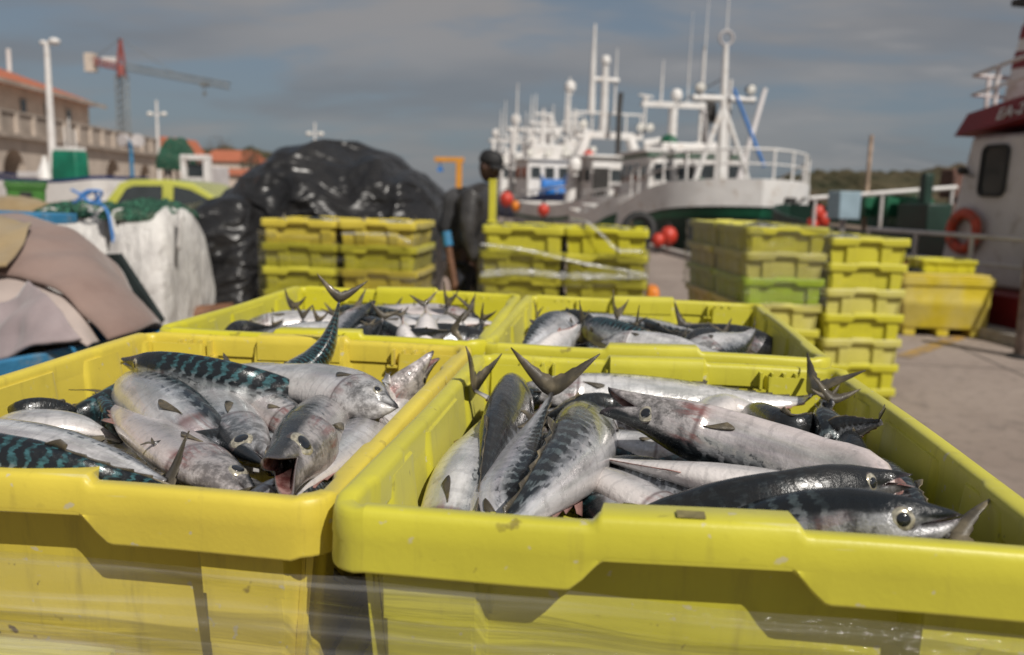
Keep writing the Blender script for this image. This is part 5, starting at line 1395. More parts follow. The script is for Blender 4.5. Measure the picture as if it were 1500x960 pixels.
b1.dome((-2.0, .1, 5.45), .22); b1.mast((-2.1, 1.15, 2.7), 4.6, .075, .055, name='pole'); b1.aerial((-2.0, 1.15, 7.2), 2.0, .014); b1.aerial((-2.0, .55, 5.1), 3.4, .016); b1.aerial((-2.0, -.5, 5.1), 1.6, .03)
b1.dome((.0, .3, 3.35), .22, 'white_float')
b1.part('raft_canister', WHITE, lambda m: m.lathe([(.01, -.55), (.24, -.52), (.26, -.1), (.28, 0), (.26, .1), (.24, .52), (.01, .55)], (-1.2, -.75, 3.5), V3((.3, 1, .1)), 14), angle=40)
b1.part('green_canister', GREEN, lambda m: m.ball((-.5, -.6, 3.5), .42, 14, sc=(1.1, .8, .85)), angle=180)
b1.part('power_block', DARK, lambda m: (m.lathe([(.1, -.22), (.45, -.2), (.3, 0), (.45, .2), (.1, .22)], (-3.6, 2.1, 4.9), V3((.4, 1, 0)), 16), m.tube([(-3.0, 1.4, 2.2), (-3.4, 1.9, 4.7)], .13, 8), m.box((-3.5, 2.0, 5.4), (.35, .3, .6))), angle=40)
b1.part('crane_arm', GREY_W, lambda m: m.tube([(-4.2, 2.2, .8), (-3.6, 2.1, 3.0), (-2.2, 1.3, 4.9)], [.13, .11, .09], 8), angle=60)
b1.part('forward_horn', WHITE, lambda m: (m.lathe([(.05, 0), (.1, .2), (.26, .42)], (-3.7, 2.2, 3.4), V3((.5, .6, .9)), 12), m.lathe([(.05, 0), (.1, .2), (.26, .42)], (-3.7, 2.2, 3.4), V3((-.5, -.6, .9)), 12)), angle=40)
b1.part('stay_wire', DARK, lambda m: m.tube([V3((-2.0, 0, 5.0)), ztop_(.8)], .02, 5), angle=60)
b1.part('anchor', DARK, lambda m: (m.tube([(6.3, .95, 1.55), (6.75, 1.0, 1.55)], .09, 8), m.tube([(6.78, .7, 1.62), (6.84, 1.0, 1.42), (6.78, 1.3, 1.62)], .05, 6)), angle=60)
for k in range(7):
    b1.part('net_post', WHITE if k % 3 else GREEN, lambda m: m.tube([(-2.9-.45*k, 2.2, .7), (-2.9-.45*k, 2.2, 2.1+.15*(k % 2))], .05, 6), angle=60)
b1.house('after_house', -5.8, -2.7, 2.6, .35, 1.9, GREY_W, .05, GREY_W, .1, (0, 3), (1.3, 1.7))
b1.part('foredeck_winch', GREEN, lambda m: (m.box((4.4, 0, 1.5), (.6, 1.7, .7)), m.lathe([(.12, -1.1), (.32, -1.08), (.2, -.8), (.2, .8), (.32, 1.08), (.12, 1.1)], (4.4, 0, 1.9), V3((0, 1, 0)), 14)), bevel=.03)
# ---- second white boat with a twin gantry
c0 = at_depth(880, 300, 44); H2 = V3((.42, -.91, 0)).normalized()
b2 = Boat('white fishing boat with a twin legged gantry, behind the green trimmed boat', 'fishing_boat', (c0.x, c0.y, 0), H2); b2.bulmat = WHITE
b2.hull(15, 4.8, -1.7, .45, .7, [(0, 0), (0, 0), (0, 1), (0, 0), (GREY_W, GREEN)], [0, .4, .9, .98, 1.0], .6)
b2.house('wheelhouse', -.6, 2.6, 3.2, .5, 3.3, WHITE, .25, WHITE, .2, (4, 3), (2.2, 2.8))
for sy in (-1, 1):
    b2.part('gantry_leg', WHITE, lambda m: m.tube([V3((.9, sy*2.0, .6)), V3((.7, sy*1.75, 2.8)), V3((.6, sy*1.15, 4.35))], [.36, .32, .24], 10), angle=60)
b2.part('gantry_beam', WHITE, lambda m: (m.box((.6, 0, 4.45), (.4, 3.5, .32)), m.box((.6, 0, 5.5), (.12, 3.6, .1)), *[m.box((.6, y, 5.0), (.08, .08, 1.0)) for y in (-1.7, -.9, 0, .9, 1.7)]), bevel=.02)
b2.mast((.6, -.3, 4.5), 3.2, .22, .14, yard=[(.8, .7, 'y')]); b2.dome((.6, -.3, 8.0), .22)
b2.aerial((.6, -.95, 5.4), 4.2, .10); b2.aerial((.5, -2.1, 4.5), 2.6, .06); b2.aerial((.5, .3, 5.4), 3.2, .04)
b2.part('boom', DARK, lambda m: m.tube([(2.2, -.3, .9), (2.0, -.1, 3.0), (1.5, .1, 5.6), (1.4, .2, 6.4)], .13, 8), angle=60)
b2.radar((.6, 1.9, 6.2), 1.1); b2.mast((.6, 1.9, 4.6), 1.6, .07, .06, name='radar_post'); b2.dome((.4, -2.0, 6.7), .26); b2.mast((.4, -2.0, 4.4), 2.0, .05, .04, name='dome_post')
for y in (-1.5, 1.5, 2.0): b2.flood((1.0, y, 4.9), (1, 0, -.2), .22)
b2.part('green_door', GREEN, lambda m: m.box((2.64, .55, 2.0), (.08, .5, 2.0)), bevel=.02); b2.part('dark_door', DARK, lambda m: m.box((2.64, -1.2, 1.9), (.08, .8, 1.9)), bevel=.02)
b2.dome((1.6, 2.3, 2.9), .34, 'white_float'); b2.dome((1.6, -2.1, 3.0), .34, 'white_float')
b2.rail([(2.8, -2.1, .9), (5, -1.5, 1.1), (6.8, -.5, 1.3), (7.2, 0, 1.35), (6.8, .5, 1.3), (5, 1.5, 1.1), (2.8, 2.1, .9)], .8, 12, r=.05)
fb = b2.t.matrix_basis if False else None
fl = thing('net_float', 'red round float hanging on the boom of the white gantry boat', 'float', at_depth(862, 229, 42.3), 0, 'red floats on the quay and boats')
m = MB(); m.ball((0, 0, 0), .26, 16, sc=(1, 1, 1.15)); m.build('float_ball', REDF, fl, 180); m = MB(); m.lathe([(.05, .26), (.07, .3), (.07, .36), (.02, .38)], (0, 0, 0), UPV, 10); m.build('float_eye', DARK, fl)
# ---- far blue hulled boat and boats behind it
def small_boat(label, px, Z, hull, L, H_, top, seed, blue=False, dz=0):
    random.seed(seed); c0 = at_depth(px, 300, Z)
    b = Boat(label, 'fishing_boat', (c0.x, c0.y, 0), H_, group='boats moored far along the quay'); b.bulmat = hull if blue else WHITE
    b.hull(L, L*.3, -1.7, .3, .8, [(0, 0), (0, 0), (0, 0), (hull,)], [0, .4, .9, 1.0], .6)
    if L < 8: return b
    hz = top; w = L*.2
    b.house('wheelhouse', -L*.12, L*.12, w, .35, hz, WHITE, .3, WHITE, .2, (3, 2), (hz-1.15, hz-.4))
    b.part('upper_house', WHITE, lambda m: m.box((-.3, 0, hz+.6), (L*.14, w*.7, .95)), bevel=.06)
    b.part('gantry', WHITE, lambda m: (m.box((-L*.2, 0, hz+2.2), (.35, w*1.2, .3)), *[m.tube([(-L*.2, y, .5), (-L*.2, y*.9, hz+2.1)], .2, 8) for y in (-w*.5, w*.5)]), bevel=.02)
    b.mast((-.3, 0, hz+1.0), 2.4, .16, .09, yard=[(.6, .9, 'y'), (.85, .6, 'y')])
    for k in range(5): b.aerial((-.5-.4*k, random.uniform(-w*.5, w*.5), hz+1.0), random.uniform(1.6, 4.6), .06)
    b.dome((-.2, w*.3, hz+1.9), .32); b.dome((-L*.2, -w*.4, hz+2.9), .34); b.radar((-.3, -w*.2, hz+1.15), 1.3)
    for y in (-w*.4, 0, w*.4): b.flood((L*.08, y, hz+.5), (1, 0, -.1), .26)
    b.rail([(L*.14, -L*.13, .9), (L*.34, -L*.07, 1.1), (L*.46, 0, 1.3), (L*.34, L*.07, 1.1), (L*.14, L*.13, .9)], .8, 8, r=.05)
    b.part('net_pile', BLUEB if blue else GREEN, lambda m: m.ball((L*.2, .2, 1.5), 1.0, 14, sc=(1.5, 1.3, .75)), angle=180)
    b.part('net_drum', BLUEB if blue else DARK, lambda m: (m.lathe([(.3, -.8), (.75, -.78), (.4, -.6), (.4, .6), (.75, .78), (.3, .8)], (L*.24, -.3, 2.1), V3((.2, 1, 0)), 16)), angle=40)
    return b
small_boat('navy hulled fishing boat with bright blue nets on deck, far along the quay', 794, 58, NAVY, 15, V3((.35, -.94, 0)), 3.7, 3, True)
small_boat('distant white fishing boat crowded with lamps, left of the blue hulled one', 752, 76, GREY_W, 15, V3((.3, -.95, 0)), 4.0, 8)
small_boat('most distant white fishing boat, only its masts clear of the others', 778, 98, GREY_W, 16, V3((.3, -.95, 0)), 5.2, 15)
small_boat('grey white fishing boat wedged between the blue hulled boat and the gantry boat', 838, 66, GREY_W, 14, V3((.35, -.94, 0)), 4.4, 29)
# ---- green boat at the right
c0 = at_depth(1352, 300, 19.5); H3 = V3((-.30, .954, 0)).normalized()
b4 = Boat('dark green fishing boat with net bins on deck, beyond the tall crate stack', 'fishing_boat', (c0.x, c0.y, 0), H3); b4.bulmat = DKGREEN
b4.hull(11.5, 4.0, -1.7, .55, .45, [(0, 0), (0, 0), (0, 0), (DKGREEN,)], [0, .4, .9, 1.0], .45)
def w4(px, py, Z): return b4.local(at_depth(px, py, Z))
q = w4(1300, 302, 18); b4.part('net_bin', GREEN, lambda m: m.box((q.x, q.y, q.z), (.9, .62, .42)), bevel=.03)
q2 = w4(1262, 302, 18.2); b4.part('net_bin', GREEN, lambda m: m.box((q2.x, q2.y, q2.z), (.8, .36, .42)), bevel=.03)
q3 = w4(1334, 306, 17.5); b4.part('net_bin', GREEN, lambda m: m.box((q3.x, q3.y, q3.z-.05), (.9, .32, .5)), bevel=.03)
q5 = w4(1352, 326, 17.0); b4.part('winch', DKGREEN, lambda m: (m.box((q5.x, q5.y, q5.z), (.9, .5, .7)), m.box((q5.x, q5.y, q5.z+.55), (.18, .18, .7))), bevel=.03)
q4 = w4(1236, 301, 16.5); b4.part('control_cabinet', basic('pale_blue_paint', (.26, .36, .42), .5, 0, .1, 3), lambda m: m.box((q4.x, q4.y, q4.z), (.42, .42, .5)), bevel=.02); b4.part('cabinet_post', STEEL, lambda m: m.tube([(q4.x, q4.y, .5), (q4.x, q4.y, q4.z-.24)], .05, 8))
r0, r1 = w4(1186, 291, 17.5), w4(1402, 275, 17.5)
b4.part('rail_pipe', WHITE, lambda m: (m.tube([r0, r0.lerp(r1, .5), r1], .045, 8), *[m.tube([r0.lerp(r1, f), V3((r0.lerp(r1, f).x, r0.lerp(r1, f).y, .5))], .03, 6) for f in (.04, .25, .5, .75, .97)]), angle=60)
p4 = w4(1268, 300, 18.6); b4.part('mast', basic('rusty_mast', (.42, .30, .22), .7, 0, .3, 6), lambda m: m.tube([V3((p4.x, p4.y, .5)), V3((p4.x, p4.y, 1.5)), V3((p4.x, p4.y, at_depth(1269, 198, 18.6).z))], [.05, .045, .04], 8), angle=60)
q6 = w4(1400, 262, 18); b4.part('stern_roller', basic('rust_brown', (.12, .06, .045), .8, 0, .3, 6), lambda m: (m.box((q6.x, q6.y, q6.z-.1), (.4, .4, .55)), m.tube([(q6.x, q6.y, .5), (q6.x, q6.y, q6.z)], .1, 8)), bevel=.03)
for i, (px, py) in enumerate(((1198, 312), (1206, 322), (1190, 330))):
    q = at_depth(px, py, 17.6); f = thing('marker_float', ('small red float lashed upright beside the pale blue cabinet', 'red float below the upright one, left of the pale blue cabinet', 'lowest red float left of the pale blue cabinet')[i], 'float', q, 0, 'red marker floats by the green boat')
    m = MB(); m.lathe([(.02, -.16), (.10, -.12), (.115, 0), (.10, .12), (.02, .16)], (0, 0, 0), UPV, 14); m.build('float_body', REDF, f, 60); m = MB(); m.tube([(0, 0, .15), (0, 0, .3)], .015, 6); m.build('float_stick', DARK, f)
    m = MB(); m.tube([(0, 0, -.155), (0, 0, -.3), (0, .0, -q.z+.02)], .02, 6); m.build('float_pole', DARK, f)
# ---- red and white boat at the right edge
A5 = at_depth(1369, 405, 12.6); D5 = V3((.37, -.93, 0)).normalized(); N5 = V3((.93, .37, 0))
b5 = Boat('grey white boat with a red visor, red hull and orange lifebuoy at the right edge', 'fishing_boat', (A5.x, A5.y, 0), -D5)
# local x runs back (away) along -D5; local y = left(port) => away from us is -y
ZD, ZV0, ZV1 = .50, 2.44, 2.72
def l5(px, py, Z): return b5.local(at_depth(px, py, Z))
def hull5(m):
    secs = [(-9, 0), (-7, 0), (-4, 0), (-1, 0), (1.2, -.25), (2.6, -.9), (3.6, -1.8)]
    top = [V3((x, .42+y, ZD)) for x, y in secs]+[V3((x, -4.6-y*.9, ZD)) for x, y in reversed(secs)]
    bot = [V3((x, .30+y*1.1, -1.7)) for x, y in secs]+[V3((x, -4.4-y, -1.7)) for x, y in reversed(secs)]
    n = len(top); m.add(top+bot, [tuple(range(n)), tuple(range(2*n-1, n-1, -1))]+[(k, (k+1) % n, n+(k+1) % n, n+k) for k in range(n)])
b5.part('hull', REDB, hull5, bevel=.03)
def wh5(m):
    vs = [V3((0, 0, ZD+.004)), V3((-5.5, 0, ZD+.004)), V3((-5.5, -3, ZD+.004)), V3((0, -3, ZD+.004)), V3((-.34, -.07, ZV0)), V3((-5.5, -.07, ZV0)), V3((-5.5, -2.9, ZV0)), V3((-.34, -2.9, ZV0))]
    m.add(vs, [(0, 1, 2, 3), (7, 6, 5, 4), (0, 4, 5, 1), (1, 5, 6, 2), (2, 6, 7, 3), (3, 7, 4, 0)])
b5.part('wheelhouse', GREY_W, wh5, bevel=.06)
SLP = lambda x: .14*min(1.8, max(0, -x))
def vis5(m):
    secs = [(-.16, .07), (-1.0, .07), (-2.0, .07), (-5.6, .07)]; vs = []; n = len(secs)
    lo = [V3((x, .07, ZV0+SLP(x+.16))) for x, y in secs]+[V3((x, -3.0, ZV0+SLP(x+.16))) for x, y in secs[::-1]]
    hi = [V3((x-.10 if i == 0 else x, -.02, ZV1+SLP(x+.16)*1.1)) for i, (x, y) in enumerate(secs)]+[V3((x-.10 if i == n-1 else x, -2.9, ZV1+SLP(x+.16)*1.1)) for i, (x, y) in enumerate(secs[::-1])]
    N = 2*n; m.add(lo+hi, [(k, N+k, N+(k+1) % N, (k+1) % N) for k in range(N)]); m.grid([hi[:n], hi[n:][::-1]]); m.grid([lo[:n], lo[n:][::-1]])
b5.part('visor', REDB, vis5, bevel=.03)
def text_part(name, body, size, mat, parent, M_, ext=.004, shear=0):
    cu = bpy.data.curves.new(name, 'FONT'); cu.body = body; cu.size = size; cu.extrude = ext; cu.shear = shear
    o = bpy.data.objects.new(name+'_tmp', cu); link(o); dg = bpy.context.evaluated_depsgraph_get(); dg.update()
    me = bpy.data.meshes.new_from_object(o.evaluated_get(dg)); bpy.data.objects.remove(o); me.name = name; me.materials.clear(); me.materials.append(mat)
    r = bpy.data.objects.new(name, me); link(r); r.parent = parent; KID.setdefault(parent.name, []).append(r); r.matrix_local = M_; return r
ex_ = V3((-1, 0, .14)).normalized(); e = V3((0, -.09, ZV1-ZV0)); e = (e-ex_*e.dot(ex_)).normalized(); nz = ex_.cross(e)
Mx = Matrix((ex_, e, nz)).transposed().to_4x4(); Mx.translation = V3((-.86, .062, ZV0+.055+SLP(-.70)))+nz*.012
text_part('hull_letters', 'EA-2', .21, WHITE, b5.t, Mx, .006, .2)
# window with rounded corners
def rrect(w, h, r, n=5):
    out = []
    for cx, cy, a0 in ((w/2-r, h/2-r, 0), (-w/2+r, h/2-r, 90), (-w/2+r, -h/2+r, 180), (w/2-r, -h/2+r, 270)):
        for k in range(n+1): a = rad(a0+90*k/n); out.append((cx+cos(a)*r, cy+sin(a)*r))
    return out
wc = V3((-.80, 0, 1.98)); wy = lambda z: -.07*(z-ZD)/(ZV0-ZD)
def win5(m):
    o_ = rrect(.44, .66, .10); i_ = rrect(.36, .58, .08); n = len(o_)
    P_ = lambda a, b, h: V3((wc.x+a, wy(wc.z+b)+h, wc.z+b))
    vs = [P_(a, b, .003) for a, b in o_]+[P_(a, b, .035) for a, b in o_]+[P_(a, b, .035) for a, b in i_]+[P_(a, b, .006) for a, b in i_]
    m.add(vs, [(j*n+k, j*n+(k+1) % n, (j+1)*n+(k+1) % n, (j+1)*n+k) for j in range(3) for k in range(n)])
f5 = b5.part('window', RUB, win5, angle=40)
def gl5(m):
    i_ = rrect(.37, .59, .08); m.add([V3((wc.x+a, wy(wc.z+b)+.010, wc.z+b)) for a, b in i_], [tuple(range(len(i_)))])
b5.part('glass', GLASS, gl5, f5, 30)
b5.part('side_lamp', DARK, lambda m: (m.lathe([(.02, 0), (.05, .02), (.055, .10), (.03, .13)], (-.34, wy(1.98), 1.98), V3((.2, 1, .1)), 12), m.tube([(-.34, wy(1.98), 1.98), (-.43, .0, 1.93), (-.50, -.02, 1.91)], .012, 6)), angle=60)
# roof rail
rp = [(-.24, -2.6, ZV1), (-.24, -1.2, ZV1), (-.25, -.14, ZV1), (-.32, -.05, ZV1+.01), (-.7, -.05, ZV1+.07), (-1.2, -.09, ZV1+.14), (-2, -.09, ZV1+.25), (-3.4, -.09, ZV1+.28), (-5.2, -.09, ZV1+.28)]
b5.rail(rp, .50, 10, GREY_W, r=.028)
mb5 = b5.local(V3((5.76, 12.4+CAM.y, 0))); mx, my = mb5.x, mb5.y
wm = lambda z: .40-.10*(z-2.72)
def band5(za, zb, g): return lambda m: m.add([V3((mx+a*(wm(z)+g), my+b*(wm(z)+g), z)) for z in (za, zb) for a, b in ((-1, -1), (1, -1), (1, 1), (-1, 1))], [(0, 3, 2, 1), (4, 5, 6, 7), (0, 1, 5, 4), (1, 2, 6, 5), (2, 3, 7, 6), (3, 0, 4, 7)])
mm = b5.part('funnel', WHITE, band5(2.74, 4.14, 0))
for za, zb in ((3.33, 3.55), (3.71, 3.88)): b5.part('red_band', REDB, band5(za, zb, .006), mm)
b5.part('funnel_cap', DARK, lambda m: (m.box((mx, my, 4.18), (.85, .75, .08)), m.tube([(mx, my, 4.22), (mx, my, 4.6)], .12, 10)), mm)
# deck rail in front of the wheelhouse, standing on the hull edge
ra = [(1.0, .36, ZD), (-.6, .36, ZD), (-2.4, .36, ZD), (-5, .36, ZD), (-7, .36, ZD)]
b5.rail(ra, .66, 8, GREY_W, r=.030, mids=(.5,))
b5.part('tied_sail_cloth', WHITE, lambda m: m.tube([(-1.95, .40, ZD+.66), (-1.97, .42, ZD+.4), (-1.9, .42, ZD+.22), (-1.98, .41, ZD+.02)], [.03, .055, .03, .045], 8), angle=60)
lb = thing('lifebuoy', 'orange lifebuoy hanging on the grey white wheelhouse below its window', 'lifebuoy', (0, 0, 0))
lc = b5.R @ V3((-.50, .075+wy(1.20), 1.20))+b5.loc; ln = b5.R @ V3((0, 1, .035)); lu = b5.R @ V3((1, 0, 0)); lw = ln.cross(lu).normalized()
m = MB(); m.tube([lc+lu*cos(2*pi*k/32)*.232+lw*sin(2*pi*k/32)*.232 for k in range(32)], .068, 12, closed=True); m.build('ring', ORNG, lb, 180)
for k in range(4):
    a = pi/4+k*pi/2; m = MB(); p = lc+lu*cos(a)*.232+lw*sin(a)*.232; tg = -lu*sin(a)+lw*cos(a); m.lathe([(.067, -.03), (.072, -.03), (.072, .03), (.067, .03)], p, tg, 14); m.build('band', basic('faded_red_band', (.34, .07, .04), .6), lb, 40)
m = MB(); m.tube([lc+(lu*cos(2*pi*k/32)+lw*sin(2*pi*k/32))*(.305+.012*sin(k*pi/4)) for k in range(32)], .009, 6, closed=True); m.build('grab_line', SACK, lb, 180)
# ---- yellow insulated tub on the quay, with things on it
YT = plastic('yellow_tub_plastic', (.60, .47, .02), 1.0, (.55, .46, .16))
c0 = at_depth(1381, 486, 10.6); tb = thing('fish_tub', 'large worn yellow insulated tub on the quay before the red and white boat', 'tub', (c0.x, c0.y+.5, 0), rad(2))
def tub(m):
    w, d = .53, .5; zs = [(.10, .93), (.13, .955), (.34, .965), (.36, .985), (.43, .985), (.45, .97), (.60, .985), (.61, 1.03), (.69, 1.03), (.70, 1.01), (.70, .90), (.60, .88), (.20, .86)]
    rows = []
    for z, s in zs: rows.append([V3((a*s, b*s, z)) for a, b in rrect(2*w, 2*d, .07)])
    m.grid(rows, closed=True); n = len(rows[0]); e = (len(rows)-1)*n
    m.f += [tuple(range(n)), tuple(e+k for k in range(n))]; m.m += [0, 0]
m = MB(); tub(m); m.build('tub_body', YT, tb, 35)
for x in (-.38, 0, .38): m = MB(); m.box((x, 0, .05), (.14, .9, .098)); m.build('skid', YT, tb, bevel=.01)
m = MB(); m.prism(rrect(1.0, .94, .06), .702, .735, lambda a, b, h: V3((a, b, h))); m.build('lid', YT, tb, 35, bevel=.008)
cr = crate(c0.x+.06, c0.y+.45, .735+.196, rad(94), 'small yellow crate standing empty on the lid of the large tub', 'crates on the tub', Y_DEEP); cr.scale = (.85, .85, .8); cr.location.z = .735+.197*.8
o = mound('dark_netting', [(1312, 418), (1322, 404), (1338, 396), (1352, 402), (1362, 418)], 10.3, .2, RUB, fold=.05, fs=9, seed=4, zb=.735); tag(o, 'dark tangle of netting on the left end of the large yellow tub', 'netting')
# ---- steel bollard at the right edge
t_ = thing('bollard', 'weathered grey brown steel post at the right edge of the quay', 'post', atz(1500, 524, 0)); BR = basic('weathered_steel', (.20, .15, .125), .7, .2, .35, 9, .3, 30)
m = MB(); m.lathe([(.10, .03), (.098, .5), (.1, 1.0), (.085, 1.05), (.03, 1.08)], (0, 0, 0), UPV, 18); m.build('post_shaft', BR, t_, 40); m = MB(); m.lathe([(.17, 0), (.17, .02), (.11, .035)], (0, 0, 0), UPV, 18); m.build('base_plate', RUB, t_, 40)
# ---- tyres, floats and quay things
ty = thing('tyre_fender', 'black tyre fender standing at the quay edge right of the stack beside the man', 'tyre', at_depth(936, 336, 25)*1); p = ty.location.copy(); ty.location = (p.x, p.y, 0)
m = MB(); rr = .38; m.tube([V3((cos(2*pi*k/26)*rr, .25*sin(2*pi*k/26)*rr, p.z+.0+sin(2*pi*k/26)*rr)) for k in range(26)], .13, 12, closed=True); m.build('tyre_body', RUB, ty, 180)
m = MB(); m.tube([(-.16, .12, 0), (-.14, .1, p.z-.1)], .04, 8); m.tube([(.16, .12, 0), (.14, .1, p.z-.1)], .04, 8); m.tube([(-.2, .06, max(.05, p.z-.52)), (.2, .06, max(.05, p.z-.52))], .035, 8); m.build('tyre_rack', DARK, ty, 60)
def fl_(px, py, Z, r, label, mat=REDF):
    p = at_depth(px, py, Z); f = thing('mooring_float', label, 'float', p, 0, 'red floats on the quay and boats')
    m = MB(); m.ball((0, 0, 0), r, 18, sc=(1, 1, 1.12)); m.build('float_ball', mat, f, 180); m = MB(); m.lathe([(r*.2, r*1.05), (r*.26, r*1.25), (r*.26, r*1.45), (r*.1, r*1.5)], (0, 0, 0), UPV, 10); m.build('float_eye', DARK, f)
    if p.z-r*1.1 > .05: m = MB(); m.tube([(0, 0, -r*1.05), (0, 0, -p.z)], .03, 6); m.build('float_stand', DARK, f)
fl_(742, 292, 40, .32, 'big red float just right of the yellow post'); fl_(796, 308, 40, .27, 'round red float before the navy hull')
fl_(979, 346, 25.0, .25, 'red float at the foot of the tyre fender'); fl_(964, 352, 24.6, .18, 'small dull red float left of the one by the tyre fender')
fl_(756, 302, 46, .26, 'orange float between the navy hull and the gantry boat', OR)
cl = small_boat('low white skiff with green gunwale before the gantry boat', 902, 34, GREEN, 7, V3((.3, -.95, 0)), .9, 44)
# ------------------------------------------------------------------ left side of the quay
STONE = basic('pale_stone', (.56, .475, .40), .85, 0, .14, .9, .3, 5, dirt=(.42, .35, .29)); STONE2 = basic('weathered_stone', (.38, .32, .27), .9, 0, .2, .8, .3, 5)
t = NT('roof_tiles'); o = t.obj(); wv = t.N('ShaderNodeTexWave', wave_type='BANDS', bands_direction='Y'); wv.inputs['Scale'].default_value = 1.3; t.L(o, wv.inputs[0])
t.set(col=t.mix(t.noise(o, 1.5, 5, .6), (.36, .10, .05), (.56, .19, .10)), rough=.85); t.set(normal=t.bump(wv.outputs[1], .8, .1)); TILE = t.m
def hp_(px, py, h):     # photo point known to be at height h
    return atz(px, py, h)
# harbour building: terrace with arches, set back upper storey with tiled roof
TH = 5.3
P0 = hp_(-160, 133, TH); P0 = P0+(P0-hp_(232, 207, TH))*.35; P1 = hp_(232, 207, TH)
dB = (P1-P0); dB.z = 0; LB = dB.length; dB.normalize(); nB = V3((-dB.y, dB.x, 0))   # nB points away to the left
bd = thing('harbour_building', 'pale stone harbour building with dark arches, terrace and red tiled roof', 'building', (0, 0, 0))
def bp_(s, d, z): q = V3((P0.x, P0.y, 0))+dB*s+nB*d; return V3((q.x, q.y, z))
def on_wall(px, py, d=0):        # intersect the view ray with the wall plane
    r = ray(px, py); k = (V3((P0.x, P0.y, 0))+nB*d-CAM).dot(nB)/r.dot(nB); p = CAM+r*k; return (p-V3((P0.x, P0.y, 0))).dot(dB), p.z
arches = []
for cx, ty, hw in ((22, 219, 18), (166, 234, 11), (213, 241, 8.5), (-70, 205, 26)):
    s0, z0 = on_wall(cx-hw, 262); s1, z1 = on_wall(cx+hw, 262); sc, zc = on_wall(cx, ty); arches.append(((s0+s1)/2, (s1-s0)/2, zc))
arches.sort()
m = MB()        # wall with arched holes, in strips
edges = [0]; 
def wallquad(s0, s1, zf0, zf1, zt=TH): m.add([bp_(s0, 0, zf0), bp_(s1, 0, zf1), bp_(s1, 0, zt), bp_(s0, 0, zt)], [(0, 1, 2, 3)])
cur = 0
for sc, hw, zc in arches:
    wallquad(cur, sc-hw, 0, 0)
    n = 14
    for k in range(n):
        a0, a1 = -1+2*k/n, -1+2*(k+1)/n; f = lambda a: zc-hw*1.15*(1-sqrt(max(0, 1-a*a)))
        wallquad(sc+hw*a0, sc+hw*a1, f(a0), f(a1))
        m.add([bp_(sc+hw*a0, 0, f(a0)), bp_(sc+hw*a1, 0, f(a1)), bp_(sc+hw*a1, 1.2, f(a1)), bp_(sc+hw*a0, 1.2, f(a0))], [(0, 1, 2, 3)])
    for e in (-1, 1): m.add([bp_(sc+hw*e, 0, 0), bp_(sc+hw*e, 1.2, 0), bp_(sc+hw*e, 1.2, zc-hw*1.15), bp_(sc+hw*e, 0, zc-hw*1.15)], [(0, 1, 2, 3)])
    cur = sc+hw
wallquad(cur, LB, 0, 0)
m.add([bp_(LB, 0, 0), bp_(LB, 14, 0), bp_(LB, 14, TH), bp_(LB, 0, TH)], [(0, 1, 2, 3)]); m.add([bp_(0, 0, 0), bp_(0, 14, 0), bp_(0, 14, TH), bp_(0, 0, TH)], [(0, 1, 2, 3)]); m.add([bp_(0, .01, TH), bp_(LB, .01, TH), bp_(LB, 14, TH), bp_(0, 14, TH)], [(0, 1, 2, 3)])
m.build('arcade_wall', STONE, bd, 30, fix=False)
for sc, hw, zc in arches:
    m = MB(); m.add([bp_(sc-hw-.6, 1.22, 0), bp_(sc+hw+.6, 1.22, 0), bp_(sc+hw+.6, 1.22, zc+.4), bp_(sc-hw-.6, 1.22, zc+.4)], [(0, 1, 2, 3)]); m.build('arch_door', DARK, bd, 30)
m = MB(); m.prism([(0, -.35), (LB+.3, -.35), (LB+.3, .0), (0, .0)], TH-1.35, TH-1.1, bp_); m.build('cornice', STONE2, bd)
m = MB(); m.prism([(0, -.12), (LB+.1, -.12), (LB+.1, -.004), (0, -.004)], TH-1.1, TH, bp_); m.build('parapet', STONE2, bd)
m = MB(); m.prism([(0, -.22), (LB+.16, -.22), (LB+.16, .1), (0, .1)], TH+.004, TH+.16, bp_); m.build('coping', STONE2, bd)
k = 0
while k*2.2 < LB: m = MB(); s = k*2.2+.4; m.prism([(s, -.26), (s+.35, -.26), (s+.35, -.125), (s, -.125)], TH-1.1, TH, bp_); m.build('parapet_pier', STONE, bd); k += 1
dd = 3.0
sE, UZ = on_wall(156, 157, dd-1.0); s1 = sE+.5
m = MB(); m.prism([(0, dd), (s1-1.5, dd), (s1-1.5, 13), (0, 13)], TH+.01, UZ, bp_); m.build('upper_storey', STONE, bd)
def roofm(m):
    e = 1.0; a = [bp_(-1, dd-e, UZ), bp_(s1-1.5+e, dd-e, UZ), bp_(s1-1.5+e, 13+e, UZ), bp_(-1, 13+e, UZ)]; r = [bp_(-1, 8.2, UZ+2.3), bp_(s1-6, 8.2, UZ+2.3)]
    m.add(a+r, [(0, 1, 5, 4), (1, 2, 5), (2, 3, 4, 5), (3, 0, 4), (3, 2, 1, 0)])
m = MB(); roofm(m); rf = m.build('roof', TILE, bd, 20); m = MB(); q = bp_(s1*.52, 7, UZ+1.5); m.box(q+V3((0, 0, .9)), (.6, .6, 2.0), .3); m.build('chimney', STONE, rf)
m = MB(); m.prism([(-1, dd-1.03), (s1-.5, dd-1.03), (s1-.5, dd-.98), (-1, dd-.98)], UZ-.16, UZ+.10, bp_); m.build('gutter', STONE2, rf)
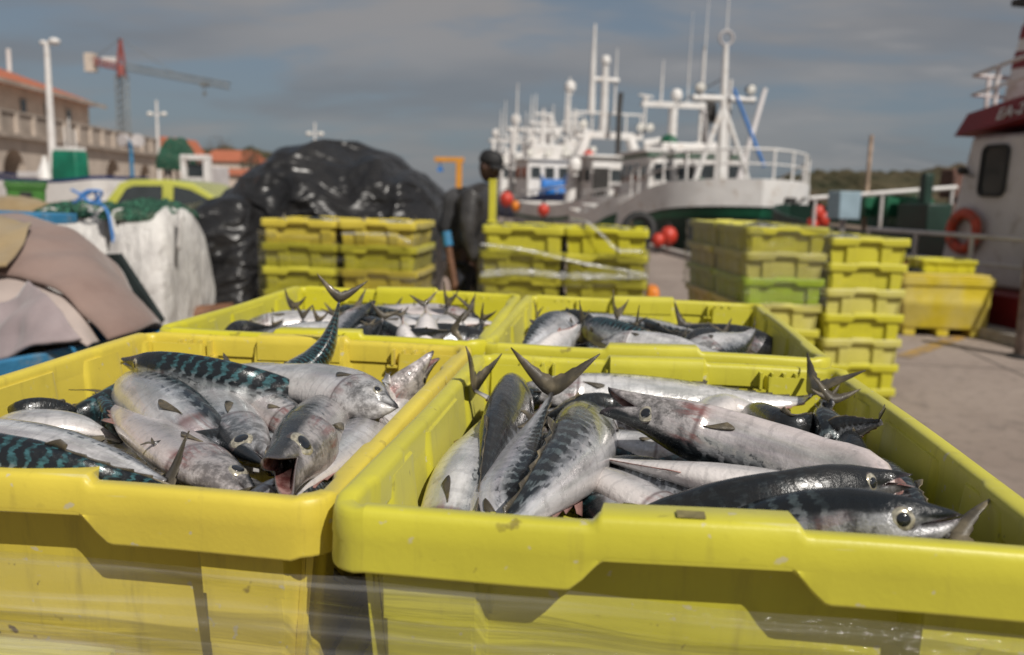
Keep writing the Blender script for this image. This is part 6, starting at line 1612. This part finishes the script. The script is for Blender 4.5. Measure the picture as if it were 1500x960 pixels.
for f in (.30, .42, .54, .63, .72, .80, .88):
    s = f*s1; m = MB(); m.prism([(s-.5, dd-.05), (s+.5, dd-.05), (s+.5, dd-.004), (s-.5, dd-.004)], TH+.35, UZ-.6, bp_); w_ = m.build('window', STONE2, bd); m = MB(); m.prism([(s-.38, dd-.062), (s+.38, dd-.062), (s+.38, dd-.052), (s-.38, dd-.052)], TH+.45, UZ-.7, bp_); m.build('pane', GLASS, w_)
# lamp posts
def lamp_post(label, px, ptop, pbase, Z, arms, r=.09, one=0):
    top = at_depth(px, ptop, Z); t_ = thing('street_lamp', label, 'street lamp', (top.x, top.y, 0), 0, 'white lamp posts along the harbour')
    m = MB(); m.tube([(0, 0, 0), (0, 0, top.z*.5), (0, 0, top.z)], [r*1.5, r*1.2, r*.8], 10); m.build('lamp_pole', WHITE, t_, 60)
    s_ = Z/FPX
    for dx, dy, w in arms:
        m = MB(); m.tube([(0, 0, top.z+dy*s_*-1-.1), (dx*s_*.8, 0, top.z-dy*s_)], r*.5, 6); a = m.build('lamp_arm', WHITE, t_, 60)
        m = MB(); c = V3((dx*s_, 0, top.z-dy*s_)); m.ball(c, w*s_, 12, sc=(1, .9, .62)); m.build('lamp_head', LAMPW if not one else WHITE, t_, 180)
    return t_
lp = lamp_post('tall white lamp post with twin floodlights before the tiled roof', 68, 62, 190, 36, [(-5, 1, 6), (13, -1, 9)], .13, 1)
lamp_post('white lamp post with three round heads beyond the end of the stone terrace', 229, 147, 200, 72, [(-11, 20, 5), (11, 20, 5)], .10)
lamp_post('small distant white lamp post above the black tarpaulin', 461, 180, 214, 85, [(-9, 16, 5), (9, 16, 5)], .10)
# mobile mast pipe on the roof edge
m = MB(); a = at_depth(12, 72, 62); m.tube([(a.x, a.y, 0), (a.x, a.y, a.z)], .16, 8); tag(m.build('flue_pipe', WHITE, angle=60), 'white flue pipe rising behind the tiled roof at the left edge', 'pipe')
# tower crane
CR_ = basic('crane_red', (.27, .075, .065), .6, 0, .2, .5); CRG = basic('crane_grey', (.20, .21, .21), .6, .2, .2, .5)
Zc = 170; s_ = Zc/FPX; tp = at_depth(176, 57, Zc); tc_ = thing('tower_crane', 'red and grey tower crane standing far behind the stone building', 'crane', (tp.x, tp.y, 0))
Kz = at_depth(176, 98, Zc).z
def lattice(m, a, b, w, n, r):
    a = V3(a); b = V3(b); d = (b-a); t_ = d.normalized(); u = V3((0, 1, 0)); v = t_.cross(u).normalized()
    cs = [(-1, -1), (1, -1), (1, 1), (-1, 1)]
    for p, q in cs: m.tube([a+u*p*w+v*q*w, b+u*p*w+v*q*w], r, 4)
    for i in range(n):
        for k in range(4):
            p, q = cs[k]; p2, q2 = cs[(k+1) % 4]; m.tube([a+d*(i/n)+u*p*w+v*q*w, a+d*((i+1)/n)+u*p2*w+v*q2*w], r*.7, 4, cap=False)
m = MB(); lattice(m, (0, 0, 0), (0, 0, Kz-1.5), .85, 16, .16); m.build('mast', CRG, tc_, 60)
m = MB(); m.tube([(0, 0, Kz-2), (0, 0, Kz+.3)], .9, 8); m.tube([(-.7, 0, Kz), (0, 0, tp.z)], .35, 6); m.tube([(.7, 0, Kz), (0, 0, tp.z)], .35, 6); m.build('slewing_tower', CR_, tc_, 60)
tip = at_depth(336, 126, Zc)-V3((tp.x, tp.y, 0)); tip.y = 0
m = MB(); lattice(m, (.8, 0, Kz), tip, .55, 20, .13); m.build('jib', CRG, tc_, 60)
bk = at_depth(133, 89, Zc)-V3((tp.x, tp.y, 0)); bk.y = 0
m = MB(); lattice(m, (-.8, 0, Kz), bk, .55, 7, .17); m.build('counter_jib', CR_, tc_, 60)
m = MB(); m.box(bk+V3((0, 0, -.4)), (1.9, 1.6, 3.6)); m.build('counterweight', STONE, tc_)
m = MB(); m.tube([V3((0, 0, tp.z)), V3((0, 0, Kz)).lerp(tip, .5)+V3((0, 0, .6))], .08, 5); m.tube([V3((0, 0, tp.z)), bk], .08, 5); m.build('tie_rod', CRG, tc_, 60)
m = MB(); q = V3((0, 0, Kz)).lerp(tip, .77); m.box(q+V3((0, 0, -.6)), (1.4, 1.2, .8)); m.tube([q, q+V3((0, 0, -2.2))], .08, 5); m.box(q+V3((0, 0, -2.4)), (.6, .5, .7)); m.build('trolley_hook', CRG, tc_)
m = MB(); m.box((-2.6, 0, Kz+1.2), (3.0, .3, 1.3)); m.build('maker_board', WHITE, tc_)
# houses behind
def house(label, px0, px1, pe, pr, Z, depth, wall, flip=False):
    a = at_depth(px0, pe, Z); b = at_depth(px1, pe, Z); r = at_depth((px0+px1)/2, pr, Z)
    t_ = thing('house', label, 'house', (0, 0, 0), 0, 'red roofed houses behind the harbour')
    m = MB(); m.box(((a.x+b.x)/2, a.y+depth/2, a.z/2), (b.x-a.x, depth, a.z)); m.build('wall', wall, t_)
    e = .4; x0, x1, y0_, y1_ = a.x-e, b.x+e, a.y-e, a.y+depth+e; ym = (y0_+y1_)/2; xm = (x0+x1)/2
    m = MB()
    if not flip: m.add([(x0, y0_, a.z), (x1, y0_, a.z), (x1, y1_, a.z), (x0, y1_, a.z), (x0, ym, r.z), (x1, ym, r.z)], [(0, 1, 5, 4), (2, 3, 4, 5), (1, 2, 5), (3, 0, 4), (3, 2, 1, 0)])
    else: m.add([(x0, y0_, a.z), (x1, y0_, a.z), (x1, y1_, a.z), (x0, y1_, a.z), (xm, y0_, r.z), (xm, y1_, r.z)], [(0, 1, 4), (1, 2, 5, 4), (2, 3, 5), (3, 0, 4, 5), (3, 2, 1, 0)])
    m.build('roof', TILE, t_, 20)
    n = max(2, int((b.x-a.x)/2.5))
    for i in range(n):
        x = lerp(a.x, b.x, (i+.5)/n); m = MB(); m.box((x, a.y-.01, a.z-1.6), (1.0, .06, 1.2)); w_ = m.build('window', STONE2, t_); m = MB(); m.box((x, a.y-.045, a.z-1.6), (.8, .02, 1.0)); m.build('pane', GLASS, w_)
house('red roofed house with a steep gable just beyond the stone building', 222, 256, 232, 200, 110, 9, STONE, True)
house('low pale house with a wide red roof behind the white frame', 296, 352, 236, 218, 130, 10, STONE)
house('small pale house with a red roof near the black tarpaulin', 318, 360, 256, 246, 95, 8, STONE)
house('distant long red roofed house on the hillside', 340, 392, 240, 232, 160, 10, STONE)
# bare tree and bushes
def blob_tree(label, px, ptop, pbase, Z, wpx, mat, n=900, bare=False, cat='tree', nm='tree'):
    top = at_depth(px, ptop, Z); s_ = Z/FPX; W_ = wpx*s_/2; h = top.z; t_ = thing(nm, label, cat, (top.x, top.y, 0))
    m = MB(); m.tube([(0, 0, 0), (.1, 0, h*.4), (0, .1, h*.75)], [.25*h/6, .15*h/6, .04*h/6], 8)
    br = []
    for k in range(26 if bare else 10):
        a = random.uniform(0, 2*pi); z0 = h*random.uniform(.35, .7); q = V3((cos(a)*W_*random.uniform(.4, .95), sin(a)*W_*random.uniform(.4, .95), h*random.uniform(.65, .99))); br.append(q)
        m.tube([V3((0, 0, z0)), V3((q.x*.4, q.y*.4, lerp(z0, q.z, .6))), q], [.07*h/6, .045*h/6, .012*h/6], 5)
    m.build('trunk', basic('bark', (.10, .08, .065), .9, 0, .3, 3), t_, 60)
    c = MB()
    for k in range(n):
        a = random.uniform(0, 2*pi); z = random.uniform(.42, 1.0); e = sqrt(max(0, 1-((z-.7)/.31)**2)); r = W_*e*random.uniform(.3, 1)**.5
        p = V3((cos(a)*r, sin(a)*r, h*z)); sz = W_*random.uniform(.04, .10)*(0.6 if bare else 1.2); d = V3((random.gauss(0, 1), random.gauss(0, 1), random.gauss(0, 1))).normalized(); e2 = d.orthogonal().normalized(); e3 = d.cross(e2)
        c.add([p-e2*sz, p+e3*sz*.5, p+e2*sz, p-e3*sz*.5], [(0, 1, 2, 3)])
    c.build('crown', mat, t_, 180, fix=False)
TW = basic('bare_twigs', (.15, .115, .095), .9, 0, .3, 2); LEAF = basic('dull_leaves', (.055, .062, .032), .8, 0, .4, 2)
random.seed(12)
blob_tree('bare brown tree rising behind the red roofed houses', 319, 200, 236, 140, 52, TW, 420, True)
blob_tree('dark evergreen tree left of the black tarpaulin', 366, 214, 240, 120, 30, LEAF, 900)
blob_tree('dull green tree beside the steep gabled house', 285, 226, 250, 125, 40, LEAF, 900)
# green net wrapped bundle and white frame
Zf = 30; p = at_depth(254, 240, Zf); s_ = Zf/FPX
t_ = thing('net_covered_stand', 'tall stand with rusty legs hung with green netting, by the end of the building', 'net stand', (p.x, p.y, 0))
o = mound('netting', [(235, 246), (238, 222), (246, 208), (258, 206), (268, 214), (273, 232), (272, 246)], Zf+CAM.y, .55, NETG, None, fold=.26, fs=3.2, zb=at_depth(250, 247, Zf).z-.05, n=34, m_=24); o.parent = t_; o.matrix_parent_inverse = t_.matrix_basis.inverted() if False else Matrix.Translation(-V3((p.x, p.y, 0)))
for dx in (-.34, -.12, .12, .34): m = MB(); m.tube([(dx, 0, 0), (dx, 0, at_depth(254, 232, Zf).z)], .05, 6); m.build('leg', MATS['rust_brown'], t_)
Zf = 26; p = at_depth(288, 265, Zf); s_ = Zf/FPX
t_ = thing('white_frame_truck', 'white framed truck front with a dark opening, right of the green netting stand', 'truck', (p.x, p.y, 0))
zt = at_depth(288, 234, Zf).z; w_ = 36*s_
for x in (-1, 1): m = MB(); m.box((x*w_/2, 0, zt/2+.15), (.16, .3, zt-.3)); m.build('frame_post', WHITE, t_, bevel=.02)
m = MB(); m.box((0, 0, zt+.06), (w_+.16, .34, .16)); m.build('frame_beam', WHITE, t_, bevel=.02); m = MB(); m.box((0, .05, zt-.33), (w_-.17, .14, .38)); m.build('windscreen', GLASS, t_, bevel=.02)
m = MB(); m.box((0, .05, zt-1.0), (w_-.17, .2, .9)); m.build('cab_panel', WHITE, t_, bevel=.02)
m = MB(); m.box((0, .8, zt*.5), (w_, 1.5, zt*.85)); m.build('cab', GREY_W, t_, bevel=.05)
for x in (-1, 1): m = MB(); m.lathe([(.1, -.14), (.40, -.12), (.42, 0), (.40, .12), (.1, .14)], (x*w_/2, .5, .42), V3((1, 0, 0)), 18); m.build('wheel', RUB, t_, 40)
# boat on the hard with a green cover
Zb = 21; p = at_depth(66, 280, Zb); s_ = Zb/FPX
b6 = Boat('white hulled small boat with blue gunwale and a green tarpaulin cover, before the stone arches', 'covered_boat', (p.x, p.y, 0), V3((-1, .10, 0))); b6.bulmat = NAVY
zg = at_depth(66, 268, Zb).z
b6.hull(4.9, 1.9, .35, zg, .18, [(0, 0), (0, 0), (0, 0), (WHITE,)], [0, .4, .9, 1.0], .09)
q0 = b6.local(at_depth(104, 266, Zb)); zc = at_depth(104, 222, Zb).z
def cov(m):
    rows = []
    for z, s, in ((zg+.1, 1.0), (lerp(zg, zc, .5), .97), (zc-.06, .93), (zc, .86)):
        rows.append([V3((q0.x+a*s, q0.y+b*s, z))+V3((0, .02*sin(a*28), 0)) for a, b in rrect(.80, .55, .10, 6)])
    m.grid(rows, closed=True); n = len(rows[0]); m.f.append(tuple(3*n+k for k in range(n))); m.m.append(0)
b6.part('green_cover', basic('green_tarp', (.008, .17, .10), .5, 0, .2, 3, .3, 12), cov, angle=40)
b6.part('cover_top', WHITE, lambda m: m.box((q0.x, q0.y, zc+.05), (.66, .42, .10)), bevel=.02)
q1 = b6.local(at_depth(66, 250, Zb)); b6.part('white_cone', WHITE, lambda m: m.lathe([(.26, -.3), (.2, -.1), (.08, .22), (.04, .36)], (q1.x, q1.y, q1.z), UPV, 12), angle=40)
for px in (97, 104, 112): q = b6.local(at_depth(px, 222, Zb)); b6.part('aerial', WHITE, lambda m: m.tube([(q.x, q.y, q.z-.1), (q.x+.03, q.y, q.z+random.uniform(.4, .9))], .018, 6), angle=60)
for x in (-1.5, 1.2): b6.part('cradle', DARK, lambda m: m.box((x, 0, .19), (.2, 1.4, .37)), bevel=.02)
q = b6.local(at_depth(50, 257, Zb)); b6.part('side_window', GREY_W, lambda m: m.box((q.x, q.y, q.z), (.6, .5, .16)), bevel=.02)
# blue pole with floodlights
p = at_depth(194, 268, 30); pt = at_depth(192, 206, 30)
t_ = thing('floodlight_pole', 'blue pole with two round floodlights in front of the arches', 'lamp', (p.x, p.y, 0)); m = MB(); m.tube([(0, 0, 0), (0, 0, pt.z)], .07, 8); m.build('lamp_pole', BLUE, t_)
for dx in (-.28, .28): m = MB(); m.lathe([(.05, -.2), (.2, -.14), (.24, .05)], (dx, 0, pt.z), V3((dx, -1, -.1)), 12); m.build('lamp_head', GREY_W, t_, 40)
m = MB(); m.tube([(-.3, 0, pt.z-.2), (.3, 0, pt.z-.2)], .05, 6); m.build('lamp_bracket', MATS['rust_brown'], t_)
# wheelie bin
Zw = 12.5; p = at_depth(40, 300, Zw); zt = at_depth(40, 266, Zw).z; BING = basic('green_bin_plastic', (.045, .16, .025), .5, 0, .15, 4)
t_ = thing('wheelie_bin', 'bright green wheelie bin at the left edge before the covered boat', 'bin', (p.x, p.y, 0), rad(34))
m = MB(); rows = [[V3((a*s, b*s, z)) for a, b in rrect(.52, .60, .05)] for z, s in ((.10, .80), (zt*.5, .90), (zt-.10, 1.0), (zt-.10, 1.08), (zt-.05, 1.08))]; m.grid(rows, closed=True); n = len(rows[0]); m.f += [tuple(range(n)), tuple(4*n+k for k in range(n))]; m.m += [0, 0]; m.build('bin_body', BING, t_, 40)
m = MB(); m.prism(rrect(.58, .66, .06), zt-.046, zt, lambda a, b, h: V3((a*(1-.3*(h-zt+.046)), b, h))); m.build('lid', BING, t_, 40, bevel=.01); m = MB(); m.box((0, -.31, zt-.20), (.16, .03, .09)); m.build('handle', RUB, t_, bevel=.008)
for x in (-1, 1): m = MB(); m.lathe([(.03, -.03), (.11, -.03), (.11, .03), (.03, .03)], (x*.24, .24, .11), V3((1, 0, 0)), 16); m.build('wheel', RUB, t_, 40)
o = mound('sand_coloured_netting', [(-70, 312), (-50, 296), (-10, 290), (30, 293), (62, 304), (72, 316)], 8.4, .5, CT, fold=.04, fs=4, seed=12, zb=0); tag(o, 'sand coloured netting heap at the left edge before the green bin', 'netting')
# car
CARP = basic('lime_car_paint', (.50, .51, .09), .28, 0, .05, 2, coat=.8)
Zk = 13.6; sK = Zk/FPX; p0 = at_depth(228, 272, Zk)
car = thing('parked_car', 'lime yellow hatchback parked behind the white bags, roof and side windows showing', 'car', (p0.x, p0.y+.85, 0), rad(3))
zr = at_depth(228, 263, Zk).z
X = lambda px: (px-228)*sK
prof = [(X(62), .35), (X(58), .70), (X(72), .88), (X(124), 1.02), (X(132), 1.12), (X(160), zr-.07), (X(178), zr-.01), (X(235), zr), (X(276), zr-.05), (X(318), zr-.30), (X(352), 1.12), (X(362), .75), (X(358), .38)]
def carbody(m):
    n = len(prof); rows = []
    for y, s, dz in ((-.84, 1, 0), (-.80, 1.0, 0), (0, 1.005, .015), (.80, 1.0, 0), (.84, 1, 0)):
        row = []
        for x, z in prof:
            ins = max(0, z-1.05)/(zr-1.05) if z > 1.05 else 0
            row.append(V3((x*s, y*(1-.17*ins), z+dz*ins)))
        rows.append(row)
    m.grid(rows, closed=True); m.f += [tuple(range(n)), tuple(4*n+k for k in range(n))[::-1]]; m.m += [0, 0]
m = MB(); carbody(m); m.build('body', CARP, car, 28, bevel=.025)
def pane(pts, nm, mat=GLASS, off=.012):
    for sd in (-1, 1):
        vs = []
        for x, z in pts:
            ins = max(0, z-1.05)/(zr-1.05); vs.append(V3((x, sd*(.84*(1-.17*ins)+off), z)))
        m = MB(); c = sum(vs, V3())/len(vs); vs2 = [v+V3((0, -sd*off*.8, 0)) for v in vs]; n = len(vs); m.add(vs+vs2, [tuple(range(n))]+[(k, n+k, n+(k+1) % n, (k+1) % n) for k in range(n)]); m.build(nm, mat, car, 30)
pane([(X(152), 1.10), (X(232), 1.10), (X(229), zr-.10), (X(184), zr-.11), (X(172), zr-.16)], 'side_window'); pane([(X(250), 1.10), (X(318), 1.12), (X(304), zr-.30), (X(274), zr-.15), (X(247), zr-.10)], 'side_window')
m = MB(); vs = [V3((X(131)-.012, -.72, 1.12)), V3((X(131)-.012, .72, 1.12)), V3((X(157)-.012, .60, zr-.10)), V3((X(157)-.012, -.60, zr-.10))]; m.add(vs, [(0, 1, 2, 3)]); m.build('windscreen', GLASS, car, solid=.006)
for x in (X(100), X(318)):
    for y in (-.80, .80):
        m = MB(); m.lathe([(.08, -.10), (.29, -.09), (.31, 0), (.29, .09), (.08, .10)], (x, y, .31), V3((0, 1, 0)), 22); w_ = m.build('wheel', RUB, car, 40); m = MB(); m.lathe([(.18, 0), (.19, .02), (.05, .03)], (x, y+math.copysign(.085, y), .31), V3((0, math.copysign(1, y), 0)), 18); m.build('rim', STEEL, w_, 40)
for y in (-.6, .6): m = MB(); m.ball((X(64), y, .72), .10, 12, sc=(.6, 1.3, .8)); m.build('headlight', LAMPW, car, 180)
m = MB(); m.box((X(150), -.93, 1.10), (.12, .16, .10)); m.build('wing_mirror', CARP, car, bevel=.02)
# orange davit far away
ORD = basic('orange_davit', (.60, .26, .03), .5, 0, .12, 1)
Zd = 42; p = at_depth(672, 280, Zd); a = at_depth(672, 236, Zd); b = at_depth(637, 235, Zd)
t_ = thing('davit_crane', 'small orange davit crane on the quay left of the man', 'crane', (p.x, p.y, 0)); m = MB(); m.box((0, 0, a.z/2), (.26, .26, a.z)); m.build('post', ORD, t_, bevel=.02)
m = MB(); m.box(((b.x-a.x)/2+.1, 0, a.z+.05), (a.x-b.x+.25, .24, .22)); m.build('arm', ORD, t_, bevel=.02); m = MB(); m.tube([(b.x-a.x+.25, 0, a.z), (b.x-a.x+.25, 0, a.z-.35)], .03, 6); m.box((b.x-a.x+.25, 0, a.z-.42), (.25, .2, .2)); m.build('hook_block', BLUEB, t_)
